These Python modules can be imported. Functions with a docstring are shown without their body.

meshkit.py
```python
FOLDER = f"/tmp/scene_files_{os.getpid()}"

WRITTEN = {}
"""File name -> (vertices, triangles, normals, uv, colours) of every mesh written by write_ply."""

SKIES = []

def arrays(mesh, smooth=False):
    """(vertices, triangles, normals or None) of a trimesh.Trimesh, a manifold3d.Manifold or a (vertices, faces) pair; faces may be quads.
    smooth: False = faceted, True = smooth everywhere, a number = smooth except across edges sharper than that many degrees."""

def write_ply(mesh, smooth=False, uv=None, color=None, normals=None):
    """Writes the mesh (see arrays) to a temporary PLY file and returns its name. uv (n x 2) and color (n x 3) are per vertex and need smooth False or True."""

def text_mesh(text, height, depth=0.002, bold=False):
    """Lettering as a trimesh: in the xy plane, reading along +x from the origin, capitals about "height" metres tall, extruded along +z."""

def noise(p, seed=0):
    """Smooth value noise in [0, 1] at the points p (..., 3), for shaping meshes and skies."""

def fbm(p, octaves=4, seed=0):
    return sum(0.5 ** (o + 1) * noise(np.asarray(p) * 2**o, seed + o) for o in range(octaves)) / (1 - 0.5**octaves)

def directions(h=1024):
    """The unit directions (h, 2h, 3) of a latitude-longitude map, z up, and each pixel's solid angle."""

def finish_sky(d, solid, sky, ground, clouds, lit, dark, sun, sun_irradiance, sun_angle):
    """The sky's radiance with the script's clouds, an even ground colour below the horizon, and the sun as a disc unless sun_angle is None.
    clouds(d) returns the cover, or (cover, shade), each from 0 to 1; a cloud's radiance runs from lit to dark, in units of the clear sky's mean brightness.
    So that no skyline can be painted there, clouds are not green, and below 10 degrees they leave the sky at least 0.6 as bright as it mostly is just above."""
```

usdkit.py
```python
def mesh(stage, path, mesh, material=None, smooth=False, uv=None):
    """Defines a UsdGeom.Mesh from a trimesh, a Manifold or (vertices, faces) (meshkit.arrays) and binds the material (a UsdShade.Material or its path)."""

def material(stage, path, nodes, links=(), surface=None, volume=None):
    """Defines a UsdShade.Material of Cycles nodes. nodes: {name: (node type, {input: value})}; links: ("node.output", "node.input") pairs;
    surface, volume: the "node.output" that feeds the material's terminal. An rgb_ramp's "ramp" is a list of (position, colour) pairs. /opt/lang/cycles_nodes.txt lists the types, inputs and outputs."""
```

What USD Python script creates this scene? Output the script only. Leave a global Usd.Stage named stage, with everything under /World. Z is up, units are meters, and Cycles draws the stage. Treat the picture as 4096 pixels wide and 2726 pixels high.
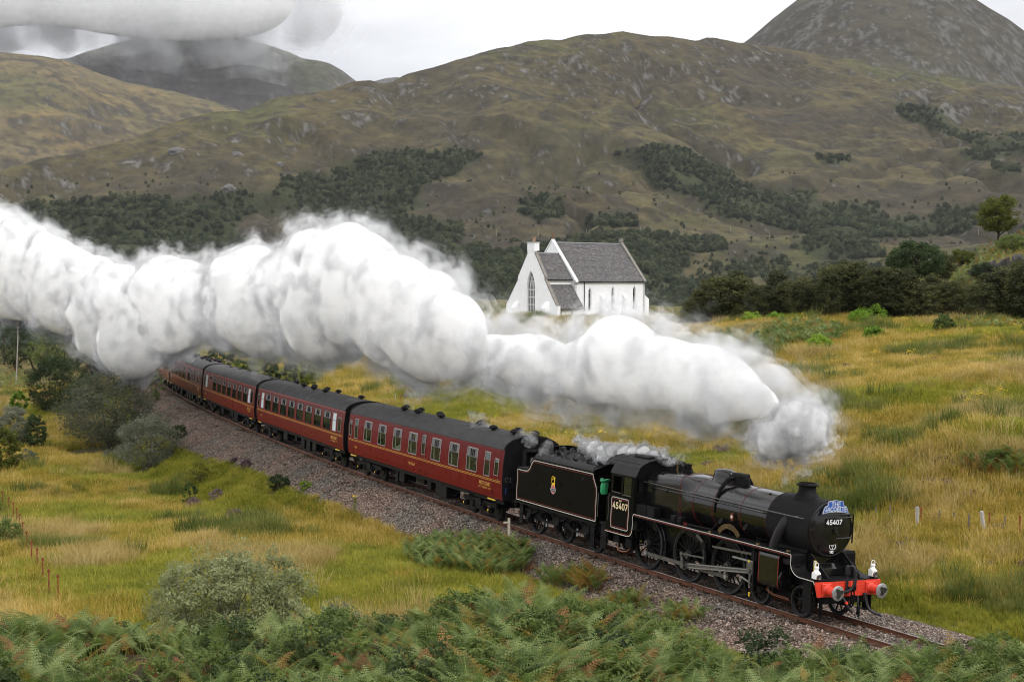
import math, random
import numpy as np, trimesh, usdkit, meshkit
import manifold3d as m3
from shapely.geometry import Polygon, Point, LineString, box as sbox
from shapely import affinity, union_all, contains_xy
from scipy.spatial import cKDTree
from scipy.ndimage import gaussian_filter
from pxr import Usd, UsdGeom, UsdLux, UsdShade, Gf, Sdf, Vt

stage = Usd.Stage.CreateInMemory()
UsdGeom.SetStageUpAxis(stage, 'Z')
UsdGeom.SetStageMetersPerUnit(stage, 1.0)
stage.SetDefaultPrim(UsdGeom.Xform.Define(stage, '/World').GetPrim())
UsdGeom.Scope.Define(stage, '/World/Looks')

# ---------------------------------------------------------------- camera, sky, sun, exposure
CAM = np.array([33.28, -30.18, 10.38])
YAW, PITCH, FPX = 2.63445, -0.04062, 5788.86           # focal length in pixels of the 4096 px wide photograph
SKY_STRENGTH, SUN_INTENSITY, EXPOSURE = 0.12, 0.40, 0.35
SUN_EL, SUN_AZ = math.radians(46), math.radians(14)    # azimuth measured from +x towards +y
FW = np.array([math.cos(YAW) * math.cos(PITCH), math.sin(YAW) * math.cos(PITCH), math.sin(PITCH)])
RT = np.array([math.sin(YAW), -math.cos(YAW), 0.0])
UP = np.cross(RT, FW)

camera = UsdGeom.Camera.Define(stage, '/World/camera')
camera.CreateHorizontalApertureAttr(36.0)
camera.CreateVerticalApertureAttr(36.0 * 681 / 1024)
camera.CreateFocalLengthAttr(36.0 * FPX / 4096)
camera.CreateClippingRangeAttr(Gf.Vec2f(0.1, 60000.0))
camera.CreateExposureAttr(EXPOSURE)
camera.AddTransformOp().Set(Gf.Matrix4d(*RT, 0, *UP, 0, *(-FW), 0, *CAM, 1))


def mat(name, nodes, links=(), surface=None, volume=None):
    return usdkit.material(stage, '/World/Looks/' + name, nodes, links, surface, volume)


sun_dir = np.array([math.cos(SUN_EL) * math.cos(SUN_AZ), math.cos(SUN_EL) * math.sin(SUN_AZ), math.sin(SUN_EL)])
sky_mat = mat('sky_air', {
    's': ('sky_texture', {'sky_type': 'single_scattering', 'sun_disc': False, 'sun_elevation': SUN_EL, 'sun_rotation': math.atan2(sun_dir[0], sun_dir[1])}),
    'tc': ('texture_coordinate', {}), 'xyz': ('separate_xyz', {}),
    # an overcast sky: dimmer at the horizon, two to three times brighter overhead
    'ov': ('rgb_ramp', {'ramp': [(0, (.40, .402, .41)), (.5, (.40, .402, .41)), (.54, (.42, .422, .43)), (.6, (.56, .56, .568)), (.75, (.82, .82, .83)), (1, (1, 1, 1.0))]}),
    'mz': ('math', {'math_type': 'multiply_add', 'value2': .5, 'value3': .5}),
    'big': ('mix_color', {'blend_type': 'multiply', 'fac': 1.0, 'b': (14.0, 14.0, 14.0), 'use_clamp': False}),
    'mp': ('mapping', {'scale': (1.6, 1.6, 5.0), 'location': (2.1, .7, .1)}),
    'n': ('noise_texture', {'scale': 2.0, 'detail': 5, 'roughness': .5}),
    'nr': ('rgb_ramp', {'ramp': [(0, (.66, .66, .675)), (.38, (.69, .69, .705)), (.60, (1.0, 1.0, 1.0)), (1, (1.06, 1.06, 1.06))]}),
    'cl': ('mix_color', {'blend_type': 'multiply', 'fac': 1.0, 'use_clamp': False}),
    'mx': ('mix_color', {'fac': .93, 'use_clamp': False}),
    'b': ('background_shader', {'strength': SKY_STRENGTH})},
    [('tc.generated', 'xyz.vector'), ('xyz.z', 'mz.value1'), ('mz.value', 'ov.fac'), ('ov.color', 'big.a'), ('tc.generated', 'mp.vector'), ('mp.vector', 'n.vector'), ('n.fac', 'nr.fac'),
     ('big.result', 'cl.a'), ('nr.color', 'cl.b'), ('s.color', 'mx.a'), ('cl.result', 'mx.b'), ('mx.result', 'b.color')], surface='b.background')
sky = UsdLux.DomeLight.Define(stage, '/World/sky')
UsdShade.MaterialBindingAPI.Apply(sky.GetPrim()).Bind(sky_mat)
sun = UsdLux.DistantLight.Define(stage, '/World/sun')
sun.CreateIntensityAttr(SUN_INTENSITY); sun.CreateAngleAttr(20.0); sun.CreateNormalizeAttr(True)
sun.CreateColorAttr(Gf.Vec3f(1.0, .97, .93))
_z = sun_dir; _x = np.cross([0, 0, 1.0], _z); _x /= np.linalg.norm(_x); _y = np.cross(_z, _x)
sun.AddTransformOp().Set(Gf.Matrix4d(*_x, 0, *_y, 0, *_z, 0, 0, 0, 0, 1))

# ---------------------------------------------------------------- projection between the photograph (2356 px wide frame) and the world
K = 4096 / 2356.0


def ray(u, v):
    d = FW + RT * ((u * K - 2048) / FPX) - UP * ((v * K - 1363) / FPX)
    return d / np.linalg.norm(d)


def to_uv(P):
    d = np.asarray(P, float) - CAM
    zc = np.maximum(d @ FW, .1)
    return (2048 + FPX * (d @ RT) / zc) / K, (1363 - FPX * (d @ UP) / zc) / K


def az_of(u):
    return YAW - math.atan((u * K - 2048) / FPX)


def elev(u, v):
    """Height gained per metre of horizontal distance along the ray."""
    d = ray(u, v)
    return d[2] / math.hypot(d[0], d[1])


# ---------------------------------------------------------------- scene helpers
used = {}


def numbered(parent, name):
    k = (parent, name)
    n = used.get(k, 0); used[k] = n + 1
    return f'{parent}/{name}' + (f'_{n:03d}' if n else '')


def tag(prim, label=None, cat=None, group=None, kind=None):
    prim = prim.GetPrim() if hasattr(prim, 'GetPrim') else prim
    for k, val in (('label', label), ('category', cat), ('group', group), ('kind', kind)):
        if val: prim.SetCustomDataByKey(k, val)
    return prim


def matrix(loc=(0, 0, 0), rz=0.0, scale=1.0, tilt=None):
    s = (scale,) * 3 if np.isscalar(scale) else scale
    m = trimesh.transformations.rotation_matrix(rz, [0, 0, 1])
    if tilt is not None: m = m @ trimesh.transformations.rotation_matrix(tilt[0], tilt[1])
    m = m @ np.diag([*s, 1.0])
    m[:3, 3] = loc
    return m


def thing(name, label, cat, m=None, group=None, kind=None):
    x = UsdGeom.Xform.Define(stage, numbered('/World', name))
    x.AddTransformOp().Set(Gf.Matrix4d(*(np.eye(4) if m is None else m).T.ravel()))
    return tag(x, label, cat, group, kind)


def obj(name, mesh, material, parent=None, smooth=False, tint=None):
    pp = '/World' if parent is None else str(parent.GetPath())
    if isinstance(mesh, MB): mesh = mesh.mesh()
    m = usdkit.mesh(stage, numbered(pp, name), mesh, material, smooth)
    if tint is not None:
        UsdGeom.PrimvarsAPI(m).CreatePrimvar('tint', Sdf.ValueTypeNames.Float3Array, 'vertex').Set(Vt.Vec3fArray.FromNumpy(np.asarray(tint, np.float32)))
    return m.GetPrim()


def copy_of(root, m, label=None, group=None, cat=None, name=None):
    was = root.GetCustomData()
    r = thing(name or str(root.GetName()).rstrip('0123456789').rstrip('_'), label or was['label'], cat or was['category'], m, group or was.get('group'))
    r.GetReferences().AddInternalReference(root.GetPath())
    r.SetInstanceable(True)
    return r


def scatter(name, protos, pos, idx, quats=None, scales=None, label=None, cat=None, kind='stuff', parent=None):
    """protos: list of (mesh, material, smooth). One PointInstancer."""
    pi = UsdGeom.PointInstancer.Define(stage, numbered('/World' if parent is None else str(parent.GetPath()), name))
    paths = []
    for k, (me, ma, sm) in enumerate(protos):
        pth = f'{pi.GetPath()}/kinds/{name}_{k:03d}'
        usdkit.mesh(stage, pth, me.mesh() if isinstance(me, MB) else me, ma, sm); paths.append(Sdf.Path(pth))
    pi.CreatePrototypesRel().SetTargets(paths)
    pi.CreatePositionsAttr(Vt.Vec3fArray.FromNumpy(np.asarray(pos, np.float32)))
    pi.CreateProtoIndicesAttr(Vt.IntArray.FromNumpy(np.asarray(idx, np.int32)))
    if quats is not None:   # rows w, x, y, z
        q = np.asarray(quats, np.float32)
        pi.CreateOrientationsfAttr(Vt.QuatfArray.FromNumpy(np.ascontiguousarray(q[:, [1, 2, 3, 0]]))) if hasattr(pi, 'CreateOrientationsfAttr') and hasattr(Vt.QuatfArray, 'FromNumpy') else pi.CreateOrientationsAttr(Vt.QuathArray([Gf.Quath(*map(float, x)) for x in q]))
    if scales is not None:
        s = np.asarray(scales, np.float32)
        pi.CreateScalesAttr(Vt.Vec3fArray.FromNumpy(np.repeat(s[:, None], 3, 1) if s.ndim == 1 else s))
    return tag(pi, label, cat, None, kind)


def quat_z(a):
    a = np.asarray(a); z = np.zeros_like(a)
    return np.stack([np.cos(a / 2), z, z, np.sin(a / 2)], 1)


def quat_tilt(a, ax, tl):
    """Turn about z by a, then lean by tl about the horizontal axis at azimuth ax."""
    c, s = np.cos(tl / 2), np.sin(tl / 2)
    w1, x1, y1, z1 = c, s * np.cos(ax), s * np.sin(ax), np.zeros_like(a)
    w2, z2 = np.cos(a / 2), np.sin(a / 2)
    return np.stack([w1 * w2 - z1 * z2, x1 * w2 + y1 * z2, y1 * w2 - x1 * z2, w1 * z2 + z1 * w2], 1)


def quat_any(rng, n):
    q = rng.normal(size=(n, 4)); return q / np.linalg.norm(q, axis=1)[:, None]


class MB:
    """Collects simple shapes that become one mesh."""

    def __init__(self): self.m = []

    def add(self, t):
        if t is not None: self.m.append(t)
        return self

    def mesh(self): return trimesh.util.concatenate(self.m)

    def box(self, x0, x1, y0, y1, z0, z1, M=None):
        b = trimesh.creation.box([abs(x1 - x0), abs(y1 - y0), abs(z1 - z0)])
        b.apply_translation([(x0 + x1) / 2, (y0 + y1) / 2, (z0 + z1) / 2])
        if M is not None: b.apply_transform(M)
        return self.add(b)

    def rbox(self, x0, x1, y0, y1, z0, z1, r=.02):
        """A box with chamfered edges."""
        x0, x1 = sorted((x0, x1)); y0, y1 = sorted((y0, y1)); z0, z1 = sorted((z0, z1))
        p = []
        for sx, ex in ((x0, r), (x1, -r)):
            for sy, ey in ((y0, r), (y1, -r)):
                for sz, ez in ((z0, r), (z1, -r)):
                    p += [(sx, sy + ey, sz + ez), (sx + ex, sy, sz + ez), (sx + ex, sy + ey, sz)]
        return self.add(trimesh.convex.convex_hull(np.array(p)))

    def cyl(self, a, b, r, n=12, r1=None):
        return self.tube([a, b], [r, r if r1 is None else r1], n)

    def tube(self, pts, r, n=8, cap=True):
        p = np.asarray(pts, float); k = len(p)
        r = np.broadcast_to(np.asarray(r, float), (k,))
        t = np.gradient(p, axis=0); t /= np.linalg.norm(t, axis=1)[:, None] + 1e-12
        ref = np.array([0, 0, 1.0]) if abs(t[0, 2]) < .9 else np.array([1.0, 0, 0])
        a = np.cross(t, ref); a /= np.linalg.norm(a, axis=1)[:, None] + 1e-12
        b = np.cross(t, a)
        g = np.arange(n) * 2 * np.pi / n
        v = (p[:, None] + r[:, None, None] * (np.cos(g)[None, :, None] * a[:, None] + np.sin(g)[None, :, None] * b[:, None])).reshape(-1, 3)
        f = []
        for i in range(k - 1):
            for j in range(n):
                q0, q1, q2, q3 = i * n + j, i * n + (j + 1) % n, (i + 1) * n + (j + 1) % n, (i + 1) * n + j
                f += [(q0, q2, q1), (q0, q3, q2)]
        if cap:
            c0, c1 = len(v), len(v) + 1
            v = np.vstack([v, p[0], p[-1]])
            for j in range(n):
                f += [(c0, j, (j + 1) % n), (c1, (k - 1) * n + (j + 1) % n, (k - 1) * n + j)]
        return self.add(trimesh.Trimesh(v, f, process=False))

    def lathe(self, prof, M=None, n=32):
        """prof: (radius, height) pairs; turned about z, then moved by M."""
        p = np.asarray(prof, float); k = len(p); g = np.arange(n) * 2 * np.pi / n
        v = np.stack([p[:, :1] * np.cos(g), p[:, :1] * np.sin(g), np.repeat(p[:, 1:], n, 1)], -1).reshape(-1, 3)
        i, j = np.meshgrid(np.arange(k - 1), np.arange(n), indexing='ij')
        a, b, c, d = i * n + j, i * n + (j + 1) % n, (i + 1) * n + (j + 1) % n, (i + 1) * n + j
        f = np.concatenate([np.stack([a, b, c], -1).reshape(-1, 3), np.stack([a, c, d], -1).reshape(-1, 3)])
        t = trimesh.Trimesh(v, f, process=False)
        if M is not None: t.apply_transform(M)
        return self.add(t)

    def poly(self, shape, depth, M=None):
        """A shapely shape in xy, pushed along +z by depth, then moved by M."""
        for g in getattr(shape, 'geoms', [shape]):
            if g.is_empty or g.area < 1e-7: continue
            t = trimesh.creation.extrude_polygon(g, depth, engine='earcut')
            if M is not None: t.apply_transform(M)
            self.add(t)
        return self

    def side(self, pts, y0, y1):
        """An outline in xz, pushed across from y0 to y1."""
        g = pts if hasattr(pts, 'area') else Polygon(pts)
        return self.poly(g, abs(y1 - y0), frame([1, 0, 0], [0, 0, 1], [0, -1, 0], [0, max(y0, y1), 0]))

    def front(self, pts, x0, x1):
        """An outline in yz, pushed along from x0 to x1."""
        g = pts if hasattr(pts, 'area') else Polygon(pts)
        return self.poly(g, abs(x1 - x0), frame([0, 1, 0], [0, 0, 1], [1, 0, 0], [min(x0, x1), 0, 0]))

    def plan(self, pts, z0, z1):
        g = pts if hasattr(pts, 'area') else Polygon(pts)
        return self.poly(g, abs(z1 - z0), frame([1, 0, 0], [0, 1, 0], [0, 0, 1], [0, 0, min(z0, z1)]))

    def text(self, s, h, M, depth=.004, bold=True, stretch=1.0, mid=True):
        t = meshkit.text_mesh(s, h, depth, bold)
        if mid: t.apply_translation([-t.bounds[:, 0].mean(), 0, 0])
        t.apply_scale([stretch, 1, 1]); t.apply_transform(M)
        return self.add(t)


def frame(ex, ey, ez, o):
    m = np.eye(4); m[:3, 0], m[:3, 1], m[:3, 2], m[:3, 3] = ex, ey, ez, o
    return m


def smooth01(a, b, x):
    t = np.clip((np.asarray(x, float) - a) / (b - a), 0, 1)
    return t * t * (3 - 2 * t)


def smax(a, b, k):
    h = np.clip(.5 + .5 * (a - b) / k, 0, 1)
    return b + (a - b) * h + k * h * (1 - h)


def fbm2(x, y, scale, octaves=4, seed=0):
    return meshkit.fbm(np.stack([np.asarray(x) / scale + 300, np.asarray(y) / scale + 300, np.full(np.shape(x), .37)], -1), octaves, seed)
# ---------------------------------------------------------------- the railway line as a curve (distance s back from the engine's buffer beam)
K0, K1, CANT, SLEEPER_TOP = -0.0019856, 7.5265e-06, 0.05485, -0.16
_s = np.arange(-70, 300.01, .25)
_th = K0 * _s + .5 * K1 * _s ** 2
_i0 = int(np.argmin(abs(_s)))
_X = -np.concatenate([[0], np.cumsum((np.cos(_th[1:]) + np.cos(_th[:-1])) / 2 * .25)]); _X -= _X[_i0]
_Y = -np.concatenate([[0], np.cumsum((np.sin(_th[1:]) + np.sin(_th[:-1])) / 2 * .25)]); _Y -= _Y[_i0]
_track_tree = cKDTree(np.stack([_X, _Y], 1))


def track_matrix(s, canted=True):
    th = np.interp(s, _s, _th); x, y = np.interp(s, _s, _X), np.interp(s, _s, _Y)
    m = trimesh.transformations.rotation_matrix(th, [0, 0, 1])
    if canted: m = m @ trimesh.transformations.rotation_matrix(-CANT, [1, 0, 0])
    m[:3, 3] = [x, y, 0]
    return m


def track_xy(s, t):
    th = np.interp(s, _s, _th)
    return np.interp(s, _s, _X) - np.sin(th) * t, np.interp(s, _s, _Y) + np.cos(th) * t


def to_st(x, y):
    x, y = np.asarray(x, float), np.asarray(y, float)
    _, i = _track_tree.query(np.stack([x.ravel(), y.ravel()], 1))
    s, th = _s[i], _th[i]
    dx, dy = x.ravel() - _X[i], y.ravel() - _Y[i]
    along = dx * np.cos(th) + dy * np.sin(th)
    t = -dx * np.sin(th) + dy * np.cos(th)
    return (s - along).reshape(x.shape), t.reshape(x.shape)


LOCH_Z = -26.0


def foreground_z(x, y):
    dc = np.hypot(x - CAM[0], y - CAM[1])
    a = (math.pi * 3 + np.arctan2(y - CAM[1], x - CAM[0]) - YAW) % (2 * math.pi) - math.pi     # + to the left of the view
    z = np.interp(dc, [0, 3, 6, 10, 18, 24, 28, 33, 42, 60], [8.75, 8.6, 7.6, 5.3, 3.35, 3.2, 3.1, .7, -3.8, -9])
    z = z + .5 * (fbm2(x, y, 5.0, 3, 5) - .5) + np.interp(a, [-.36, -.255, -.155, -.02, .08, .33], [-.12, -.40, -.35, .45, .10, .30])
    back = np.cos(a)
    return np.where(back > .2, z, np.maximum(z, 8.4 + .12 * dc * (.2 - back)))


def on_ray(u, v, dist):
    d = ray(u, v); return CAM + d * dist / math.hypot(d[0], d[1])


CHURCH = on_ray(1322, 735, 190.0)     # the near corner of the church's nave
MOUNDS = []      # x, y, height, radius: hummocks in the field


def ground_z(x, y):
    x, y = np.asarray(x, float), np.asarray(y, float)
    s, t = to_st(x, y)
    rough = fbm2(x, y, 14.0, 4, 1) - .5
    fine = fbm2(x, y, 2.6, 3, 2) - .5
    # the camera side of the line: an embankment down to the meadow
    low = -.85 - 2.5 * smooth01(14, 58, s) + .7 * rough * smooth01(6, 14, -t) - 1.5 * smooth01(15, 60, -t) * smooth01(20, 60, s)
    bank = -.30 - np.maximum(-t - 2.15, 0) / (1.75 + .35 * rough)
    left = smax(low, bank, .5)
    # the far side: a shallow ditch, then the field rising to a crest and falling away to the loch
    field = np.interp(t, [2.2, 4.2, 8, 12, 22, 32, 50, 66, 82, 96, 125, 200, 420], [-.33, -.75, -.2, .25, 1.2, 2.3, 4.5, 6.1, 6.25, 5.0, -2, -16, -27])
    field = field + 2.3 * rough * smooth01(7, 20, t) + .6 * fine * smooth01(3, 6, t)
    for mx, my, mh, mr in MOUNDS:
        field = field + mh * np.exp(-((x - mx) ** 2 + (y - my) ** 2) / mr ** 2)
    field = field + 30 * np.exp(-(((x + 107) / 30) ** 2 + ((y - 158) / 33) ** 2)) * (1 + .5 * rough)
    pad = np.exp(-(np.maximum(np.hypot(x - CHURCH[0] + 2, y - CHURCH[1] - 4) - 13, 0) / 9) ** 2)
    field = field * (1 - pad) + (CHURCH[2] - .05 + .3 * rough) * pad
    z = np.where(t < 0, left + .3 * fine * smooth01(3.5, 6, -t), field)
    core = smooth01(2.3, 1.6, abs(t))
    z = z * (1 - core) + (SLEEPER_TOP - .05 - np.sin(CANT) * t) * core
    fg = foreground_z(x, y)
    z = np.where((t < -1.5) | (np.hypot(x - CAM[0], y - CAM[1]) < 14), smax(z, fg, .5 * smooth01(1.5, 4, abs(t)) + .01), z)
    # far out everything sinks under the loch
    far = np.hypot(x - CAM[0], y - CAM[1])
    return z * (1 - smooth01(330, 520, far)) + (LOCH_Z - 3) * smooth01(330, 520, far)


def hit(u, v, zfun=None, r0=6.0, r1=520.0, lift=0.0, n=2600):
    """Where the line of sight through a photograph pixel meets the ground."""
    d = ray(u, v); r = np.geomspace(r0, r1, n)
    P = CAM + d * r[:, None]
    g = (zfun or ground_z)(P[:, 0], P[:, 1]) + lift - P[:, 2]
    k = np.nonzero(g > 0)[0]
    if not len(k): return None
    i = max(k[0], 1); w = g[i - 1] / (g[i - 1] - g[i])
    return P[i - 1] * (1 - w) + P[i] * w


for u, v, h, r in ((2260, 1075, 1.5, 6.0), (2330, 1110, 1.6, 5.0), (2180, 900, .9, 7.0), (2000, 960, .7, 6.0), (1800, 1010, .5, 5.0), (1930, 1110, .5, 6.0), (2330, 930, 1.0, 9.0), (1700, 770, .8, 10.0), (1290, 900, .5, 8.0)):
    p = hit(u, v); MOUNDS.append((p[0], p[1], h, r))


# ---------------------------------------------------------------- terrain materials
def tinted(name, scale, contrast, rough=.95, bump=0.0, bscale=1.0, extra=None):
    """Colour comes from the mesh's tint; a noise breaks it up."""
    nodes = {'a': ('attribute', {'attribute': 'tint'}), 'g': ('geometry', {}),
             'n': ('noise_texture', {'scale': scale, 'detail': 6, 'roughness': .62}),
             'r': ('map_range', {'from_min': .28, 'from_max': .72, 'to_min': 1 - contrast, 'to_max': 1 + contrast}),
             'm': ('vector_math', {'math_type': 'scale'}),
             'p': ('principled_bsdf', {'roughness': rough, 'specular_ior_level': .15})}
    links = [('g.position', 'n.vector'), ('n.fac', 'r.value'), ('a.color', 'm.vector1'), ('r.result', 'm.scale'), ('m.vector', 'p.base_color')]
    if bump:
        nodes |= {'bn': ('noise_texture', {'scale': bscale, 'detail': 6, 'roughness': .65}), 'b': ('bump', {'strength': 1.0, 'distance': bump})}
        links += [('g.position', 'bn.vector'), ('bn.fac', 'b.height'), ('b.normal', 'p.normal')]
    return mat(name, nodes, links, surface='p.BSDF')


ground_mat = tinted('meadow_soil', 1.7, .45, bump=.15, bscale=3.0)
hill_mat = tinted('hill_turf', .035, .38, bump=5.0, bscale=.045)
far_mat = tinted('far_hill_turf', .02, .3, bump=12.0, bscale=.02)


def sheet(a, r, zf):
    """A grid in azimuth and distance round the viewpoint: fine nearby, coarse far away."""
    A, R = np.meshgrid(a, r, indexing='ij')
    x, y = CAM[0] + R * np.cos(A), CAM[1] + R * np.sin(A)
    z = zf(x, y)
    n, m = len(a), len(r)
    i, j = np.meshgrid(np.arange(n - 1), np.arange(m - 1), indexing='ij')
    q = np.stack([i * m + j, i * m + j + 1, (i + 1) * m + j + 1, (i + 1) * m + j], -1).reshape(-1, 4)
    f = np.concatenate([q[:, [0, 1, 2]], q[:, [0, 2, 3]]])
    return np.stack([x, y, z], -1).reshape(-1, 3), f


def normals_z(v, f):
    fn = np.cross(v[f[:, 1]] - v[f[:, 0]], v[f[:, 2]] - v[f[:, 0]])
    n = np.zeros_like(v)
    for k in range(3):
        np.add.at(n, f[:, k], fn)
    return abs(n[:, 2]) / (np.linalg.norm(n, axis=1) + 1e-9)


def mixc(c, d, w): return c * (1 - w[:, None]) + np.asarray(d) * w[:, None]


# ---------------------------------------------------------------- near ground
fine_a = np.linspace(YAW - .40, YAW + .40, 360)
aa = np.concatenate([np.linspace(YAW - math.pi, YAW - .42, 60), fine_a, np.linspace(YAW + .42, YAW + math.pi, 60)])
rr = np.concatenate([[.5, 1.5, 3, 5], np.geomspace(7, 520, 430), [700, 1200, 3000, 9000, 26000]])
gv, gf = sheet(aa, rr, ground_z)
gs, gt = to_st(gv[:, 0], gv[:, 1])


def ground_tint(x, y, s, t):
    n1, n2 = fbm2(x, y, 9, 4, 11), fbm2(x, y, 3.2, 3, 12)
    c = np.tile(np.array([.105, .085, .024]), (len(x), 1))
    c = mixc(c, (.075, .085, .020), smooth01(.42, .62, n1))
    c = mixc(c, (.16, .115, .045), smooth01(.52, .7, n2) * .8)
    c = mixc(c, (.055, .050, .020), smooth01(.5, .36, n2) * .6)
    gravel = smooth01(np.minimum(-3.7 - 2.3 * smooth01(48, 78, s) + 2.3 * smooth01(95, 120, s) - 1.2 * (n1 - .5), -3.6), -3.4, t) * smooth01(4.2, 3.3, t)
    gravel *= (smooth01(-60, -40, s))
    c = mixc(c, (.135, .118, .100), gravel)
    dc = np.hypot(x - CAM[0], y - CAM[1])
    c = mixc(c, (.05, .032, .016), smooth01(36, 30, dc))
    return c, gravel


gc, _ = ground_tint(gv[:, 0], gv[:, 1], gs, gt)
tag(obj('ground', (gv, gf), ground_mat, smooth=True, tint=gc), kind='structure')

# ---------------------------------------------------------------- the loch beyond the crest
water_mat = mat('loch_water', {'g': ('geometry', {}), 'n': ('noise_texture', {'scale': .15, 'detail': 4}), 'b': ('bump', {'strength': .4, 'distance': .4}),
                               'p': ('principled_bsdf', {'base_color': (.035, .045, .05), 'roughness': .12})},
                [('g.position', 'n.vector'), ('n.fac', 'b.height'), ('b.normal', 'p.normal')], surface='p.BSDF')
wv, wf = sheet(np.linspace(YAW - .8, YAW + .8, 40), np.geomspace(220, 2400, 30), lambda x, y: np.full_like(x, LOCH_Z))
tag(obj('water', (wv, wf), water_mat), kind='structure')


# ---------------------------------------------------------------- hills: skyline in the photograph, at a real distance
def pline(pts):
    p = np.array(pts, float)
    az = np.array([az_of(u) for u in p[:, 0]]); el = np.array([elev(u, v) for u, v in p])
    o = np.argsort(az)
    return az[o], el[o]


def polar(x, y):
    dx, dy = x - CAM[0], y - CAM[1]
    return (np.arctan2(dy, dx)) % (2 * math.pi), np.hypot(dx, dy)


MAIN_SKY = pline([(-500, 520), (-120, 425), (0, 372), (90, 350), (170, 341), (250, 322), (330, 300), (420, 278), (490, 264), (565, 262), (600, 248), (640, 230), (700, 218), (760, 213), (815, 192), (850, 186), (905, 190),
                  (940, 172), (1000, 155), (1050, 135), (1100, 119), (1140, 108), (1170, 101), (1215, 90), (1270, 83), (1310, 78), (1350, 74), (1390, 76), (1430, 74), (1470, 80), (1510, 84), (1560, 88), (1620, 91), (1700, 104),
                  (1760, 110), (1830, 118), (1900, 130), (1960, 140), (2000, 152), (2060, 160), (2120, 166), (2200, 178), (2280, 188), (2356, 198), (2500, 215), (2900, 300)])
MAIN_R = (np.array([az_of(u) for u in (2900, 2356, 1800, 1400, 1000, 560, 0, -500)]), np.array([3600, 3550, 3500, 3300, 3050, 2750, 2450, 2400]))


def main_profile(f):
    return np.interp(f, [-.5, 0, .04, .10, .18, .3, .45, .6, .75, .88, .96, 1.0, 1.04, 1.2, 2.0], [-.03, 0, .022, .058, .10, .19, .33, .49, .66, .83, .95, 1.0, .985, .86, .2])


def main_z(x, y):
    a, r = polar(x, y)
    R1 = np.interp(a, *MAIN_R); el = np.interp(a, *MAIN_SKY)
    zr = CAM[2] + el * R1
    wx = 240 * (fbm2(x, y, 900, 3, 20) - .5); wy = 240 * (fbm2(x, y, 900, 3, 21) - .5)
    r0 = 1640 + 60 * np.sin(a * 21)
    f = (r + 160 * (fbm2(x, y, 620, 3, 22) - .5) * smooth01(1650, 2000, r) * smooth01(0, 250, R1 - r) - r0) / (R1 - r0)
    z = LOCH_Z - 2 + (zr - LOCH_Z + 2) * main_profile(f)
    env = smooth01(0, .16, f) * (.25 + .75 * smooth01(1.0, .82, f))
    rid = 1 - abs(2 * fbm2(x + wx, y + wy, 420, 4, 23) - 1) * 2.2
    z = z + env * (50 * (rid - .55) + 34 * (fbm2(x, y, 150, 4, 24) - .5))
    crag = smooth01(.45, .6, fbm2(x + wx, y - wy, 260, 3, 27)) * smooth01(.15, .5, f)
    z = z + (abs(fbm2(x, y, 46, 4, 25) - .5) * 52 - 7) * (crag * .8 + .16) * np.minimum(env * 1.5, 1)
    z = z - 26 * env * smooth01(.10, .0, abs(2 * fbm2(x + wx * .6, y + wy * .6, 300, 3, 31) - 1)) * smooth01(.1, .3, f)     # gullies
    lobe = smooth01(.05, .1, f) * smooth01(.34, .2, f)
    return z + lobe * 26 * (fbm2(x, y, 330, 2, 29) - .45)


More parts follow.
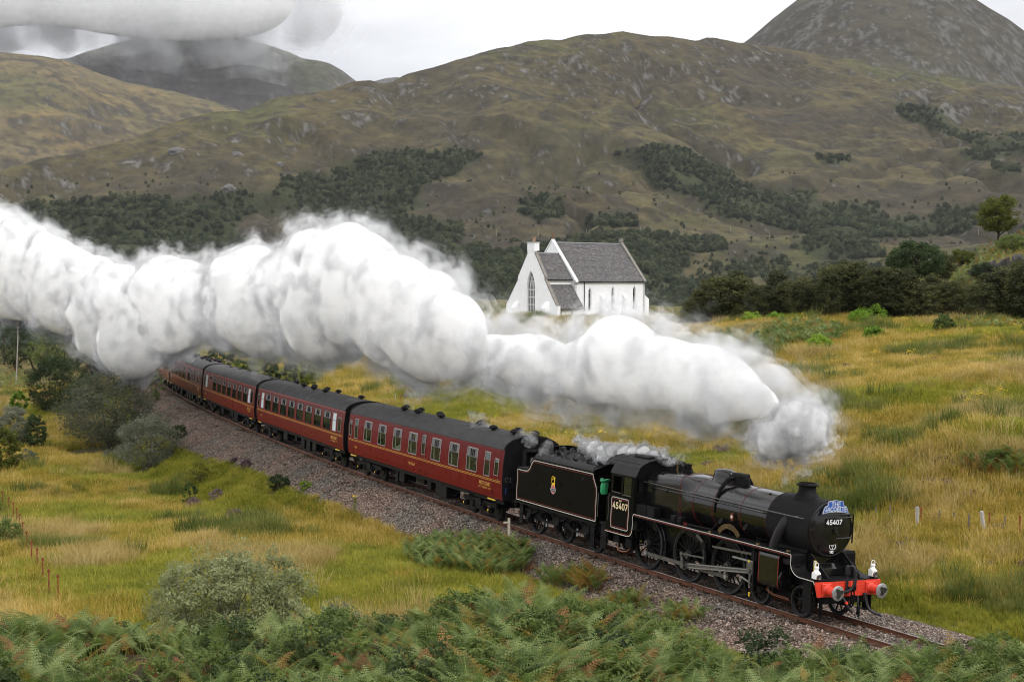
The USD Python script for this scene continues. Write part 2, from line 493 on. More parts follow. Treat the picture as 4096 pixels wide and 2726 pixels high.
def hill_tint(v, f, base, seed, rock_amt, rock=(.118, .113, .102), heather_amt=1.0, sc=1.0):
    x, y = v[:, 0], v[:, 1]
    nz = normals_z(v, f)
    n1, n2, n3 = fbm2(x, y, 420 * sc, 4, seed), fbm2(x, y, 130 * sc, 4, seed + 1), fbm2(x, y, 34 * sc, 4, seed + 2)
    n4 = fbm2(x, y, 13 * sc, 3, seed + 5)
    c = np.tile(np.array(base, float), (len(v), 1))
    c = mixc(c, (base[0] * 1.45, base[1] * 1.34, base[2] * 1.1), smooth01(.5, .64, n2) * .9)
    c = mixc(c, (.045, .037, .024), smooth01(.48, .60, n1 * .6 + n2 * .4) * .9 * heather_amt)
    c = mixc(c, (.060, .066, .026), smooth01(.5, .38, n1) * .7)
    c = mixc(c, (.032, .028, .022), smooth01(.50, .62, n3) * .75)
    c = mixc(c, (.034, .031, .024), smooth01(.54, .66, n4) * .6)
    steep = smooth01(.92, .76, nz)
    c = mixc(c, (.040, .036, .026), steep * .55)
    rk = smooth01(.55, .64, n3 * .30 + n4 * .32 + fbm2(x, y, 6.5 * sc, 3, seed + 4) * .38 + .07 * steep + rock_amt - .02)
    c = mixc(c, np.array(rock), np.clip(rk, 0, 1) * .9)
    return c


az_f = np.linspace(az_of(2600), az_of(-250), 860)
hv, hf = sheet(az_f, np.concatenate([np.linspace(1500, 3900, 420), [4200, 4800, 6000]]), main_z)
fr = (polar(hv[:, 0], hv[:, 1])[1] - 1640) / (np.interp(polar(hv[:, 0], hv[:, 1])[0], *MAIN_R) - 1640)
hc = hill_tint(hv, hf, (.074, .062, .029), 40, -.065 + .085 * smooth01(.55, 1.0, fr) * (.4 + .6 * fbm2(hv[:, 0], hv[:, 1], 500, 2, 77)))
tag(obj('hill', (hv, hf), hill_mat, smooth=True, tint=hc), kind='structure')


def ridge_hill(name, pts, R, width, base, seed, rock_amt, amp, sc, na=420, nr=150, heather=1.0, slope=.62, rock=(.118, .113, .102)):
    sk = pline(pts)

    def zf(x, y):
        a, r = polar(x, y)
        zr = CAM[2] + np.interp(a, *sk) * R
        d = (r - R) / width
        z = zr - np.where(d < 0, (-d) ** 1.12 * width * slope, d * width * .5)
        z = z + amp * (fbm2(x, y, amp * 9, 4, seed + 9) - .5) * smooth01(0, .25, abs(d)) + amp * .30 * (1 - 2 * abs(fbm2(x, y, amp * 3, 4, seed + 8) * 2 - 1)) * (.12 + .88 * smooth01(0, .15, abs(d)))
        return np.maximum(z, LOCH_Z - 30)
    us = [p[0] for p in pts]
    v, f = sheet(np.linspace(az_of(max(us)), az_of(min(us)), na), np.concatenate([np.linspace(R - width, R + 60, nr), [R + 300, R + 900]]), zf)
    tag(obj(name, (v, f), far_mat, smooth=True, tint=hill_tint(v, f, base, seed, rock_amt, heather_amt=heather, sc=sc, rock=rock)), kind='structure')
    return zf


ridge_hill('mountain', [(1500, 260), (1640, 158), (1700, 106), (1722, 90), (1745, 70), (1775, 44), (1800, 24), (1828, 2), (1870, -22), (1930, -45), (2000, -58), (2080, -55), (2150, -38), (2200, -18), (2240, 4), (2275, 26), (2310, 46), (2340, 68), (2380, 98), (2480, 170), (2700, 300)],
           4700, 1500, (.062, .055, .036), 60, .0, 85, 1.5, rock=(.098, .094, .085))
ridge_hill('hill', [(-500, 210), (-200, 140), (0, 121), (60, 126), (110, 131), (150, 139), (185, 150), (240, 172), (300, 190), (330, 196), (400, 210), (440, 222), (490, 233), (530, 246), (570, 262), (700, 330), (900, 450)],
           5600, 1900, (.120, .094, .046), 80, -.045, 60, 1.5, heather=.35, slope=.5)
ridge_hill('mountain', [(-150, 190), (60, 150), (130, 138), (165, 136), (200, 123), (260, 104), (320, 88), (420, 74), (520, 80), (600, 98), (670, 122), (700, 136), (735, 141), (760, 147), (790, 163), (826, 191), (900, 235), (1100, 330)],
           8200, 2400, (.045, .038, .036), 100, -.02, 130, 2.2, heather=.6, slope=.6)
ridge_hill('mountain', [(700, 260), (820, 205), (865, 186), (890, 180), (915, 178), (935, 182), (975, 200), (1100, 260)], 11500, 1600, (.08, .075, .07), 120, .0, 90, 2.2, na=90, nr=50)

# ---------------------------------------------------------------- the air
HAZE = 0.5 / 42000
hz = trimesh.creation.box([27000, 27000, 2160]); hz.apply_translation([CAM[0] - 9000, CAM[1] + 3500, 2160 / 2 - 58.0])
tag(obj('haze', hz, mat('haze_air', {'v': ('principled_volume', {'color': (.90, .93, 1.0), 'density': HAZE, 'anisotropy': .0})}, volume='v.volume')), 'thin grey haze in the air over the valley', 'haze', kind='stuff')
# ---------------------------------------------------------------- paints and metals
def paint(name, col, rough=.3, spec=.5, var=.25, scale=3.0, metal=0.0, coat=0.0, bump=0.0, bscale=30.0, dirt=None):
    nodes = {'tc': ('texture_coordinate', {}), 'n': ('noise_texture', {'scale': scale, 'detail': 5, 'roughness': .6}),
             'r': ('rgb_ramp', {'ramp': [(.25, tuple(c * (1 - var) for c in col)), (.75, tuple(c * (1 + var) for c in col))]}),
             'rr': ('map_range', {'from_min': .3, 'from_max': .7, 'to_min': max(rough - .08, .02), 'to_max': rough + .12}),
             'p': ('principled_bsdf', {'metallic': metal, 'specular_ior_level': spec, 'coat_weight': coat, 'coat_roughness': .06})}
    links = [('tc.object', 'n.vector'), ('n.fac', 'r.fac'), ('n.fac', 'rr.value'), ('rr.result', 'p.roughness')]
    if dirt:      # (colour, how much): streaks and grime of its own shape
        nodes |= {'mp': ('mapping', {'scale': (2.2, 2.2, .35)}), 'dn': ('noise_texture', {'scale': 2.4, 'detail': 6, 'roughness': .65}), 'dr': ('map_range', {'from_min': .48, 'from_max': .75, 'to_max': dirt[1]}),
                  'dm': ('mix', {'color2': dirt[0]})}
        links += [('tc.object', 'mp.vector'), ('mp.vector', 'dn.vector'), ('dn.fac', 'dr.value'), ('dr.result', 'dm.fac'), ('r.color', 'dm.color1'), ('dm.color', 'p.base_color')]
    else:
        links += [('r.color', 'p.base_color')]
    if bump:
        nodes |= {'bn': ('noise_texture', {'scale': bscale, 'detail': 4}), 'b': ('bump', {'strength': .6, 'distance': bump})}
        links += [('tc.object', 'bn.vector'), ('bn.fac', 'b.height'), ('b.normal', 'p.normal')]
    return mat(name, nodes, links, surface='p.BSDF')


M = {}
M['gloss'] = paint('gloss_black_paint', (.0032, .0030, .0029), .11, .45, .3, 2.0, coat=.25, bump=.004, bscale=2.2)
M['tank'] = paint('satin_black_paint', (.0028, .0027, .0018), .36, .035, .4, 1.6, coat=.0, bump=.003, bscale=2.5)
M['soot'] = paint('smokebox_black', (.0075, .0068, .0070), .62, .12, .3, 4.0)
M['roofblack'] = paint('cab_roof_black', (.018, .0165, .017), .55, .22, .3, 3.0)
M['under'] = paint('oily_black', (.0045, .0040, .0042), .5, .12, .5, 5.0)
M['wheel'] = paint('wheel_black', (.0042, .0042, .0045), .34, .22, .4, 6.0)
M['tyre'] = paint('wheel_rim_paint', (.014, .014, .016), .32, .5, .5, 9.0)
M['steel'] = paint('oiled_steel', (.13, .122, .112), .40, .5, .35, 8.0, metal=.8)
M['brightsteel'] = paint('bright_steel', (.30, .30, .29), .38, .5, .2, 9.0, metal=.7)
M['red'] = paint('buffer_beam_red', (.62, .045, .022), .35, .5, .12, 4.0)
M['white'] = paint('white_enamel', (.78, .78, .76), .35, .5, .05, 6.0)
M['lining'] = paint('pale_lining', (.55, .53, .47), .45, .3, .12, 9.0)
M['redline'] = paint('red_lining', (.16, .018, .014), .45, .3, .2, 9.0)
M['gold'] = paint('gold_lettering', (.46, .25, .04), .45, .4, .1, 9.0)
M['cream'] = paint('cream_lettering', (.72, .60, .36), .45, .4, .08, 9.0)
M['lion'] = paint('emblem_yellow', (.72, .46, .01), .5, .3, .1, 9.0)
M['pink'] = paint('emblem_red', (.55, .13, .12), .5, .3, .1, 9.0)
M['grease'] = paint('buffer_grease', (.018, .018, .016), .3, .5, .4, 6.0)
M['blue'] = paint('headboard_blue', (.020, .085, .36), .35, .5, .1, 5.0)
M['silver'] = paint('headboard_silver', (.50, .52, .55), .4, .5, .1, 9.0)
M['brass'] = paint('brass_plate', (.20, .14, .06), .42, .5, .3, 9.0, metal=.7)
M['brown'] = paint('nameplate_ground', (.050, .022, .010), .5, .4, .3, 9.0)
M['copper'] = paint('copper_pipe', (.24, .10, .055), .4, .5, .2, 9.0, metal=.9)
M['yellow'] = paint('yellow_mark', (.70, .48, .03), .45, .4, .1, 9.0)
M['coal'] = paint('coal', (.010, .010, .011), .42, .5, .5, 7.0, bump=.05, bscale=9.0)
M['rubber'] = paint('hose_rubber', (.010, .010, .011), .5, .4, .3, 6.0)
M['maroon'] = paint('coach_maroon', (.088, .0070, .0060), .32, .06, .15, 1.4, coat=.0, dirt=((.055, .0075, .0055), .6))
M['maroon2'] = paint('coach_weathered_maroon', (.078, .0085, .0056), .34, .07, .18, 1.2, coat=.0, dirt=((.070, .018, .008), .65))
M['coachroof'] = paint('coach_roof_grey', (.028, .0265, .0272), .60, .25, .3, 1.3, dirt=((.060, .057, .055), .5))
M['coachend'] = paint('coach_end_black', (.008, .0068, .0080), .5, .15, .35, 2.0)
M['ventgrey'] = paint('window_vent_grey', (.085, .080, .082), .4, .5, .15, 5.0)
M['alu'] = paint('window_frame_metal', (.30, .29, .28), .4, .5, .15, 7.0, metal=.5)
M['inside'] = paint('coach_inside_wood', (.055, .042, .026), .6, .4, .3, 2.5)
M['seat'] = paint('seat_cloth', (.060, .075, .055), .9, .2, .3, 8.0)
M['curtain'] = paint('window_curtain', (.50, .50, .44), .9, .2, .15, 4.0)
M['frost'] = paint('frosted_glass', (.46, .50, .52), .35, .5, .08, 4.0)
M['greencloth'] = paint('green_plastic_sack', (.012, .22, .085), .4, .5, .3, 6.0)
M['skin'] = paint('skin', (.42, .24, .17), .55, .3, .08, 6.0)
M['hair'] = paint('dark_hair', (.03, .02, .014), .6, .3, .3, 20.0)
M['glass'] = mat('window_glass', {'t': ('transparent_bsdf', {'color': (.80, .86, .80)}), 'g': ('glossy_bsdf', {'color': (.95, .97, .95), 'roughness': .03}), 
                                  'm': ('mix_closure', {'fac': .10})}, [('t.BSDF', 'm.closure1'), ('g.BSDF', 'm.closure2')], surface='m.closure')


def vehicle_matrix(s0, s1):
    a, b = track_matrix(s0 + .18 * (s1 - s0)), track_matrix(s1 - .18 * (s1 - s0))
    d = a[:3, 3] - b[:3, 3]; th = math.atan2(d[1], d[0])
    m = trimesh.transformations.rotation_matrix(th, [0, 0, 1]) @ trimesh.transformations.rotation_matrix(-CANT, [1, 0, 0])
    m[:3, 3] = (a[:3, 3] + b[:3, 3]) / 2 + np.array([math.cos(th), math.sin(th), 0]) * ((s0 + s1) / 2)
    return m     # local x is minus the distance s back from the buffer beam


def arc(cx, cz, r, a0, a1, n=8):
    return [(cx + r * math.cos(math.radians(a0 + (a1 - a0) * i / n)), cz + r * math.sin(math.radians(a0 + (a1 - a0) * i / n))) for i in range(n + 1)]


def rrect(x0, x1, z0, z1, r, n=5):
    return arc(x1 - r, z1 - r, r, 0, 90, n) + arc(x0 + r, z1 - r, r, 90, 180, n) + arc(x0 + r, z0 + r, r, 180, 270, n) + arc(x1 - r, z0 + r, r, 270, 360, n)


def ribbon(path, w, y, th=.004, sign=-1):
    """A painted line on the side of a vehicle: path in xz, lying just proud of the plane at y."""
    g = LineString(path).buffer(w / 2, cap_style=2, join_style=1)
    return MB().side(g, y, y + sign * th)


def wheel_mesh(R, nsp, w=.13, hub=.17, rim=.085, spoke=.05, balance=None):
    """A spoked wheel about the y axis; its outer face looks towards -y."""
    Mx = frame([1, 0, 0], [0, 0, 1], [0, -1, 0], [0, 0, 0])
    b = MB()
    b.lathe([(R - .055, -w / 2), (R - .055, w / 2 - .005), (R - rim - .03, w / 2 - .012), (R - rim - .045, w / 2 - .03), (R - rim - .045, -w / 2), (R - .055, -w / 2)], Mx, 48)
    b.lathe([(0, -w / 2), (hub, -w / 2), (hub, w / 2), (hub - .02, w / 2 + .025), (hub * .55, w / 2 + .03), (hub * .5, w / 2 + .055), (0, w / 2 + .055)], Mx, 24)
    for k in range(nsp):
        a = 2 * math.pi * k / nsp
        s0 = trimesh.creation.cylinder(radius=.5, height=R - rim - hub + .03, sections=6)
        s0.apply_scale([spoke, spoke * 1.1, 1]); s0.apply_translation([0, 0, (R - rim + hub) / 2])
        s0.apply_transform(trimesh.transformations.rotation_matrix(a, [0, 1, 0])); b.add(s0)
    if balance is not None:
        a0, sp = balance
        ring = [(math.cos(a) * r, math.sin(a) * r) for r, rng_ in ((R - rim, np.linspace(a0 - sp, a0 + sp, 14)), (R - rim - .16, np.linspace(a0 + sp * .8, a0 - sp * .8, 14))) for a in rng_]
        b.side(ring, -w / 2 - .004, w / 2 - .02)
    t = MB().lathe([(R - .058, -w / 2 - .01), (R + .028, -w / 2 - .01), (R + .028, -w / 2 + .02), (R + .002, -w / 2 + .035), (R - .004, w / 2), (R - .012, w / 2 + .008), (R - .058, w / 2 + .008), (R - .058, -w / 2 - .01)], Mx, 56)
    return b.mesh(), t.mesh()


def put_wheel(parent, name, x, z, side, wm, y=.745):
    """side -1 is the camera's side."""
    body, tyre = wm
    R = np.eye(4) if side < 0 else trimesh.transformations.rotation_matrix(math.pi, [0, 0, 1])
    T = R.copy(); T[:3, 3] = [x, y * side, z]
    b = body.copy(); b.apply_transform(T); t = tyre.copy(); t.apply_transform(T)
    w = obj(name, b, M['wheel'], parent, smooth=35)
    obj('tyre', t, M['tyre'], w, smooth=35)
    return w


def rod(mb, x0, z0, x1, z1, y, h0, h1, th=.06, e0=0, e1=0):
    """A flat rod between two pins, seen from the side."""
    d = np.array([x1 - x0, z1 - z0]); L = np.linalg.norm(d); d /= L; n = np.array([-d[1], d[0]])
    a, b = np.array([x0, z0]), np.array([x1, z1])
    mb.side([a + n * h0 / 2, b + n * h1 / 2, b - n * h1 / 2, a - n * h0 / 2], y, y + th)
    for c, e in ((a, e0), (b, e1)):
        if e: mb.side(Point(*c).buffer(e, 10), y - .012, y + th + .012)
    return mb


def loft(sections, cap=False):
    """sections: list of (n, 3) rings."""
    S = np.array(sections); k, n = S.shape[:2]
    i, j = np.meshgrid(np.arange(k - 1), np.arange(n), indexing='ij')
    a, b, c, d = i * n + j, i * n + (j + 1) % n, (i + 1) * n + (j + 1) % n, (i + 1) * n + j
    f = np.concatenate([np.stack([a, c, b], -1).reshape(-1, 3), np.stack([a, d, c], -1).reshape(-1, 3)])
    v = S.reshape(-1, 3)
    if cap:
        v = np.vstack([v, S[0].mean(0), S[-1].mean(0)]); e0, e1 = len(v) - 2, len(v) - 1
        f = np.vstack([f, [(e0, (q + 1) % n, q)[::-1] for q in range(n)][::1], [(e1, (k - 1) * n + (q + 1) % n, (k - 1) * n + q) for q in range(n)]])
    t = trimesh.Trimesh(v, f, process=False); t.fix_normals()
    return t


def rivets(points, normal, r=.013):
    """Small domed rivet heads at the given points."""
    n = np.array(normal, float); n /= np.linalg.norm(n)
    a = np.cross(n, [0, 0, 1.0] if abs(n[2]) < .9 else [1.0, 0, 0]); a /= np.linalg.norm(a); b = np.cross(n, a)
    g = np.arange(6) * np.pi / 3
    ringv = r * (np.cos(g)[:, None] * a + np.sin(g)[:, None] * b)
    V, F = [], []
    for i, p in enumerate(points):
        p = np.array(p); V += [*(p + ringv), *(p + ringv * .6 + n * r * .7), p + n * r]
        o = 13 * i
        for j in range(6):
            q = (j + 1) % 6
            F += [(o + j, o + q, o + 6 + q), (o + j, o + 6 + q, o + 6 + j), (o + 6 + j, o + 6 + q, o + 12)]
    return trimesh.Trimesh(np.array(V), np.array(F), process=False)
# ---------------------------------------------------------------- the engine
ENG = vehicle_matrix(0, 12.2)
loco = thing('steam_locomotive', 'gloss black steam locomotive 45407 with bright red buffer beam at its front', 'steam locomotive', ENG)
ZC = 2.73
P_ = loco
SB = 1  # local x = -s

# wheels
wd, wb = wheel_mesh(.915, 17, .14, .19, .10, .052, (math.radians(75), .55)), wheel_mesh(.485, 9, .13, .13, .07, .05)
for s in (4.95, 7.20, 9.72):
    for sd in (-1, 1): put_wheel(P_, 'driving_wheel', -s, .915, sd, wd)
for s in (1.20, 3.22):
    for sd in (-1, 1): put_wheel(P_, 'bogie_wheel', -s, .485, sd, wb)

# frames, ashpan, brake rigging: the dark mass between the wheels
b = MB()
for y in (-.62, .58):
    b.side([(-.05, .92), (-.05, 1.28), (-1.1, 1.9), (-10.1, 1.9), (-10.1, .75), (-8.6, .75), (-8.3, 1.02), (-3.2, 1.05), (-2.6, .8), (-1.9, .8), (-1.6, .95), (-.9, 1.0), (-.6, .86)], y, y + .04)
b.box(-7.9, -10.0, -.56, .56, .55, 1.9); b.box(-2.2, -7.6, -.3, .3, .75, 1.5)
for s in (1.2, 3.22, 4.95, 7.2, 9.72): b.cyl((-s, -.75, .915 if s > 4 else .485), (-s, .75, .915 if s > 4 else .485), .09)
b.box(-.75, -3.7, -.60, -.52, .36, .62); b.box(-.75, -3.7, .52, .60, .36, .62); b.box(-1.7, -2.7, -.5, .5, .4, .8)
for s in (4.0, 6.2, 8.6):
    b.box(-s, -s - .1, -.80, -.68, .35, 1.15); b.rbox(-s + .03, -s - .13, -.84, -.66, .45, .8, .02)
    b.box(-s, -s - .1, .68, .80, .35, 1.15)
b.box(-3.9, -9.0, -.80, -.74, .26, .33)
obj('frame', b, M['under'], P_)

# running board with its step down to the front
path = [(-10.02, 1.945)] + [(-1.22, 1.945)] + [(-1.20, 1.90), (-1.195, 1.66)] + [(-1.195 + .46 * (1 - math.cos(t)), 1.66 - .345 * math.sin(t)) for t in np.linspace(.15, math.pi / 2, 9)] + [(-.18, 1.312), (-.09, 1.30), (-.06, 1.22)]
b = MB()
for y0, y1 in ((-1.29, -.70), (.70, 1.29)):
    b.side(LineString(path[:-1]).buffer(.018, cap_style=2), y0, y1)
    yy = -1.27 if y0 < 0 else 1.25
    b.side(LineString([(x, z - .05) for x, z in path[:2]]).buffer(.055, cap_style=2), yy, yy + .02)
b.box(-.02, -.80, -.70, .70, 1.27, 1.30)
obj('running_board', b, M['under'], P_)
for y, sg in ((-1.292, -1), (1.292, 1)):
    obj('pale_line', ribbon(path, .022, y, .004, sg), M['lining'], P_)
    obj('red_line', ribbon([(x, z - .045 - (.0 if x < -1.21 else .01)) for x, z in path[:2]], .022, y - .0 , .003, sg), M['redline'], P_)

# front end: stepped plates and cylinder cover between them
b = MB()
for y in (-.64, .62):
    b.side([(-1.12, 1.98), (-1.02, 1.98), (-.22, 1.40), (-.20, 1.31), (-1.12, 1.31)], y, y + .022)
b.side([(-1.20, 1.31), (-.86, 1.31), (-.88, 1.50), (-1.06, 1.64), (-1.40, 1.66), (-1.40, 1.31)], -.615, .615)
b.front([(-1.285, 1.31), (-.64, 1.31), (-.64, 1.98), (-1.285, 1.98)], -1.215, -1.235)
b.front([(.64, 1.98), (1.285, 1.98), (1.285, 1.86)] + [(1.285 - .22 * math.sin(t), 1.86 - .5 * t / 1.57) for t in np.linspace(.2, 1.57, 6)] + [(.64, 1.34)], -1.215, -1.235)
for y in (-1.15, .95): b.rbox(-1.20, -1.10, y, y + .2, 1.58, 1.60, .004)
b.box(-1.1, -2.4, -.6, .6, 1.3, 1.95)
obj('front_plate', b, M['gloss'], P_)
for y in (-.642, .642): obj('plate_edge', MB().tube([(-1.02, y, 1.985), (-.22, y, 1.405), (-.20, y, 1.31)], .013, 6), M['roofblack'], P_)
w = obj('warning_label', MB().box(-.86, -.74, -.668, -.645, 1.50, 1.80), M['yellow'], P_)
obj('label_sheet', MB().side(rrect(-.852, -.748, 1.645, 1.792, .01), -.669, -.672), M['white'], w)
obj('label_triangle', MB().side([(-.845, 1.66), (-.755, 1.66), (-.80, 1.775)], -.673, -.675), M['yellow'], w)
obj('flash_symbol', MB().side([(-.797, 1.745), (-.812, 1.70), (-.800, 1.70), (-.806, 1.67), (-.787, 1.712), (-.798, 1.712)], -.6755, -.677), M['under'], w)
obj('red_notice', MB().rbox(-.93, -.74, -.668, -.645, 1.34, 1.47, .005), M['redline'], P_)

# buffer beam, buffers, hoses
beam = obj('buffer_beam', MB().front([(-1.285, 1.29), (1.285, 1.29), (1.285, 1.22), (1.17, .83), (-1.17, .83), (-1.285, 1.22)], -.0, -.06).box(0, .012, -.16, .16, .9, 1.2), M['red'], P_)
pts = [(0, y, z) for y in np.linspace(-1.2, 1.2, 25) for z in (1.255,)] + [(0, y, z) for y in np.linspace(-1.1, 1.1, 23) for z in (.865,)]
pts += [(0, sy * y, z) for sy in (-1, 1) for y in (.24, .36, .48, .60) for z in (.95, 1.05, 1.16)] + [(0, sy * 1.22, z) for sy in (-1, 1) for z in (1.1, 1.17)]
obj('rivet', rivets(pts, (1, 0, 0), .018), M['red'], beam)
for y in (-.864, .864):
    bf = obj('buffer', MB().rbox(0, .05, y - .2, y + .2, .85, 1.25, .02).lathe([(0, 0), (.175, 0), (.165, .05), (.135, .08), (.125, .36), (.0, .36)], frame([0, 1, 0], [0, 0, 1], [1, 0, 0], [.03, y, 1.05]), 24), M['red'], P_, smooth=35)
    obj('buffer_ram', MB().cyl((.38, y, 1.05), (.50, y, 1.05), .075, 16), M['grease'], bf, smooth=35)
    obj('buffer_head', MB().lathe([(.0, -.03), (.21, -.025), (.228, -.005), (.228, .012), (.19, .035), (0, .05)], frame([0, 1, 0], [0, 0, 1], [1, 0, 0], [.52, y, 1.05]), 36), M['brightsteel'], bf, smooth=35)
    rg = np.random.default_rng(7 + int(y > 0)); a = np.linspace(0, 2 * math.pi, 23)[:-1]; r = .125 + .035 * np.sin(3 * a + 1) + rg.uniform(-.02, .02, 22)
    obj('grease_patch', MB().front([(y + .01 + r[i] * math.cos(a[i]), 1.06 + r[i] * math.sin(a[i])) for i in range(22)], .566, .578), M['grease'], bf)
obj('coupling_hook', MB().rbox(.0, .12, -.06, .06, .98, 1.12, .02).tube([(.1, 0, 1.05), (.22, 0, 1.05), (.30, 0, 1.10), (.33, 0, 1.17), (.27, 0, 1.21)], [.05, .05, .05, .045, .03], 8), M['under'], P_, smooth=40)
obj('screw_coupling', MB().tube([(.2, .05, 1.03), (.22, .06, .80), (.18, .05, .58), (.16, .0, .52), (.18, -.05, .58), (.22, -.06, .80), (.2, -.05, 1.03)], .024, 8).cyl((.2, 0, .9), (.18, 0, .62), .04).cyl((.2, -.12, .78), (.2, .12, .78), .03), M['under'], P_, smooth=40)
obj('brake_hose', MB().tube([(.05, -.12, .98), (.07, -.12, 1.30), (.08, -.12, 1.62), (.10, -.10, 1.74), (.16, -.06, 1.78), (.21, .0, 1.74), (.24, .03, 1.62), (.25, .04, 1.40), (.24, .02, 1.20), (.20, -.08, 1.06), (.12, -.2, .98), (.06, -.26, .98)], [.035, .035, .035, .035, .035, .05, .055, .055, .055, .055, .05, .04], 10).rbox(.03, .14, -.19, -.04, 1.50, 1.78, .015), M['rubber'], P_, smooth=40)
obj('steam_heat_hose', MB().tube([(.02, -.25, .84), (.12, -.25, .76), (.2, -.2, .6), (.24, -.1, .44), (.2, 0, .38), (.12, .05, .42)], .036, 8).tube([(.05, .62, .86), (.12, .62, .72), (.17, .63, .55), (.26, .66, .42), (.4, .72, .34), (.58, .78, .33), (.64, .8, .30)], [.04, .05, .05, .042, .042, .04, .03], 8).rbox(.02, .12, .56, .68, .72, .92, .02).tube([(.1, .3, .84), (.18, .25, .6), (.2, .3, .35), (.1, .35, .2)], .03, 8), M['rubber'], P_, smooth=40)
obj('hose_clip', MB().cyl((.17, -.23, .70), (.20, -.20, .63), .045), M['red'], P_)
obj('brass_valve', MB().rbox(.09, .17, -.05, .02, .62, .74, .015), M['brass'], P_)
b = MB()
for sy in (-1, 1):
    b.box(-.28, -.66, sy * 1.17, sy * 1.21, .30, 1.28); b.rbox(-.24, -.68, sy * .92, sy * 1.22, .30, .325, .006); b.rbox(-.24, -.68, sy * .92, sy * 1.22, .80, .825, .006)
    b.side([(-.25, .9), (-.38, .9), (-.42, .16), (-.30, .10)], sy * .74, sy * .78)
b.box(-.10, -.3, -.9, .9, .60, .86)
obj('front_step', b, M['under'], P_)

# smokebox, door, saddle, chimney
XZ = frame([0, 1, 0], [0, 0, 1], [1, 0, 0], [0, 0, ZC])   # lathe axis along +x
sb = obj('smokebox', MB().lathe([(.0, -3.02), (.885, -3.02), (.885, -1.02), (.90, -1.015), (.90, -.97), (.87, -.945), (.0, -.945)], XZ, 72), M['soot'], P_, smooth=30)
pts = [(-3.0 + .05, .893 * math.cos(a), ZC + .893 * math.sin(a)) for a in np.linspace(-.9, math.pi + .9, 56)]
rv = MB()
for a in np.linspace(-.9, math.pi + .9, 56): rv.add(rivets([(-2.95, .885 * math.cos(a), ZC + .885 * math.sin(a))], (0, math.cos(a), math.sin(a)), .014))
obj('rivet', rv, M['soot'], sb)
obj('saddle', MB().front([(-.62, 1.9), (.62, 1.9), (.55, 2.05), (.70, 2.25), (-.70, 2.25), (-.55, 2.05)], -1.3, -2.7), M['soot'], P_)
door = obj('smokebox_door', MB().lathe([(.80, -.95), (.795, -.925), (.74, -.90), (.60, -.862), (.40, -.825), (.20, -.808), (0, -.803)], XZ, 64).lathe([(.80, -.95), (.86, -.95), (.865, -.925), (.835, -.91), (.80, -.915)], XZ, 64), M['gloss'], P_, smooth=30)
b = MB()
for z in (.36, -.28): b.tube([(-.93, .86, ZC + z), (-.885, .74, ZC + z), (-.835, .45, ZC + z), (-.81, .1, ZC + z)], [.03, .03, .026, .016], 6)
b.cyl((-.91, .87, ZC - .45), (-.91, .87, ZC + .46), .026, 10)
obj('door_hinge', b, M['gloss'], door, smooth=40)
obj('door_dart', MB().cyl((-.82, 0, ZC), (-.70, 0, ZC), .035).tube([(-.73, 0, ZC), (-.72, .07, ZC + .1)], .018, 6).tube([(-.71, 0, ZC), (-.70, .10, ZC - .16)], .018, 6), M['gloss'], door)
obj('handrail', MB().tube([(-.80, -.56, ZC + .47), (-.80, .62, ZC + .47)], .018, 8).cyl((-.88, -.5, ZC + .47), (-.80, -.5, ZC + .47), .022).cyl((-.88, .5, ZC + .47), (-.80, .5, ZC + .47), .022).rbox(-.92, -.82, .60, .72, ZC + .44, ZC + .50, .01), M['gloss'], door)
obj('hinge_lug', MB().rbox(-.93, -.86, -.86, -.72, ZC - .06, ZC + .05, .01), M['gloss'], door)
FY = lambda y, z, x: frame([0, 1, 0], [0, 0, 1], [1, 0, 0], [x, y, z])
npl = obj('number_plate', MB().rbox(-.84, -.785, -.31, .31, ZC + .13, ZC + .35, .012), M['soot'], P_)
obj('number', MB().text('45407', .145, FY(0, ZC + .168, -.784), .006, True, 1.0), M['white'], npl)
sp = obj('shed_plate', MB().front(affinity.scale(Point(0, 0).buffer(1, 24), .125, .10, origin=(0, 0)).__class__([(.03 + .13 * math.cos(a), ZC - .52 + .105 * math.sin(a)) for a in np.linspace(0, 2 * math.pi, 28)]), -.875, -.845), M['soot'], P_)
ov = lambda k: Polygon([(.03 + .13 * k * math.cos(a), ZC - .52 + .105 * k * math.sin(a)) for a in np.linspace(0, 2 * math.pi, 28)])
obj('plate_rim', MB().front(ov(1.02).difference(ov(.88)), -.844, -.838), M['white'], sp)
obj('lettering', MB().text('65', .075, FY(.03, ZC - .51, -.843), .005, True).text('J', .06, FY(.03, ZC - .595, -.843), .005, True).text('SC', .075, FY(-.0, ZC - .73, -.86), .03, True), M['white'], sp)
obj('chimney', MB().lathe([(.46, -.10), (.44, -.03), (.385, .03), (.325, .09), (.285, .16), (.27, .24), (.268, .30), (.275, .325), (.345, .35), (.352, .37), (.345, .385), (.29, .395), (.275, .43), (.25, .435), (.235, .40), (.22, -.05)], frame([1, 0, 0], [0, 1, 0], [0, 0, 1], [-2.12, 0, 3.60]), 48), M['soot'], P_, smooth=30)

# boiler and square-topped firebox
NB = 96
ang = np.linspace(-math.pi / 2, 1.5 * math.pi, NB, endpoint=False)


def ring(s, r, zc): return np.stack([np.full(NB, -s), r * np.cos(ang), zc + r * np.sin(ang)], 1)


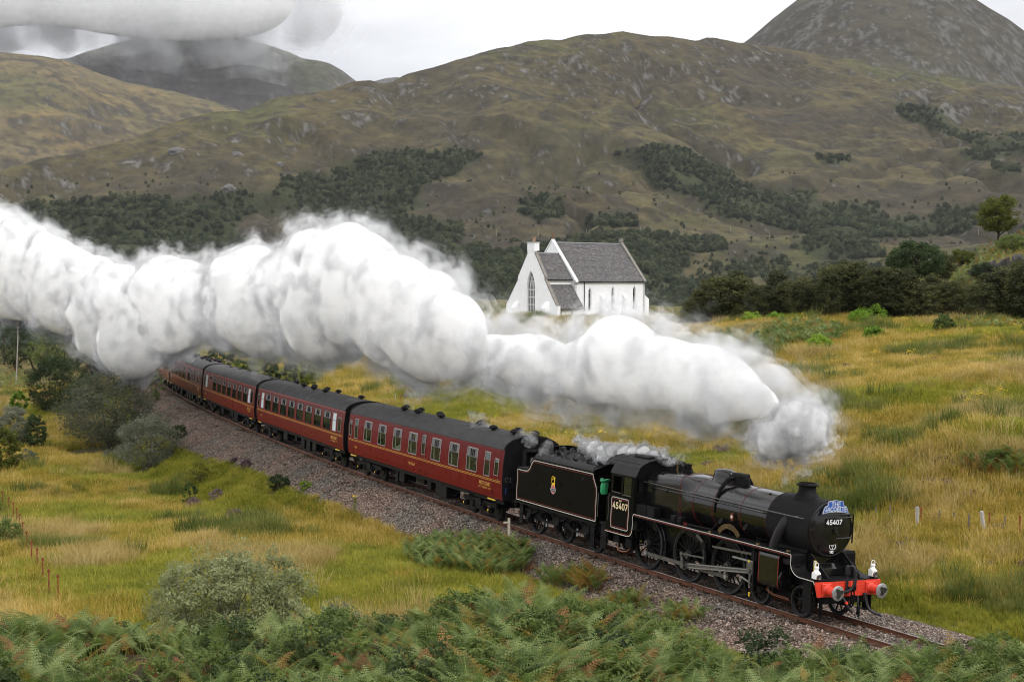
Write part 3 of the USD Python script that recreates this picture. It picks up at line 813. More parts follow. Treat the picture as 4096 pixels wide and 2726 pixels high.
def fbx(s, top, wt, wm, zc=2.62):
    o = Polygon([(-.62, 1.30), (.62, 1.30), (.74, 1.9), (wm, 2.35), (wm, 2.75), (wt + .10, 3.22)] + arc(wt - .13, top - .26, .22, 0, 80, 6) + [(0, top + .02)] + [(-x, z) for x, z in reversed(arc(wt - .13, top - .26, .22, 0, 80, 6))] + [(-wt - .10, 3.22), (-wm, 2.75), (-wm, 2.35), (-.74, 1.9)]).buffer(.05, 4).buffer(-.05, 4)
    out = []
    for a in ang:
        L = LineString([(0, zc), (3 * math.cos(a), zc + 3 * math.sin(a))]).intersection(o)
        c = np.array(L.coords)[-1]; out.append((-s, c[0], c[1]))
    return np.array(out)


fr_, bk_ = fbx(7.75, 3.64, .76, .87), fbx(10.06, 3.50, .72, .84)
br = [ring(3.0, .845, ZC), ring(4.4, .86, ZC), ring(5.9, .872, ZC), ring(7.05, .885, ZC)]
br += [br[-1] * (1 - w) + fr_ * w for w in (.12, .45, .82)]
for i, (q, w) in enumerate(((4, .12), (5, .45), (6, .82))): br[q][:, 0] = -(7.05 + (7.70 - 7.05) * (.12, .42, .80)[i])
bl = obj('boiler', loft(br + [fr_ * 1.0 - [0, 0, 0]]), M['gloss'], P_, smooth=35)
obj('firebox', loft([fr_ - [0, 0, 0], fr_ * .5 + bk_ * .5, bk_], cap=True), M['gloss'], P_, smooth=35)


def band(s, sec0, w=.03, e=.006):
    c = sec0.mean(0); q = sec0.copy(); q[:, 1:] = c[1:] + (q[:, 1:] - c[1:]) * (1 + e / .86)
    a, bb = q.copy(), q.copy(); a[:, 0] = -s + w / 2; bb[:, 0] = -s - w / 2
    return loft([sec0 * [0, 1, 1] + [-s + w / 2, 0, 0], a, bb, sec0 * [0, 1, 1] + [-s - w / 2, 0, 0]])


for s, sec in ((3.06, ring(0, .845, ZC)), (4.42, ring(0, .861, ZC)), (5.92, ring(0, .873, ZC)), (7.02, ring(0, .885, ZC)), (7.79, fr_)):
    bd = obj('boiler_band', band(s, sec, .075, .007), M['gloss'], bl, smooth=35)
    for d in (-.036, .036): obj('red_line', band(s + d, sec, .008, .0085), M['redline'], bd, smooth=35)
# washout plugs, inspection covers
b = MB()
for s, a in ((8.2, 62), (9.2, 62), (8.5, 38), (9.5, 38)):
    y, z = -.66 if a == 62 else -.9, 3.50 if a == 62 else 2.95
    obj('washout_plug', MB().cyl((-s, y, z - .0), (-s, y - .03, z + .045), .055, 12), M['soot'], P_)
obj('washout_plug', MB().cyl((-3.5, -.36, 3.49), (-3.5, -.37, 3.525), .05, 12), M['soot'], P_)
# dome, top feed, safety valves, whistle
dome = MB().lathe([(.40, -.12), (.37, -.02), (.335, .06), (.32, .18), (.31, .26), (.27, .33), (.18, .375), (0, .39)], frame([1.45, 0, 0], [0, 1.02, 0], [0, 0, 1], [-6.45, 0, 3.60]), 40)
obj('dome', dome, M['gloss'], P_, smooth=40)
tf = MB().lathe([(.26, -.1), (.25, .12), (.22, .22), (.14, .27), (0, .28)], frame([1.6, 0, 0], [0, 1.0, 0], [0, 0, 1], [-5.55, 0, 3.60]), 32)
for sy in (-1, 1): tf.tube([(-5.62, sy * .22, 3.78), (-5.68, sy * .45, 3.70), (-5.72, sy * .70, 3.38), (-5.74, sy * .86, 3.0), (-5.75, sy * .90, 2.6)], [.075, .075, .065, .04, .03], 10)
tf.rbox(-5.25, -5.85, -.2, .2, 3.78, 3.93, .05)
obj('top_feed', tf, M['soot'], P_, smooth=40)
b = MB()
for s in (8.55, 8.78): obj('safety_valve', MB().lathe([(.12, -.12), (.12, .02), (.085, .05), (.08, .20), (.10, .22), (.10, .27), (.05, .28)], frame([1, 0, 0], [0, 1, 0], [0, 0, 1], [-s, 0, 3.64]), 16), M['soot'], P_, smooth=40)
obj('whistle', MB().cyl((-9.7, .3, 3.5), (-9.7, .3, 3.72), .03).cyl((-9.7, .3, 3.74), (-9.7, .3, 3.86), .045), M['brass'], P_)
# handrails and pipes along the boiler
for sy in (-1, 1):
    hr = MB().tube([(-10.02, sy * .90, 3.12), (-7.6, sy * .93, 3.10), (-3.0, sy * .945, 3.06), (-1.10, sy * .955, 3.05)], .017, 8)
    for s in (9.2, 7.6, 6.2, 4.8, 3.3, 1.5): hr.cyl((-s, sy * .82, 3.05), (-s, sy * .94, 3.08), .018, 6)
    obj('handrail', hr, M['steel'], P_, smooth=40)
    obj('ejector_pipe', MB().tube([(-10.0, sy * .88, 2.98), (-7.7, sy * .92, 2.98), (-3.1, sy * .92, 2.96)], .026, 8), M['gloss'], P_, smooth=40)
    obj('steam_pipe', MB().tube([(-2.08, sy * .62, 3.0), (-2.12, sy * .84, 2.80), (-2.24, sy * .97, 2.45), (-2.36, sy * 1.03, 2.08), (-2.38, sy * 1.03, 1.95)], [.15, .155, .155, .15, .15], 18), M['roofblack'], P_, smooth=40)
b = MB().rbox(-8.85, -9.95, -1.22, -.92, 1.965, 2.32, .015)
for z in (2.02, 2.10, 2.18, 2.26): b.rbox(-9.30, -9.96, -1.245, -1.215, z, z + .045, .006)
obj('sand_box', b, M['soot'], P_)
for s in (7.25, 7.62): obj('lubricator', MB().rbox(-s, -s - .30, -1.16, -.94, 1.965, 2.22, .03).cyl((-s - .08, -1.17, 2.1), (-s - .08, -1.2, 2.1), .05), M['soot'], P_)
obj('sand_pipe', MB().tube([(-7.1, -1.1, 2.03), (-6.4, -1.08, 2.03), (-5.6, -1.05, 2.05), (-5.4, -.98, 2.3)], .03, 8), M['soot'], P_, smooth=40)
for k in range(6): obj('oil_pipe', MB().tube([(-7.12 + .035 * k, -1.15, 1.955), (-7.12 + .035 * k, -1.15, 2.08)], .008, 5), M['redline'], P_)
for k in range(4): obj('oil_pipe', MB().tube([(-3.3 + .06 * k, -1.0, 1.955), (-3.3 + .06 * k, -.98, 2.16)], .008, 5), M['soot'], P_)
for s in (8.85, 7.25): obj('far_box', MB().rbox(-s, -s - 1.0, .92, 1.2, 1.965, 2.25, .02), M['soot'], P_)
for x, y in ((-5.56, -1.17), (-3.0, -1.16), (-1.62, -1.06)): obj('oil_cup', MB().rbox(x - .06, x + .06, y - .05, y + .05, 1.955, 2.0, .01), M['brass'], P_)

# cylinders and valve gear
for sy in (-1, 1):
    b = MB().front([(sy * y, z) for y, z in [(.62, .82), (1.05, .74)] + arc(1.10, .92, .18, 270, 360, 5) + arc(1.12, 1.68, .16, 0, 90, 5) + [(.62, 1.84)]], -1.78, -2.78)
    cy = obj('cylinder', b, M['gloss'], P_, smooth=35)
    cpoly = Polygon([(sy * y, z) for y, z in [(.62, .82), (1.05, .74)] + arc(1.10, .92, .18, 270, 360, 5) + arc(1.12, 1.68, .16, 0, 90, 5) + [(.62, 1.84)]])
    for s in (1.80, 2.76): obj('cylinder_band', MB().front(cpoly.buffer(.006).difference(cpoly.buffer(-.01)), -s + .014, -s - .014), M['redline'], cy)
    obj('cylinder_cover', MB().lathe([(0, .06), (.12, .055), (.27, .04), (.30, .01), (.30, -.05)], frame([0, 1, 0], [0, 0, 1], [1, 0, 0], [-1.74, sy * .98, 1.08]), 28), M['gloss'], cy, smooth=40)
    obj('valve_chest', MB().cyl((-1.38, sy * 1.0, 1.66), (-3.15, sy * 1.0, 1.66), .135, 20).cyl((-1.30, sy * 1.0, 1.66), (-1.40, sy * 1.0, 1.66), .06, 12), M['roofblack'], cy, smooth=40)
    yo = sy * 1.0
    hy = [.915 - .34] * 3; hx = [-(s - .05) for s in (4.95, 7.20, 9.72)]
    cr = MB()
    ya = -.915 if sy < 0 else .865
    rod(cr, hx[2], hy[2], hx[1], hy[1], ya, .13, .13, .05, .115, .13)
    rod(cr, hx[1], hy[1], hx[0], hy[0], ya, .13, .13, .05, .13, .125)
    obj('coupling_rod', cr, M['steel'], P_)
    cn = MB(); yb = -1.03 if sy < 0 else .97
    rod(cn, hx[1], hy[1], -3.42, 1.02, yb, .19, .15, .06, .15, .09)
    con = obj('connecting_rod', cn, M['steel'], P_)
    gr = MB(); d = np.array([-3.42 - hx[1], 1.02 - hy[1]]); d /= np.linalg.norm(d); nn = np.array([-d[1], d[0]])
    e0, e1 = np.array([hx[1], hy[1]]) + d * .3, np.array([-3.42, 1.02]) - d * .2
    for o in (.062, -.062): gr.side([e0 + nn * (o + .018), e1 + nn * (o * .8 + .018), e1 + nn * (o * .8 - .012), e0 + nn * (o - .012)], yb - (.014 if sy < 0 else -.062), yb + (.0 if sy < 0 else .076))
    obj('rod_flange', gr, M['brightsteel'], con)
    sl = MB().rbox(-2.8, -4.45, yo - .05, yo + .05, 1.30, 1.36, .01).cyl((-2.8, yo, 1.06), (-3.55, yo, 1.06), .045, 12)
    obj('slide_bar', sl, M['brightsteel'], P_, smooth=40)
    obj('crosshead', MB().rbox(-3.25, -3.62, yo - .11, yo + .11, .92, 1.30, .02).rbox(-3.34, -3.44, yo - .14, yo + .14, .55, .98, .01).cyl((-3.43, yo - .16, 1.04), (-3.43, yo + .16, 1.04), .07), M['steel'], P_, smooth=40)
    obj('motion_bracket', MB().box(-3.08, -3.14, sy * .62, sy * 1.22, .62, 1.9).rbox(-3.0, -3.3, sy * 1.02, sy * 1.2, 1.40, 1.72, .03).rbox(-3.05, -3.2, sy * 1.14, sy * 1.24, .48, .66, .01), M['under'], P_)
    obj('combination_lever', MB().side(LineString([(-3.16, 1.62), (-3.13, 1.1), (-3.20, .56)]).buffer(.028, cap_style=2), sy * 1.10, sy * 1.14).side(LineString([(-3.20, .60), (-3.42, .66), (-3.9, .78)]).buffer(.022, cap_style=2), sy * 1.05, sy * 1.09), M['brightsteel'], P_)
    rc = MB(); yc = -1.12 if sy < 0 else 1.07
    rod(rc, hx[1], hy[1], hx[1] - .06, hy[1] + .40, yc, .14, .10, .05, .10, .07)
    rod(rc, hx[1] - .06, hy[1] + .40, -5.92, 1.04, yc - .03 * sy * 0, .055, .05, .035, 0, .05)
    obj('return_crank', rc, M['steel'], P_)
    xl = MB().side(LineString(arc(-4.7, 1.38, 1.25, 168, 196, 6)).buffer(.05, cap_style=2), sy * .98, sy * 1.06).rbox(-5.75, -6.25, sy * .72, sy * 1.0, 1.35, 1.8, .03)
    rod(xl, -5.95, 1.50, -6.35, 1.74, sy * 1.0, .10, .17, .04)
    xl.cyl((-6.0, sy * .8, 1.45), (-6.0, sy * 1.1, 1.45), .13, 16)
    obj('expansion_link', xl, M['under'], P_, smooth=40)
    rr_ = MB(); rod(rr_, -5.5, 1.50, -3.2, 1.60, sy * 1.08 - .02, .07, .075, .04, 0, .05); rod(rr_, -6.05, 1.56, -6.4, 1.76, sy * 1.08 - .02, .09, .16, .04)
    obj('radius_rod', rr_, M['steel'], P_)
    for s in (4.95, 7.2, 9.72): obj('crank_pin', MB().lathe([(0, .03), (.075, .025), (.085, 0), (.085, -.05)], frame([1, 0, 0], [0, 0, 1], [0, sy, 0], [-(s - .05), sy * (.945 if s != 7.2 else 1.05), .575]), 18), M['brightsteel'], P_, smooth=40)
    for s in (4.95, 7.2, 9.72): obj('axle_end', MB().lathe([(.05, .03), (.11, .03), (.115, 0), (.115, -.04)], frame([1, 0, 0], [0, 0, 1], [0, sy, 0], [-s, sy * .885, .915]), 20), M['steel'], P_, smooth=40)
for q in ((-3.24, -3.30, -1.22, -1.18, .26, .40), (-3.34, -3.42, -1.2, -1.16, 1.33, 1.40), (-8.05, -8.25, -.88, -.84, .57, .62)): obj('oiling_mark', MB().rbox(*q, .004), M['yellow'], P_)
obj('drain_pipe', MB().tube([(-2.62, -.95, .72), (-2.6, -1.02, .62), (-2.3, -1.02, .52), (-1.55, -1.0, .50)], .011, 6).tube([(-2.66, -.95, .72), (-2.62, -1.04, .58), (-2.3, -1.04, .48), (-1.5, -1.02, .46)], .011, 6), M['copper'], P_, smooth=40)

# crest and nameplate over the leading wheels
pl = lambda r0, r1, a0, a1: Polygon(arc(0, 0, r1, a0, a1, 20) + arc(0, 0, r0, a1, a0, 20))
NX = frame([1, 0, 0], [0, 0, 1], [0, -1, 0], [-4.72, -1.02, 1.60])
ns = obj('nameplate', MB().poly(pl(.60, .76, 38, 142), .02, NX), M['brown'], P_)
obj('plate_rim', MB().poly(pl(.60, .76, 38, 142).difference(pl(.612, .748, 39, 141)), .026, NX), M['brass'], ns)
b = MB(); txt = 'THE LANCASHIRE FUSILIER'
for i, ch in enumerate(txt):
    if ch == ' ': continue
    a = math.radians(138 - 96 * i / (len(txt) - 1)); c = meshkit.text_mesh(ch, .085, .012, True); c.apply_translation([-c.bounds[:, 0].mean(), 0, .02])
    c.apply_scale([.62, 1, 1]); c.apply_transform(trimesh.transformations.rotation_matrix(a - math.pi / 2, [0, 0, 1])); c.apply_translation([.64 * math.cos(a), .64 * math.sin(a), 0]); c.apply_transform(NX); b.add(c)
obj('lettering', b, M['brass'], ns)
obj('plate_stay', MB().box(-4.70, -4.74, -1.0, -.96, 1.96, 2.25), M['under'], ns)
cr_ = obj('crest', MB().poly(Polygon([(.0, -.10), (.08, -.02), (.075, .10), (.03, .15), (-.03, .15), (-.075, .10), (-.08, -.02)]), .02, frame([1, 0, 0], [0, 0, 1], [0, -1, 0], [-4.72, -.925, 2.56])), M['redline'], P_)
obj('crest_centre', MB().poly(Point(0, .04).buffer(.048, 8).difference(Point(0, .04).buffer(.018, 6)), .026, frame([1, 0, 0], [0, 0, 1], [0, -1, 0], [-4.72, -.925, 2.56])), M['white'], cr_)
for s in (5.4, 4.05): obj('plug_cover', MB().poly(affinity.rotate(affinity.scale(Point(0, 0).buffer(.1, 10).difference(Point(0, 0).buffer(.075, 10)), .8, 1.0).union(sbox(-.012, -.08, .012, .08)), -20), .012, frame([1, 0, 0], [0, .42, .91], [0, -.91, .42], [-s, -.875, 2.36])), M['roofblack'], P_)

# cab
cab_poly = Polygon([(-10.05, 3.28), (-11.62, 3.28), (-11.62, 2.52), (-11.66, 2.40), (-11.86, 2.36), (-11.86, 1.07), (-10.38, 1.07)] + [(-10.38 + .33 * math.sin(t), 1.40 - .33 * math.cos(t)) for t in np.linspace(.1, math.pi / 2, 8)] + [(-10.05, 1.9)])
win = union_all([sbox(-10.78, 2.56, -10.24, 3.20), sbox(-11.46, 2.60, -10.88, 3.20)]).buffer(-.03).buffer(.03)
for sy in (-1, 1):
    y0, y1 = (-1.30, -1.27) if sy < 0 else (1.27, 1.30)
    cs = obj('cab_side', MB().side(cab_poly.difference(win), y0, y1), M['tank'], P_)
    yf = y0 if sy < 0 else y1
    obj('window_frame', MB().side(win.buffer(.022).difference(win), yf, yf + sy * .012), M['gloss'], cs)
    obj('window_sill', MB().rbox(-10.22, -10.80, yf, yf + sy * .03, 2.535, 2.558, .004).rbox(-10.9, -11.48, yf, yf + sy * .03, 2.575, 2.598, .004), M['steel'], cs)
    obj('pane', MB().side(sbox(-10.79, 2.55, -10.23, 3.21), (y0 + y1) / 2 - .003, (y0 + y1) / 2 + .003), M['glass'], cs)
    obj('rivet', rivets([(x, yf, z) for x in (-10.11, -11.56) for z in np.arange(1.55, 3.25, .09)] + [(x, yf, 1.17) for x in np.arange(-11.8, -10.4, .09)] + [(x, yf, z) for z in (1.42, 1.52, 1.68) for x in np.arange(-11.3, -10.5, .13)], (0, sy, 0), .009), M['tank'], cs)
    obj('pale_line', MB().side(LineString(rrect(-11.52, -10.36, 1.27, 2.40, .10) + [rrect(-11.52, -10.36, 1.27, 2.40, .10)[0]]).buffer(.012), yf, yf + sy * .004), M['lining'], cs)
    obj('red_line', MB().side(LineString(rrect(-11.46, -10.42, 1.33, 2.34, .07) + [rrect(-11.46, -10.42, 1.33, 2.34, .07)[0]]).buffer(.010), yf, yf + sy * .003), M['redline'], cs)
    pb = [(-11.88, 1.085), (-10.40, 1.085)] + [(-10.38 + .315 * math.sin(t), 1.40 - .315 * math.cos(t)) for t in np.linspace(.1, math.pi / 2, 8)] + [(-10.065, 1.82), (-10.045, 1.90), (-9.98, 1.943)]
    obj('pale_line', MB().side(LineString(pb).buffer(.012, cap_style=2), yf, yf + sy * .004), M['lining'], cs)
    obj('red_line', MB().side(LineString([(-11.86, 1.13), (-10.41, 1.13)] + [(-10.40 + .28 * math.sin(t), 1.41 - .28 * math.cos(t)) for t in np.linspace(.1, math.pi / 2, 8)]).buffer(.009, cap_style=2), yf, yf + sy * .003), M['redline'], cs)
    ST = frame([1, 0, 0], [0, 0, 1], [0, -1, 0], [-10.93, yf, 1.99]) if sy < 0 else frame([-1, 0, 0], [0, 0, 1], [0, 1, 0], [-10.93, yf, 1.99])
    obj('cab_number', MB().text('45407', .235, ST, .004, True, 1.0), M['cream'], cs)
    S2 = ST.copy(); S2[2, 3] = 2.265
    obj('power_class', MB().text('5MT', .06, S2, .004, True, 1.0), M['cream'], cs)
sec = [(1.31, 3.26), (1.31, 3.29), (1.14, 3.62), (.98, 3.74), (.72, 3.85), (.36, 3.92), (0, 3.945)]
flank = [(1.31, 3.26), (1.31, 3.29), (1.14, 3.62), (1.10, 3.61), (1.27, 3.28)]
top = [(1.14, 3.62), (.98, 3.74), (.72, 3.85), (.36, 3.92), (0, 3.945), (-.36, 3.92), (-.72, 3.85), (-.98, 3.74), (-1.14, 3.62), (-1.10, 3.60), (-.96, 3.71), (-.7, 3.82), (-.35, 3.89), (0, 3.915), (.35, 3.89), (.7, 3.82), (.96, 3.71), (1.10, 3.60)]
b = MB().front(flank, -9.97, -11.66).front([(-y, z) for y, z in flank], -9.97, -11.66).front(top, -9.97, -12.25)
rf = obj('cab_roof', b, M['roofblack'], P_)
obj('roof_vent', MB().rbox(-10.3, -11.3, -.55, .55, 3.905, 3.985, .02).rbox(-10.2, -12.0, -1.02, -.96, 3.705, 3.745, .005), M['roofblack'], rf)
obj('rivet', rivets([(-x, -1.135 - .17 * .08, 3.60) for x in np.arange(10.05, 11.6, .14)] + [(-x, -1.295, 3.31) for x in np.arange(10.05, 11.6, .14)], (0, -.88, .45), .010), M['roofblack'], rf)
fp = Polygon([(-1.28, 1.9), (1.28, 1.9), (1.28, 3.28), (1.12, 3.6), (.7, 3.83), (0, 3.92), (-.7, 3.83), (-1.12, 3.6), (-1.28, 3.28)]).difference(Polygon([(y, z) for _, y, z in bk_])).difference(union_all([sbox(-1.2, 2.75, -.95, 3.2), sbox(.95, 2.75, 1.2, 3.2)]))
obj('cab_front', MB().front(fp, -10.04, -10.07), M['soot'], P_)
obj('cab_floor', MB().box(-10.06, -12.3, -1.26, 1.26, 1.30, 1.36).box(-10.07, -10.5, -.8, .8, 1.36, 3.3).box(-10.1, -11.7, -1.26, -1.24, 1.07, 1.3).box(-12.2, -12.25, -.7, .7, 1.36, 2.2), M['soot'], P_)
obj('cab_step', MB().box(-11.9, -12.3, -1.22, -1.18, .40, 1.3).rbox(-11.88, -12.32, -1.26, -1.0, .38, .40, .005).rbox(-11.88, -12.32, -1.26, -1.0, .78, .80, .005), M['under'], P_)
obj('cab_step', MB().box(-11.9, -12.3, 1.18, 1.22, .40, 1.3), M['under'], P_)
for y in (-1.29, 1.29): obj('cab_handrail', MB().cyl((-11.72, y, 1.5), (-11.72, y, 2.5), .015, 8), M['steel'], P_, smooth=40)
obj('injector_pipe', MB().tube([(-10.5, -1.05, .62), (-10.62, -1.12, .48), (-10.9, -1.14, .44), (-11.2, -1.12, .46), (-11.35, -1.05, .60)], .032, 8), M['copper'], P_, smooth=40)
obj('injector', MB().rbox(-10.3, -10.7, -1.15, -.9, .62, 1.0, .03).cyl((-10.4, -1.0, .6), (-10.4, -1.0, 1.3), .05), M['under'], P_)
obj('injector', MB().cyl((-11.3, -1.0, .55), (-11.3, -1.0, 1.3), .04).rbox(-11.2, -11.6, -1.1, -.8, .7, 1.0, .02), M['under'], P_)

# headboard on its bracket
hb = thing('train_headboard', 'blue headboard reading THE JACOBITE in silver on the smokebox door', 'headboard', ENG)
hbp = Polygon([(-.46, 0), (-.30, .035), (0, .055), (.30, .035), (.46, 0), (.40, .15), (.36, .21), (.285, .225), (.26, .34), (0, .375), (-.26, .34), (-.285, .225), (-.36, .21), (-.40, .15)]).buffer(-.015).buffer(.015)
HM = FY(0, ZC + .505, -.775)
HM[:3, :2] *= 1.13
obj('board', MB().poly(hbp, .03, HM), M['blue'], hb)
obj('board_rim', MB().poly(hbp.difference(hbp.buffer(-.012)), .038, HM), M['silver'], hb)
H1, H2 = HM.copy(), HM.copy(); H1[0, 3] += .03; H1[2, 3] += .232; H2[0, 3] += .03; H2[2, 3] += .075
obj('lettering', MB().text('THE', .115, H1, .008, True, 1.05).text('JACOBITE', .12, H2, .008, True, .93), M['silver'], hb)

# headlamps
def headlamp(y, label):
    h = thing('headlamp', label, 'lamp', ENG, 'white lamps over the buffer beam')
    obj('lamp_body', MB().rbox(-.30, -.08, y - .10, y + .10, 1.36, 1.57, .02).lathe([(.10, 0), (.10, .02), (.07, .05), (.062, .12), (.075, .13), (.075, .15), (.03, .18), (0, .185)], frame([1, 0, 0], [0, 1, 0], [0, 0, 1], [-.19, y, 1.565]), 18), M['white'], h, smooth=35)
    obj('lens', MB().lathe([(.075, 0), (.085, .04), (.072, .05), (.06, .04), (0, .035)], frame([0, 1, 0], [0, 0, 1], [1, 0, 0], [-.085, y, 1.44]), 20), M['steel'], h, smooth=40)
    obj('lamp_handle', MB().tube([(-.19, y - .07, 1.70), (-.19, y - .07, 1.80), (-.19, y - .03, 1.85), (-.19, y + .03, 1.85), (-.19, y + .07, 1.80), (-.19, y + .07, 1.70)], .012, 8), M['white'], h, smooth=40)
    obj('lamp_iron', MB().box(-.24, -.14, y - .03, y + .03, 1.30, 1.37), M['under'], h)


headlamp(-1.12, 'white headlamp on the engine platform above the buffer nearer the track ballast')
headlamp(1.12, 'white headlamp at the far corner of the red buffer beam, against the grass')
# ---------------------------------------------------------------- the tender
TM = vehicle_matrix(12.5, 19.2)
ten = thing('tender', 'black coal tender with yellow lion emblem on its side, coupled behind the engine', 'tender', TM)
wt = wheel_mesh(.65, 11, .13, .14, .08, .05)
for s in (13.3, 15.64, 18.0):
    for sd in (-1, 1): put_wheel(ten, 'tender_wheel', -s, .65, sd, wt)
side_out = Polygon([(-12.52, 1.22), (-12.52, 2.48), (-12.56, 2.62), (-12.70, 2.82), (-12.82, 3.0), (-12.86, 3.14), (-17.60, 3.14), (-17.75, 3.10), (-17.90, 2.96), (-18.02, 2.76), (-18.16, 2.66), (-18.35, 2.63), (-19.12, 2.63), (-19.12, 1.22)])
line_out = side_out.buffer(-.085)
for sy in (-1, 1):
    y0, y1 = (-1.305, -1.28) if sy < 0 else (1.28, 1.305)
    sd_ = obj('tank_side', MB().side(side_out, y0, y1), M['tank'], ten)
    yf = y0 if sy < 0 else y1
    obj('pale_line', MB().side(line_out.buffer(.013, join_style=1).difference(line_out.buffer(-.013, join_style=1)), yf, yf + sy * .004), M['lining'], sd_)
    ri = side_out.buffer(-.155)
    obj('red_line', MB().side(ri.buffer(.008, join_style=1).difference(ri.buffer(-.008, join_style=1)), yf, yf + sy * .003), M['redline'], sd_)
    # curved-in top of the coal space
    secs = []
    for x in (-12.90, -15.3, -17.62):
        secs.append(np.array([(x, sy * y, z) for y, z in [(1.305, 3.12), (1.295, 3.20), (1.25, 3.29), (1.17, 3.36), (1.15, 3.345), (1.23, 3.27), (1.27, 3.19), (1.28, 3.12)]]))
    obj('side_top', loft(secs, cap=True), M['roofblack'], ten, smooth=35)
    # emblem: lion over a wheel, with a lettered band
    ex = frame([1, 0, 0], [0, 0, 1], [0, -1, 0], [-15.95, yf, 2.20]) if sy < 0 else frame([-1, 0, 0], [0, 0, 1], [0, 1, 0], [-15.95, yf, 2.20])
    em = obj('emblem', MB().poly(Polygon([(-.17, -.10), (-.175, -.03), (-.14, .03), (-.115, .085), (-.12, .105), (-.06, .145), (.0, .15), (.045, .15), (.05, .30), (.045, .37), (.065, .40), (.10, .385), (.135, .35), (.125, .32), (.11, .22), (.12, .14), (.12, .05), (.135, -.05), (.15, -.12), (.09, -.12), (.075, -.03), (.045, .04), (-.03, .085), (-.07, .05), (-.11, 0), (-.125, -.06), (-.115, -.10)]), .004, ex)
             .poly(LineString([(-.11, .10), (-.145, .16), (-.155, .25), (-.135, .35), (-.09, .40), (-.03, .40), (.005, .36), (.0, .31), (-.045, .29), (-.09, .26)]).buffer(.013).union(Point(-.075, .272).buffer(.028)), .004, ex), M['lion'], sd_)
    wr = Point(0, -.12).buffer(.165, 16)
    obj('emblem_wheel', MB().poly(wr.difference(Point(0, -.12).buffer(.11, 16)).union(Point(0, -.12).buffer(.04, 8)).union(union_all([LineString([(0, -.12), (.13 * math.cos(a), -.12 + .13 * math.sin(a))]).buffer(.012) for a in np.arange(0, 6.2, math.pi / 6)])), .005, ex), M['pink'], em)
    obj('emblem_ring', MB().poly(wr.buffer(.012).difference(wr), .005, ex), M['silver'], em)
    obj('emblem_band', MB().poly(sbox(-.20, -.20, .20, -.075), .008, ex), M['silver'], em)
    obj('band_ground', MB().poly(sbox(-.188, -.19, .188, -.085), .010, ex), M['tank'], em)
    e2 = ex.copy(); e2[2, 3] -= .158
    obj('lettering', MB().text('BRITISH RAILWAYS', .045, e2, .012, True, .72), M['silver'], em)
obj('tank_body', MB().box(-12.55, -19.08, -1.275, 1.275, 1.23, 2.60).box(-12.6, -12.66, -1.2, 1.2, 2.6, 3.0), M['tank'], ten)
obj('tank_top', MB().rbox(-17.7, -19.1, -1.27, 1.27, 2.605, 2.64, .01).lathe([(.25, 0), (.25, .12), (.28, .13), (.28, .16), (0, .19)], frame([1, 0, 0], [0, 1, 0], [0, 0, 1], [-18.5, .0, 2.63]), 20).tube([(-18.9, -.75, 2.62), (-18.9, -.75, 2.80), (-18.75, -.75, 2.84)], .03, 8), M['roofblack'], ten, smooth=35)
arch = [(1.20, 2.6), (1.20, 3.30)] + [(1.18 * math.cos(t), 3.28 + .42 * math.sin(t)) for t in np.linspace(.05, math.pi - .05, 18)] + [(-1.20, 3.30), (-1.20, 2.6)]
obj('coal_plate', MB().front(arch, -17.35, -17.40), M['tank'], ten)
obj('coal_plate', MB().front([(1.2, 2.6), (1.2, 3.2), (.6, 3.42), (-.6, 3.42), (-1.2, 3.2), (-1.2, 2.6)], -12.95, -12.99), M['tank'], ten)
# heap of coal
gx, gy = np.meshgrid(np.linspace(-17.3, -13.0, 44), np.linspace(-1.2, 1.2, 26), indexing='ij')
hz_ = 2.75 + .72 * smooth01(-12.9, -15.4, gx) * np.cos(gy * 1.1) + .08 * np.random.default_rng(3).normal(size=gx.shape)
n, m = gx.shape; i, j = np.meshgrid(np.arange(n - 1), np.arange(m - 1), indexing='ij')
q = np.stack([i * m + j, (i + 1) * m + j, (i + 1) * m + j + 1, i * m + j + 1], -1).reshape(-1, 4)
cl = obj('coal', (np.stack([gx, gy, hz_], -1).reshape(-1, 3), q), M['coal'], ten)
rg = np.random.default_rng(5); lum = MB()
for k in range(330):
    ii, jj = rg.integers(0, n), rg.integers(0, m); r = rg.uniform(.05, .13)
    t = trimesh.convex.convex_hull(rg.normal(size=(9, 3)) * r * .7); t.apply_translation([gx[ii, jj], gy[ii, jj], hz_[ii, jj]]); lum.add(t)
tag(obj('coal_lumps', lum, M['coal'], cl), kind='stuff')
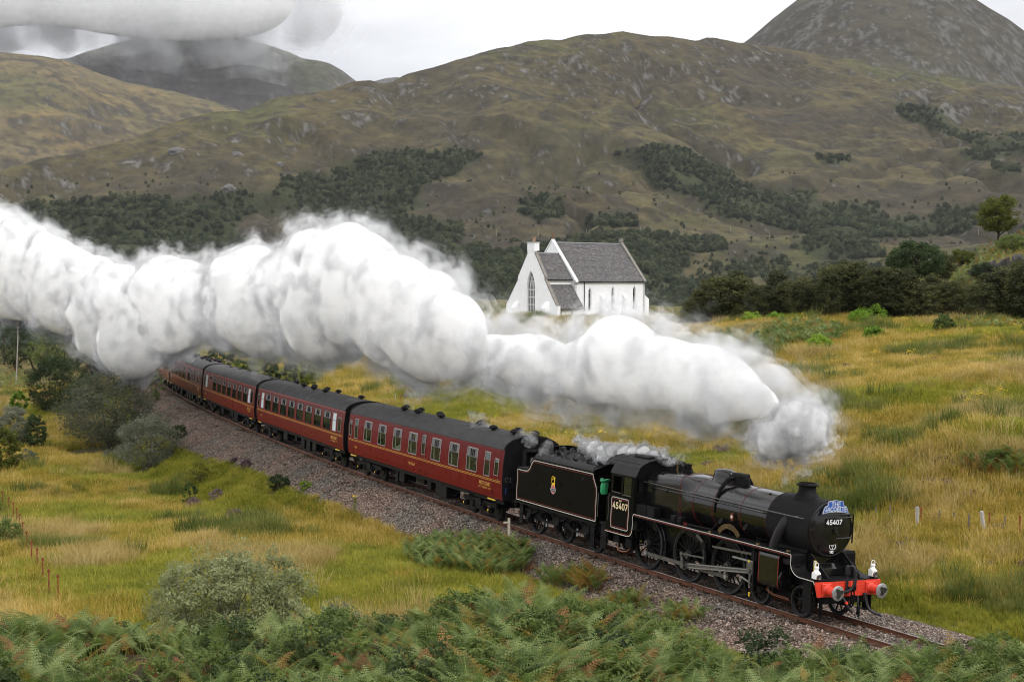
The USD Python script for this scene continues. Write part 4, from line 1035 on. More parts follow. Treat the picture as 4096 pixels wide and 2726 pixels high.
# frames, axleboxes, springs, steps
fo = Polygon([(-12.6, 1.2), (-12.6, .95), (-12.85, .62), (-18.7, .62), (-18.95, .95), (-18.95, 1.2)]).difference(union_all([affinity.scale(Point(-x, .86).buffer(.5, 12), 1.0, .34) for x in (14.47, 16.82)])).difference(union_all([sbox(-x - .2, .5, -x + .2, .66) for x in (13.3, 15.64, 18.0)]))
obj('frame', MB().side(fo, -1.06, -1.02).side(fo, 1.02, 1.06).box(-12.6, -19.1, -.9, .9, .95, 1.22).box(-12.7, -19.0, -.4, .4, .5, 1.0), M['under'], ten)
for s in (13.3, 15.64, 18.0):
    for sy in (-1, 1):
        ab = obj('axlebox', MB().rbox(-s - .16, -s + .16, sy * 1.06, sy * 1.26, .46, .86, .03).rbox(-s - .11, -s + .11, sy * 1.2, sy * 1.32, .52, .74, .03), M['under'], ten)
        sp_ = MB()
        for k in range(6): sp_.box(-s - .52 + .07 * k, -s + .52 - .07 * k, sy * 1.1 - .05, sy * 1.1 + .05, .955 - .024 * k, .977 - .024 * k)
        sp_.box(-s - .06, -s + .06, sy * 1.1 - .07, sy * 1.1 + .07, .8, 1.0)
        obj('spring', sp_, M['under'], ab)
        for e in (-.55, .55): obj('spring_hanger', MB().cyl((-s + e, sy * 1.1, .90), (-s + e, sy * 1.1, 1.2), .022, 8), M['under'], ab)
for sy in (-1, 1):
    for x in (-12.95, -18.75): obj('step', MB().box(x - .16, x + .16, sy * 1.16, sy * 1.2, .38, 1.2).rbox(x - .18, x + .18, sy * .95, sy * 1.24, .36, .385, .005).rbox(x - .18, x + .18, sy * .95, sy * 1.24, .76, .785, .005), M['under'], ten)
    obj('handrail', MB().cyl((-12.48, sy * 1.29, 1.5), (-12.48, sy * 1.29, 2.4), .015, 8), M['steel'], ten, smooth=40)
obj('footplate', MB().box(-12.3, -12.6, -1.2, 1.2, 1.24, 1.30).box(-12.52, -19.16, -1.32, -1.22, 1.17, 1.22).box(-12.52, -19.16, 1.22, 1.32, 1.17, 1.22), M['under'], ten)
obj('rear_beam', MB().box(-19.13, -19.2, -1.25, 1.25, .92, 1.24), M['under'], ten)
for y in (-.864, .864): obj('buffer', MB().cyl((-19.2, y, 1.05), (-19.6, y, 1.05), .12, 16).cyl((-19.6, y, 1.05), (-19.66, y, 1.05), .22, 20), M['under'], ten, smooth=40)
obj('brass_pipe', MB().tube([(-18.9, -1.14, 1.16), (-18.92, -1.16, .95), (-18.86, -1.16, .7)], .03, 8), M['brass'], ten)
for s in (14.4, 16.9): obj('water_pipe', MB().cyl((-s, -1.0, .45), (-s, -1.0, .75), .028, 10), M['silver'], ten)

# green sack hung in the cab opening
gs_ = MB(); rg = np.random.default_rng(12)
prof = [(.02, .0), (.115, .02), (.135, .12), (.14, .28), (.13, .40), (.115, .46), (.17, .50), (.19, .55), (.15, .58), (.06, .57)]
gs_.lathe(prof, frame([1, 0, 0], [0, 1, 0], [0, 0, 1], [0, 0, 0]), 18)
gm = gs_.mesh(); a = np.arctan2(gm.vertices[:, 1], gm.vertices[:, 0]); k = 1 + .14 * np.sin(3 * a + 9 * gm.vertices[:, 2]) + .07 * np.sin(7 * a - 20 * gm.vertices[:, 2])
gm.vertices[:, :2] *= k[:, None]; gm.vertices[:, 2] += .03 * np.sin(2 * a + 1) * (gm.vertices[:, 2] > .42); gm.apply_translation([-12.28, -1.16, 2.36])
sack = thing('green_sack', 'crumpled bright green sack tied in the opening between cab and tender', 'sack', ENG)
obj('sack_body', gm, M['greencloth'], sack, smooth=40)
kn = MB().tube([(-12.36, -1.20, 2.86), (-12.28, -1.20, 2.815), (-12.20, -1.17, 2.86)], [.05, .035, .06], 8)
obj('tied_neck', kn, M['greencloth'], sack, smooth=40)
# ---------------------------------------------------------------- the coaches
CL = 19.45
PROF = [(1.07, 1.335), (1.30, 1.375), (1.62, 1.40), (1.97, 1.408), (2.30, 1.405), (2.62, 1.392), (3.0, 1.355), (3.20, 1.325)]   # height, half width


def halfwidth(z): return np.interp(z, [p[0] for p in PROF], [p[1] for p in PROF])


def skin(shape, sy, th=.03):
    """A flat side panel with its openings, bowed to the coach's cross-section."""
    mb = MB()
    for (z0, _), (z1, _) in zip(PROF[:-1], PROF[1:]):
        g = shape.intersection(sbox(-400, z0, 10, z1))
        if not g.is_empty: mb.side(g.buffer(0), -.5 * th, .5 * th)
    t = mb.mesh(); v = t.vertices
    v[:, 1] = sy * (halfwidth(v[:, 2]) + v[:, 1] - .5 * th)
    if sy > 0: t.invert()
    t.vertices = v; t.fix_normals()
    return t


def overlay(shape, sy, out=.004, th=.003):
    t = skin(shape, sy, th); t.vertices[:, 1] += sy * (out + th); return t


def side_text(s, h, x, z, sy, stretch=1.0, depth=.003):
    y = sy * (halfwidth(z + h / 2) + .001)
    return MB().text(s, h, frame([-sy * -1 if sy < 0 else -1, 0, 0], [0, 0, 1], [0, sy, 0], [x, y, z]) if sy > 0 else frame([1, 0, 0], [0, 0, 1], [0, -1, 0], [x, y, z]), depth, True, stretch)


def bogie(parent, x, seed):
    w = wheel_mesh(.457, 0, .125, .395, .06, .05)
    rot = trimesh.transformations.rotation_matrix(0, [0, 0, 1])
    root = obj('bogie', MB().box(x - 1.75, x + 1.75, -1.12, -1.04, .58, .78).box(x - 1.75, x + 1.75, 1.04, 1.12, .58, .78).box(x - .3, x + .3, -1.2, 1.2, .5, .82).box(x - 1.8, x - 1.7, -1.1, 1.1, .6, .75).box(x + 1.7, x + 1.8, -1.1, 1.1, .6, .75)
               .side([(x - .75, .58), (x + .75, .58), (x + .45, .34), (x - .45, .34)], -1.12, -1.04).side([(x - .75, .58), (x + .75, .58), (x + .45, .34), (x - .45, .34)], 1.04, 1.12), M['under'], parent)
    for e in (-1.295, 1.295):
        for sy in (-1, 1):
            put = w[0].copy(); t2 = w[1].copy()
            T = np.eye(4) if sy < 0 else trimesh.transformations.rotation_matrix(math.pi, [0, 0, 1]); T[:3, 3] = [x + e, .745 * sy, .457]
            put.apply_transform(T); t2.apply_transform(T)
            obj('wheel', MB().add(put).add(t2), M['wheel'], root, smooth=35)
            obj('axlebox', MB().rbox(x + e - .14, x + e + .14, sy * 1.04, sy * 1.24, .34, .60, .03).rbox(x + e - .09, x + e + .09, sy * 1.2, sy * 1.30, .38, .56, .03).box(x + e - .42, x + e + .42, sy * 1.06, sy * 1.14, .66, .70), M['under'], root)
            obj('axlebox_mark', MB().cyl((x + e, sy * 1.30, .47), (x + e, sy * 1.306, .47), .05, 12), M['yellow'], root)
        obj('spring', MB().tube([(x + e * .42 + .07 * math.cos(a), -1.16 + .07 * math.sin(a), .38 + a * .009) for a in np.linspace(0, 34, 70)], .016, 5), M['under'], root, smooth=40)
    obj('step', MB().rbox(x - .95, x - .45, -1.36, -1.14, .92, .95, .006), M['under'], root)
    return root


def make_coach(k, s0, label, wins, doors, talls, number, name=None, body='maroon', vent_cols=2, roof_vents=(), flat_roof=False, gaps=()):
    """wins: (s start, s end) of wide windows; talls: narrow door or toilet lights; doors: narrow door windows."""
    cm = vehicle_matrix(s0, s0 + CL)
    c = thing('passenger_coach', label, 'railway coach', cm, 'maroon coaches behind the tender')
    xf, xr = -s0, -(s0 + CL)
    X = lambda s: -s
    holes = []
    for a, b_ in wins: holes.append(sbox(X(b_), 1.985, X(a), 2.985).buffer(-.05).buffer(.05, 4))
    for a, b_, z0 in talls: holes.append(sbox(X(b_), z0, X(a), 2.97).buffer(-.05).buffer(.05, 4))
    for a, b_, z0, z1 in doors: holes.append(sbox(X(b_), z0, X(a), z1).buffer(-.03).buffer(.03, 3))
    whole = sbox(xr, 1.07, xf, 3.20)
    shape = whole.difference(union_all(holes))
    pm = M[body]
    for sy in (-1, 1):
        sd = obj('body_side', skin(shape, sy), pm, c)
        ln = overlay(sbox(xr + .12, 1.848, xf - .12, 1.866), sy), overlay(sbox(xr + .12, 1.788, xf - .12, 1.806), sy)
        for l_ in ln: obj('gold_line', l_, M['gold'], sd)
        obj('cornice_line', overlay(sbox(xr, 3.165, xf, 3.185), sy, .004), M['pink'] if body != 'maroon' else M['redline'], sd)
        seams = [sbox(X(a) - .008, 1.1, X(a) + .008, 3.15) for d in doors for a in (d[0] - .12, d[1] + .12)]
        for g in seams: obj('door_seam', overlay(g, sy, .0015), M['coachend'], sd)
        for a, b_ in wins:
            w = obj('window', overlay(sbox(X(b_), 1.985, X(a), 2.985).buffer(-.05).buffer(.075, 4).difference(sbox(X(b_), 1.985, X(a), 2.985).buffer(-.05).buffer(.04, 4)), sy, .002, .012), M['alu'] if body == 'maroon' else M['coachend'], c)
            obj('pane', skin(sbox(X(b_) + .01, 1.99, X(a) - .01, 2.60), sy, .006), M['glass'], w)
            vm = MB().add(skin(sbox(X(b_) + .005, 2.585, X(a) - .005, 2.62), sy, .05)).add(skin(sbox(X(b_) + .005, 2.93, X(a) - .005, 2.985), sy, .03))
            wd = (b_ - a)
            for q in range(vent_cols + 2): vm.add(skin(sbox(X(b_) + wd * (.27 + .46 * q / (vent_cols + 1)) - .018, 2.62, X(b_) + wd * (.27 + .46 * q / (vent_cols + 1)) + .018, 2.93), sy, .03))
            vm.add(skin(sbox(X(b_) + .01, 2.62, X(b_) + wd * .27, 2.93), sy, .012)).add(skin(sbox(X(a) - wd * .27, 2.62, X(a) - .01, 2.93), sy, .012))
            obj('vent', vm, M['ventgrey'], w)
            if body == 'maroon' and sy < 0:
                for e0, e1 in ((X(b_) + .02, X(b_) + .15),):
                    cu = MB(); ys = -1.30
                    n_ = 9; xs = np.linspace(e0, e1, n_); zz = np.linspace(2.0, 2.95, 8)
                    V = np.array([(x - .05 * math.sin(math.pi * (zc - 2.0) / .95) * (x - e0) / .13 * .6, ys + .018 * math.sin(i * 2.1), zc) for zc in zz for i, x in enumerate(xs)])
                    F = [(r * n_ + q, r * n_ + q + 1, (r + 1) * n_ + q + 1, (r + 1) * n_ + q) for r in range(7) for q in range(n_ - 1)]
                    obj('curtain', (V, np.array(F)), M['curtain'], w, smooth=True)
        for a, b_, z0 in talls:
            w = obj('window', overlay(sbox(X(b_), z0, X(a), 2.97).buffer(.02).difference(sbox(X(b_), z0, X(a), 2.97).buffer(-.01)), sy, .002, .012), M['alu'], c)
            obj('pane', skin(sbox(X(b_) + .005, z0, X(a) - .005, 2.97), sy, .006), M['frost'] if k in (1, 2) and z0 < 2.1 else M['glass'], w)
            obj('window_bar', skin(sbox(X(b_), 2.56, X(a), 2.60), sy, .04), pm, w)
        for a, b_, z0, z1 in doors:
            w = obj('door_window', overlay(sbox(X(b_), z0, X(a), z1).buffer(.018).difference(sbox(X(b_), z0, X(a), z1).buffer(-.005)), sy, .002, .01), M['alu'], c)
            obj('pane', skin(sbox(X(b_), z0, X(a), z1), sy, .006), M['glass'], w)
            obj('door_handle', MB().rbox(X(a) + .02, X(a) + .14, sy * 1.40, sy * 1.45, 1.90, 1.93, .008), M['brass'], w)
            obj('door_hinge', MB().rbox(X(b_) - .10, X(b_) - .14, sy * 1.395, sy * 1.43, 1.28, 1.36, .008), M['coachend'], w)
        obj('lettering', side_text('WEST COAST', .155, X(s0 + 1.72), 1.52, sy, .82), M['gold'], sd)
        obj('lettering', side_text('RAILWAYS', .07, X(s0 + 1.72), 1.385, sy, .9), M['gold'], sd)
        for z in (1.44, 1.395):
            for e in (.62, -.62): obj('lettering_rule', overlay(sbox(X(s0 + 1.72) + e * .78 - .16, z, X(s0 + 1.72) + e * .78 + .16, z + .010), sy, .003), M['gold'], sd)
        obj('number', side_text(number, .13, X(s0 + CL - 1.25), 1.43, sy, .85), M['gold'], sd)
        if name: obj('name', side_text(name, .145, X(s0 + 10.2), 1.44, sy, .85), M['gold'], sd)
        for xa in (xf - .95, xr + .95): obj('foot_board', MB().rbox(xa - .38, xa + .38, sy * 1.36, sy * 1.42, .985, 1.03, .006), M['yellow'], c)
    # roof, ends, floor
    rs = [(1.335, 3.19), (1.345, 3.215), (1.30, 3.34), (1.19, 3.47), (1.0, 3.60), (.70, 3.71), (.36, 3.775), (0, 3.80)]
    ro = [(y, z) for y, z in rs] + [(-y, z) for y, z in reversed(rs[:-1])]
    inn = [(-y * .97, z - .035) for y, z in rs] + [(y * .97, z - .035) for y, z in reversed(rs[:-1])]
    rf = obj('roof', MB().front(ro + inn, xf, xr), M['coachroof'], c, smooth=35)
    for x in np.linspace(xf - 1.1, xr + 1.1, 15):
        obj('roof_seam', MB().front([(y * 1.002, z + .004) for y, z in ro] + [(-y * .99, z - .005) for y, z in ro], x - .012, x + .012), M['coachroof'], rf)
    for x, y in roof_vents:
        z = np.interp(abs(y), [p[0] for p in rs[::-1]], [p[1] for p in rs[::-1]])
        if flat_roof: obj('roof_ventilator', MB().rbox(xf - x - .28, xf - x + .28, y - .12, y + .12, z - .03, z + .05, .02), M['coachend'], rf)
        else: obj('roof_ventilator', MB().lathe([(.10, -.06), (.10, .05), (.20, .06), (.205, .12), (.15, .19), (.07, .22), (0, .225)], frame([1, 0, 0], [0, 1, 0], [0, 0, 1], [xf - x, y, z]), 16), M['coachend'], rf, smooth=40)
    eo = Polygon([(p[1], p[0]) for p in PROF] + ro[1:-1] + [(-p[1], p[0]) for p in reversed(PROF)])
    for x, d, o in ((xf, 1, .0), (xr, -1, .0)):
        en = obj('body_end', MB().front(eo.difference(sbox(-.42, 1.2, .42, 3.1)), x, x + d * .04).box(x - d * .3, x - d * .28, -.42, .42, 1.2, 3.1), M['coachend'], c)
        obj('gangway', MB().front(sbox(-.50, 1.12, .50, 3.28).buffer(-.1).buffer(.1).difference(sbox(-.40, 1.2, .40, 3.16)), x + d * .04, x + d * (.34 if not (k == 0 and d > 0) else .22)), M['rubber'], en)
        for y in (-1.0, 1.0): obj('end_step', MB().rbox(x + d * .04, x + d * .09, y - .12, y + .12, 1.6, 1.63, .005), M['coachend'], en)
        obj('end_pipe', MB().tube([(x + d * .07, -.9, 1.1), (x + d * .07, -.95, 3.0), (x + d * .07, -.4, 3.55)], .018, 6), M['coachend'], en)
        obj('roof_rail', MB().front([(y * 1.012, z + .02) for y, z in ro] + [(-y * .985, z - .01) for y, z in ro], x + d * .0, x - d * .06), M['coachend'], rf)
        for y in (-.864, .864): obj('buffer', MB().cyl((x, y, 1.05), (x + d * .42, y, 1.05), .08, 12).cyl((x + d * .42, y, 1.05), (x + d * .46, y, 1.05), .2, 18), M['under'], c, smooth=40)
    en0 = stage.GetPrimAtPath(c.GetPath().AppendChild('body_end'))
    if k == 0:
        obj('lettering', MB().text('C1', .19, FY(-1.13, 1.86, xf + .042), .004, False, 1.0), M['ventgrey'], en0)
        obj('end_cable', MB().tube([(xf + .06, -1.22, 1.62), (xf + .07, -1.225, 1.48), (xf + .06, -1.22, 1.35)], .012, 6), M['blue'], en0)
        obj('end_rail', MB().tube([(xf + .05, -1.0, 3.60), (xf + .10, -.5, 3.80), (xf + .10, 0, 3.86), (xf + .10, .5, 3.80), (xf + .05, 1.0, 3.60)], .018, 6), M['coachend'], en0, smooth=40)
    obj('floor', MB().box(xf - .05, xr + .05, -1.30, 1.30, 1.03, 1.10), M['under'], c)
    obj('solebar', MB().box(xf - .05, xr + .05, -1.24, -1.12, .88, 1.05).box(xf - .05, xr + .05, 1.12, 1.24, .88, 1.05), M['under'], c)
    for xa, w_, h_, d_ in ((6.2, 1.3, .55, 0), (8.3, .5, .45, .1), (9.6, 1.0, .35, .3), (11.6, .7, .5, .05), (12.6, .35, .6, .1)) if k % 2 == 0 else ((5.9, .8, .5, .05), (7.0, .8, .6, 0), (8.2, .8, .6, 0), (10.6, .5, .4, .2), (12.1, .9, .5, 0)):
        obj('equipment_box', MB().rbox(xf - xa - w_, xf - xa, -1.22 + d_, -.5, .88 - h_, .90, .02), M['under'], c)
    obj('truss', MB().tube([(xf - 5.2, -.95, .9), (xf - 5.8, -.95, .5), (xf - 13.6, -.95, .5), (xf - 14.2, -.95, .9)], .03, 6), M['under'], c)
    bogie(c, xf - 2.75, k); bogie(c, xr + 2.75, k + 20)
    # inside: partitions, tables, seat backs
    obj('partition', MB().box(X(s0 + 2.2), X(s0 + 2.24), -1.28, 1.28, 1.1, 3.15), M['inside'], c)
    obj('partition', MB().box(X(s0 + CL - 2.2), X(s0 + CL - 2.24), -1.28, 1.28, 1.1, 3.15), M['inside'], c)
    for a, b_ in wins:
        for sy in (-1, 1):
            m_ = X((a + b_) / 2)
            obj('table', MB().rbox(m_ - .32, m_ + .32, sy * .55, sy * 1.28, 1.80, 1.83, .008), M['white'] if body == 'maroon' else M['inside'], c)
            obj('seat', MB().rbox(m_ + .62, m_ + .80, sy * .25, sy * 1.24, 1.1, 2.22, .05).rbox(m_ - .80, m_ - .62, sy * .25, sy * 1.24, 1.1, 2.22, .05), M['seat'], c)
    return c


C1, C2, C3, C4, C5 = 20.14, 40.42, 60.63, 80.80, 101.0
W1 = [(22.75, 23.84), (24.78, 25.83), (26.86, 27.91), (29.78, 30.82), (31.84, 32.9), (33.97, 35.02), (36.05, 37.12)]
V1 = [(.55, .35), (1.25, -.3), (2.2, .35), (3.3, -.35), (5.1, -.2), (6.0, .3), (9.6, -.2), (10.9, .3), (12.4, -.3), (13.4, .3), (14.2, -.3), (15.4, .3)]
make_coach(0, C1, 'maroon coach named PATRICIA, numbered 3143, right behind the tender', W1, [(20.55, 20.93, 2.08, 2.78), (28.72, 29.12, 2.10, 3.0), (39.1, 39.42, 2.06, 2.82)], [(21.42, 21.96, 1.96), (38.1, 38.6, 1.96)], '3143', 'PATRICIA', roof_vents=V1)
W2 = [(42.96 + 1.905 * i, 44.30 + 1.905 * i) for i in range(8)]
make_coach(1, C2, 'maroon coach with eight wide grey-topped windows behind the coach named PATRICIA', W2, [(40.95, 41.5, 2.05, 2.8), (59.25, 59.6, 2.05, 2.8)], [(41.85, 42.5, 2.0), (58.1, 58.72, 2.0)], '9497', vent_cols=1, body='maroon2', roof_vents=[(2.0, .2), (6.9, .35), (7.4, -.3), (9.2, .35), (9.9, -.3), (11.8, .3), (12.3, -.25), (15.5, .2)])
W3 = [(63.10 + 1.905 * i, 64.36 + 1.905 * i) for i in range(7)]
make_coach(2, C3, 'maroon coach with flat roof vents and one short window, third coach from the tender', W3 + [], [(61.2, 61.8, 2.08, 2.85), (79.2, 79.6, 2.08, 2.85)], [(62.05, 62.72, 2.03), (78.1, 78.85, 2.05), (76.5, 77.35, 2.72)], '1840', vent_cols=1, body='maroon2', roof_vents=[(1.3, 0), (5.6, .1), (9.2, .1), (12.2, .0), (15.2, -.05)], flat_roof=True)
W4 = [(87.5, 88.6), (90.4, 91.7), (92.6, 93.9), (95.0, 96.4), (97.3, 98.7)]
make_coach(3, C4, 'brownish maroon corridor coach fourth from the tender, its rear roof in steam', W4, [(84.4, 84.95, 2.1, 2.98), (81.2, 81.7, 2.1, 2.9), (99.4, 99.7, 2.1, 2.9)], [(82.5, 83.2, 2.05), (85.5, 86.0, 2.05), (86.4, 86.9, 2.05)], '17168', vent_cols=1, body='maroon2', roof_vents=[(2.2, .3), (3.2, -.3), (4.2, .3), (5.2, -.2), (6.4, .3), (7.4, -.3), (9.6, .3), (11.4, -.3), (14.2, .3)])
W5 = [(103.4 + 1.95 * i, 104.7 + 1.95 * i) for i in range(8)]
make_coach(4, C5, 'last visible brown-maroon coach half hidden by steam above the dark bushes', W5, [(101.5, 102.0, 2.1, 2.9), (119.6, 120.0, 2.1, 2.9)], [(102.3, 102.9, 2.05)], '5453', vent_cols=1, body='maroon2', roof_vents=[(3, .3), (7, -.3), (12, .3)])


# ---------------------------------------------------------------- people and table lamps behind the first coach's windows
def seated(label, cm, x, facing, shirt, arms=False, hair=True, y=-.98):
    t = thing('person', label, 'person', cm)
    f = facing; z0 = 1.55
    def sph(c, r, n=2):
        s_ = trimesh.creation.icosphere(n, r); s_.apply_translation(c); return s_
    def bone(a, ra, b_, rb): return m3.Manifold.hull_points(np.vstack([sph(a, ra).vertices, sph(b_, rb).vertices]))
    J = lambda dx, yy, z: (x + f * dx, y + yy, z0 + z)
    body = [bone(J(0, 0, .05), .17, J(.02, 0, .30), .16), bone(J(.02, 0, .30), .16, J(.03, 0, .50), .13), bone(J(.03, -.15, .50), .07, J(.03, .15, .50), .07), bone(J(0, -.10, .02), .10, J(.42, -.10, .03), .08), bone(J(0, .10, .02), .10, J(.42, .10, .03), .08),
            bone(J(.42, -.10, .03), .08, J(.42, -.10, -.38), .05), bone(J(.42, .10, .03), .08, J(.42, .10, -.38), .05), bone(J(.42, -.1, -.40), .05, J(.54, -.1, -.41), .04), bone(J(.42, .1, -.40), .05, J(.54, .1, -.41), .04)]
    for sy in (-1, 1):
        body += [bone(J(.03, sy * .20, .48), .065, J(.10, sy * .24, .22), .05)]
    sm = body[0]
    for b_ in body[1:]: sm = sm + b_
    skn = [bone(J(.04, 0, .52), .055, J(.05, 0, .62), .052), bone(J(.06, 0, .70), .085, J(.06, 0, .76), .09), bone(J(.10, 0, .66), .05, J(.08, 0, .72), .07), bone(J(.155, 0, .70), .016, J(.14, 0, .73), .012), bone(J(.05, -.09, .71), .018, J(.05, -.095, .74), .016), bone(J(.05, .09, .71), .018, J(.05, .095, .74), .016)]
    for sy in (-1, 1):
        skn += [bone(J(.10, sy * .24, .22), .046, J(.34, sy * .17, .30), .034), bone(J(.34, sy * .17, .30), .034, J(.41, sy * .14, .30), .030)]
        for q in range(4): skn.append(bone(J(.42, sy * (.115 + .016 * q), .30), .009, J(.50 - .012 * abs(q - 1), sy * (.11 + .017 * q), .285), .007))
        skn.append(bone(J(.38, sy * .115, .30), .010, J(.44, sy * .095, .295), .008))
    sk = skn[0]
    for b_ in skn[1:]: sk = sk + b_
    bd = obj('body', sk + sm.scale((1, 1, 1)), M['skin'], t, smooth=50)
    sh = body[0].scale((1, 1, 1)); top_ = [m.warp(lambda v: v) if False else m for m in body[:3] + body[-2:]]
    u = top_[0]
    for m_ in top_[1:]: u = u + m_
    obj('shirt', trimesh.Trimesh(*[np.asarray(q) for q in meshkit.arrays(u)[:2]], process=True).apply_transform(np.eye(4)) if False else inflate(u, .012), shirt, bd, smooth=50)
    lg = body[3]
    for m_ in body[4:9]: lg = lg + m_
    obj('trousers', inflate(lg, .010), M['under'], bd, smooth=50)
    if hair: obj('hair', inflate(bone(J(.03, 0, .735), .088, J(.035, 0, .775), .086), .008), M['hair'], bd, smooth=50)
    for sy in (-1, 1): obj('eye', sph(J(.142, sy * .034, .745), .011, 1), M['hair'], bd)
    return t


def inflate(mani, d):
    v, f, n = meshkit.arrays(mani, True)
    return trimesh.Trimesh(v + n * d, f, process=False)


cm1 = vehicle_matrix(C1, C1 + CL)
M['navy'] = paint('navy_shirt', (.012, .02, .045), .8, .2, .2, 9.0); M['blackshirt'] = paint('black_shirt', (.008, .008, .009), .8, .2, .2, 9.0)
M['whiteshirt'] = paint('white_shirt', (.62, .62, .62), .8, .2, .1, 9.0); M['greyshirt'] = paint('grey_blue_shirt', (.10, .13, .17), .8, .2, .15, 9.0)
M['lampshade'] = paint('lamp_shade', (.55, .56, .52), .6, .3, .1, 6.0)
seated('seated person in black T-shirt at the PATRICIA coach window nearest the tender', cm1, -23.75, 1, M['blackshirt'])
seated('seated person in navy shirt in the window right of the PATRICIA coach mid door', cm1, -27.85, 1, M['navy'])
seated('seated person in grey-blue shirt in the window left of the PATRICIA coach mid door', cm1, -30.75, 1, M['greyshirt'])
seated('seated person in white shirt, in the third window from the PATRICIA coach rear', cm1, -32.85, 1, M['whiteshirt'])
seated('seated person in dark shirt in the second window from the PATRICIA coach rear', cm1, -34.9, 1, M['blackshirt'])
seated('seated person in pale shirt in the rearmost wide window of the PATRICIA coach', cm1, -36.3, -1, M['whiteshirt'])
for i, (a, b_) in enumerate(W1):
    where = ['first', 'second', 'third', 'fourth', 'fifth', 'sixth', 'seventh'][i]
    x = -(a + b_) / 2 + .22
    tl = thing('table_lamp', f'brass lamp in the PATRICIA coach, {where} wide window from the tender', 'table lamp', cm1, 'table lamps in the PATRICIA coach windows')
    obj('lamp_stem', MB().lathe([(0, 0), (.07, 0), (.07, .02), (.02, .04), (.016, .30), (0, .30)], frame([1, 0, 0], [0, 1, 0], [0, 0, 1], [x, -1.12, 1.832]), 12), M['brass'], tl, smooth=40)
    obj('lamp_shade', MB().lathe([(.13, .26), (.14, .27), (.07, .40), (.06, .40), (.125, .262)], frame([1, 0, 0], [0, 1, 0], [0, 0, 1], [x, -1.12, 1.832]), 16), M['lampshade'], tl, smooth=40)
# ---------------------------------------------------------------- rails, sleepers, ballast
M['rust'] = paint('rusty_rail', (.105, .040, .020), .75, .3, .35, 6.0)
M['railtop'] = paint('polished_rail_head', (.34, .33, .32), .25, .5, .15, 9.0, metal=.9)
M['sleeper'] = paint('creosoted_sleeper', (.075, .048, .032), .85, .2, .4, 5.0, bump=.01, bscale=18.0)
tk = thing('railway_track', 'single railway track with rusty rails on wooden sleepers curving under the train', 'railway track')
ss = np.arange(-34, 135, 1.0)
MTS = [track_matrix(s) for s in ss]


def along(prof):
    """An outline (y, z) carried along the line."""
    pr = np.array(prof)
    return loft([(T @ np.stack([np.zeros(len(pr)), pr[:, 0], pr[:, 1], np.ones(len(pr))])).T[:, :3] for T in MTS], cap=True)


for y in (-.752, .752):
    r_ = obj('rail', along([(y - .070, -.152), (y + .070, -.152), (y + .070, -.142), (y + .010, -.122), (y + .010, -.042), (y + .034, -.030), (y + .034, -.006), (y - .034, -.006), (y - .034, -.030), (y - .010, -.042), (y - .010, -.122), (y - .070, -.142)]), M['rust'], tk)
    obj('rail_head', along([(y - .030, -.007), (y + .030, -.007), (y + .024, .0005), (y - .024, .0005)]), M['railtop'], r_)
rg = np.random.default_rng(8)
sl_i = 0
for s in np.arange(-26, 128, .70):
    T = track_matrix(s + rg.uniform(-.03, .03)); d = T[:3, 3] - CAM
    b = MB().rbox(-.125, .125, -1.29, 1.29, -.30, SLEEPER_TOP + rg.uniform(-.008, .004), .015)
    for y in (-.752, .752): b.rbox(-.10, .10, y - .16, y + .16, SLEEPER_TOP, -.135, .008).rbox(-.05, .05, y - .13, y - .06, -.14, -.09, .01).rbox(-.05, .05, y + .06, y + .13, -.14, -.09, .01)
    t = b.mesh(); t.apply_transform(T @ trimesh.transformations.rotation_matrix(rg.uniform(-.01, .01), [0, 0, 1]))
    obj('sleeper', t, M['sleeper'], tk)

# stones: patches of loose broken stone laid over the bed and its shoulders
stone_ramp = {'ramp': [(0, (.034, .030, .026)), (.25, (.092, .074, .060)), (.45, (.155, .138, .118)), (.62, (.145, .102, .080)), (.8, (.225, .205, .178)), (1, (.38, .35, .31))]}
stone_mat = mat('ballast_stone', {'g': ('geometry', {}), 'vo': ('voronoi_texture', {'scale': 17.0}), 'sp': ('separate_color', {}), 'r': ('rgb_ramp', stone_ramp), 'n': ('noise_texture', {'scale': .35, 'detail': 3}), 'h': ('rgb_ramp', {'ramp': [(.35, (.86, .86, .86)), (.6, (1.12, .93, .86))]}),
                                  'm': ('mix_color', {'blend_type': 'multiply', 'fac': 1.0}), 'p': ('principled_bsdf', {'roughness': .85, 'specular_ior_level': .3})},
                [('g.position', 'vo.vector'), ('vo.color', 'sp.color'), ('sp.r', 'r.fac'), ('g.position', 'n.vector'), ('n.fac', 'h.fac'), ('r.color', 'm.a'), ('h.color', 'm.b'), ('m.result', 'p.base_color')], surface='p.BSDF')


def stone_patch(seed, n=95, size=.34):
    r = np.random.default_rng(seed); b = MB()
    for _ in range(n):
        t = trimesh.convex.convex_hull(r.normal(size=(8, 3)) * r.uniform(.020, .036) * np.array([1, 1, .75]))
        t.apply_translation([*r.uniform(-size, size, 2), r.uniform(-.01, .03)]); b.add(t)
    return b.mesh()


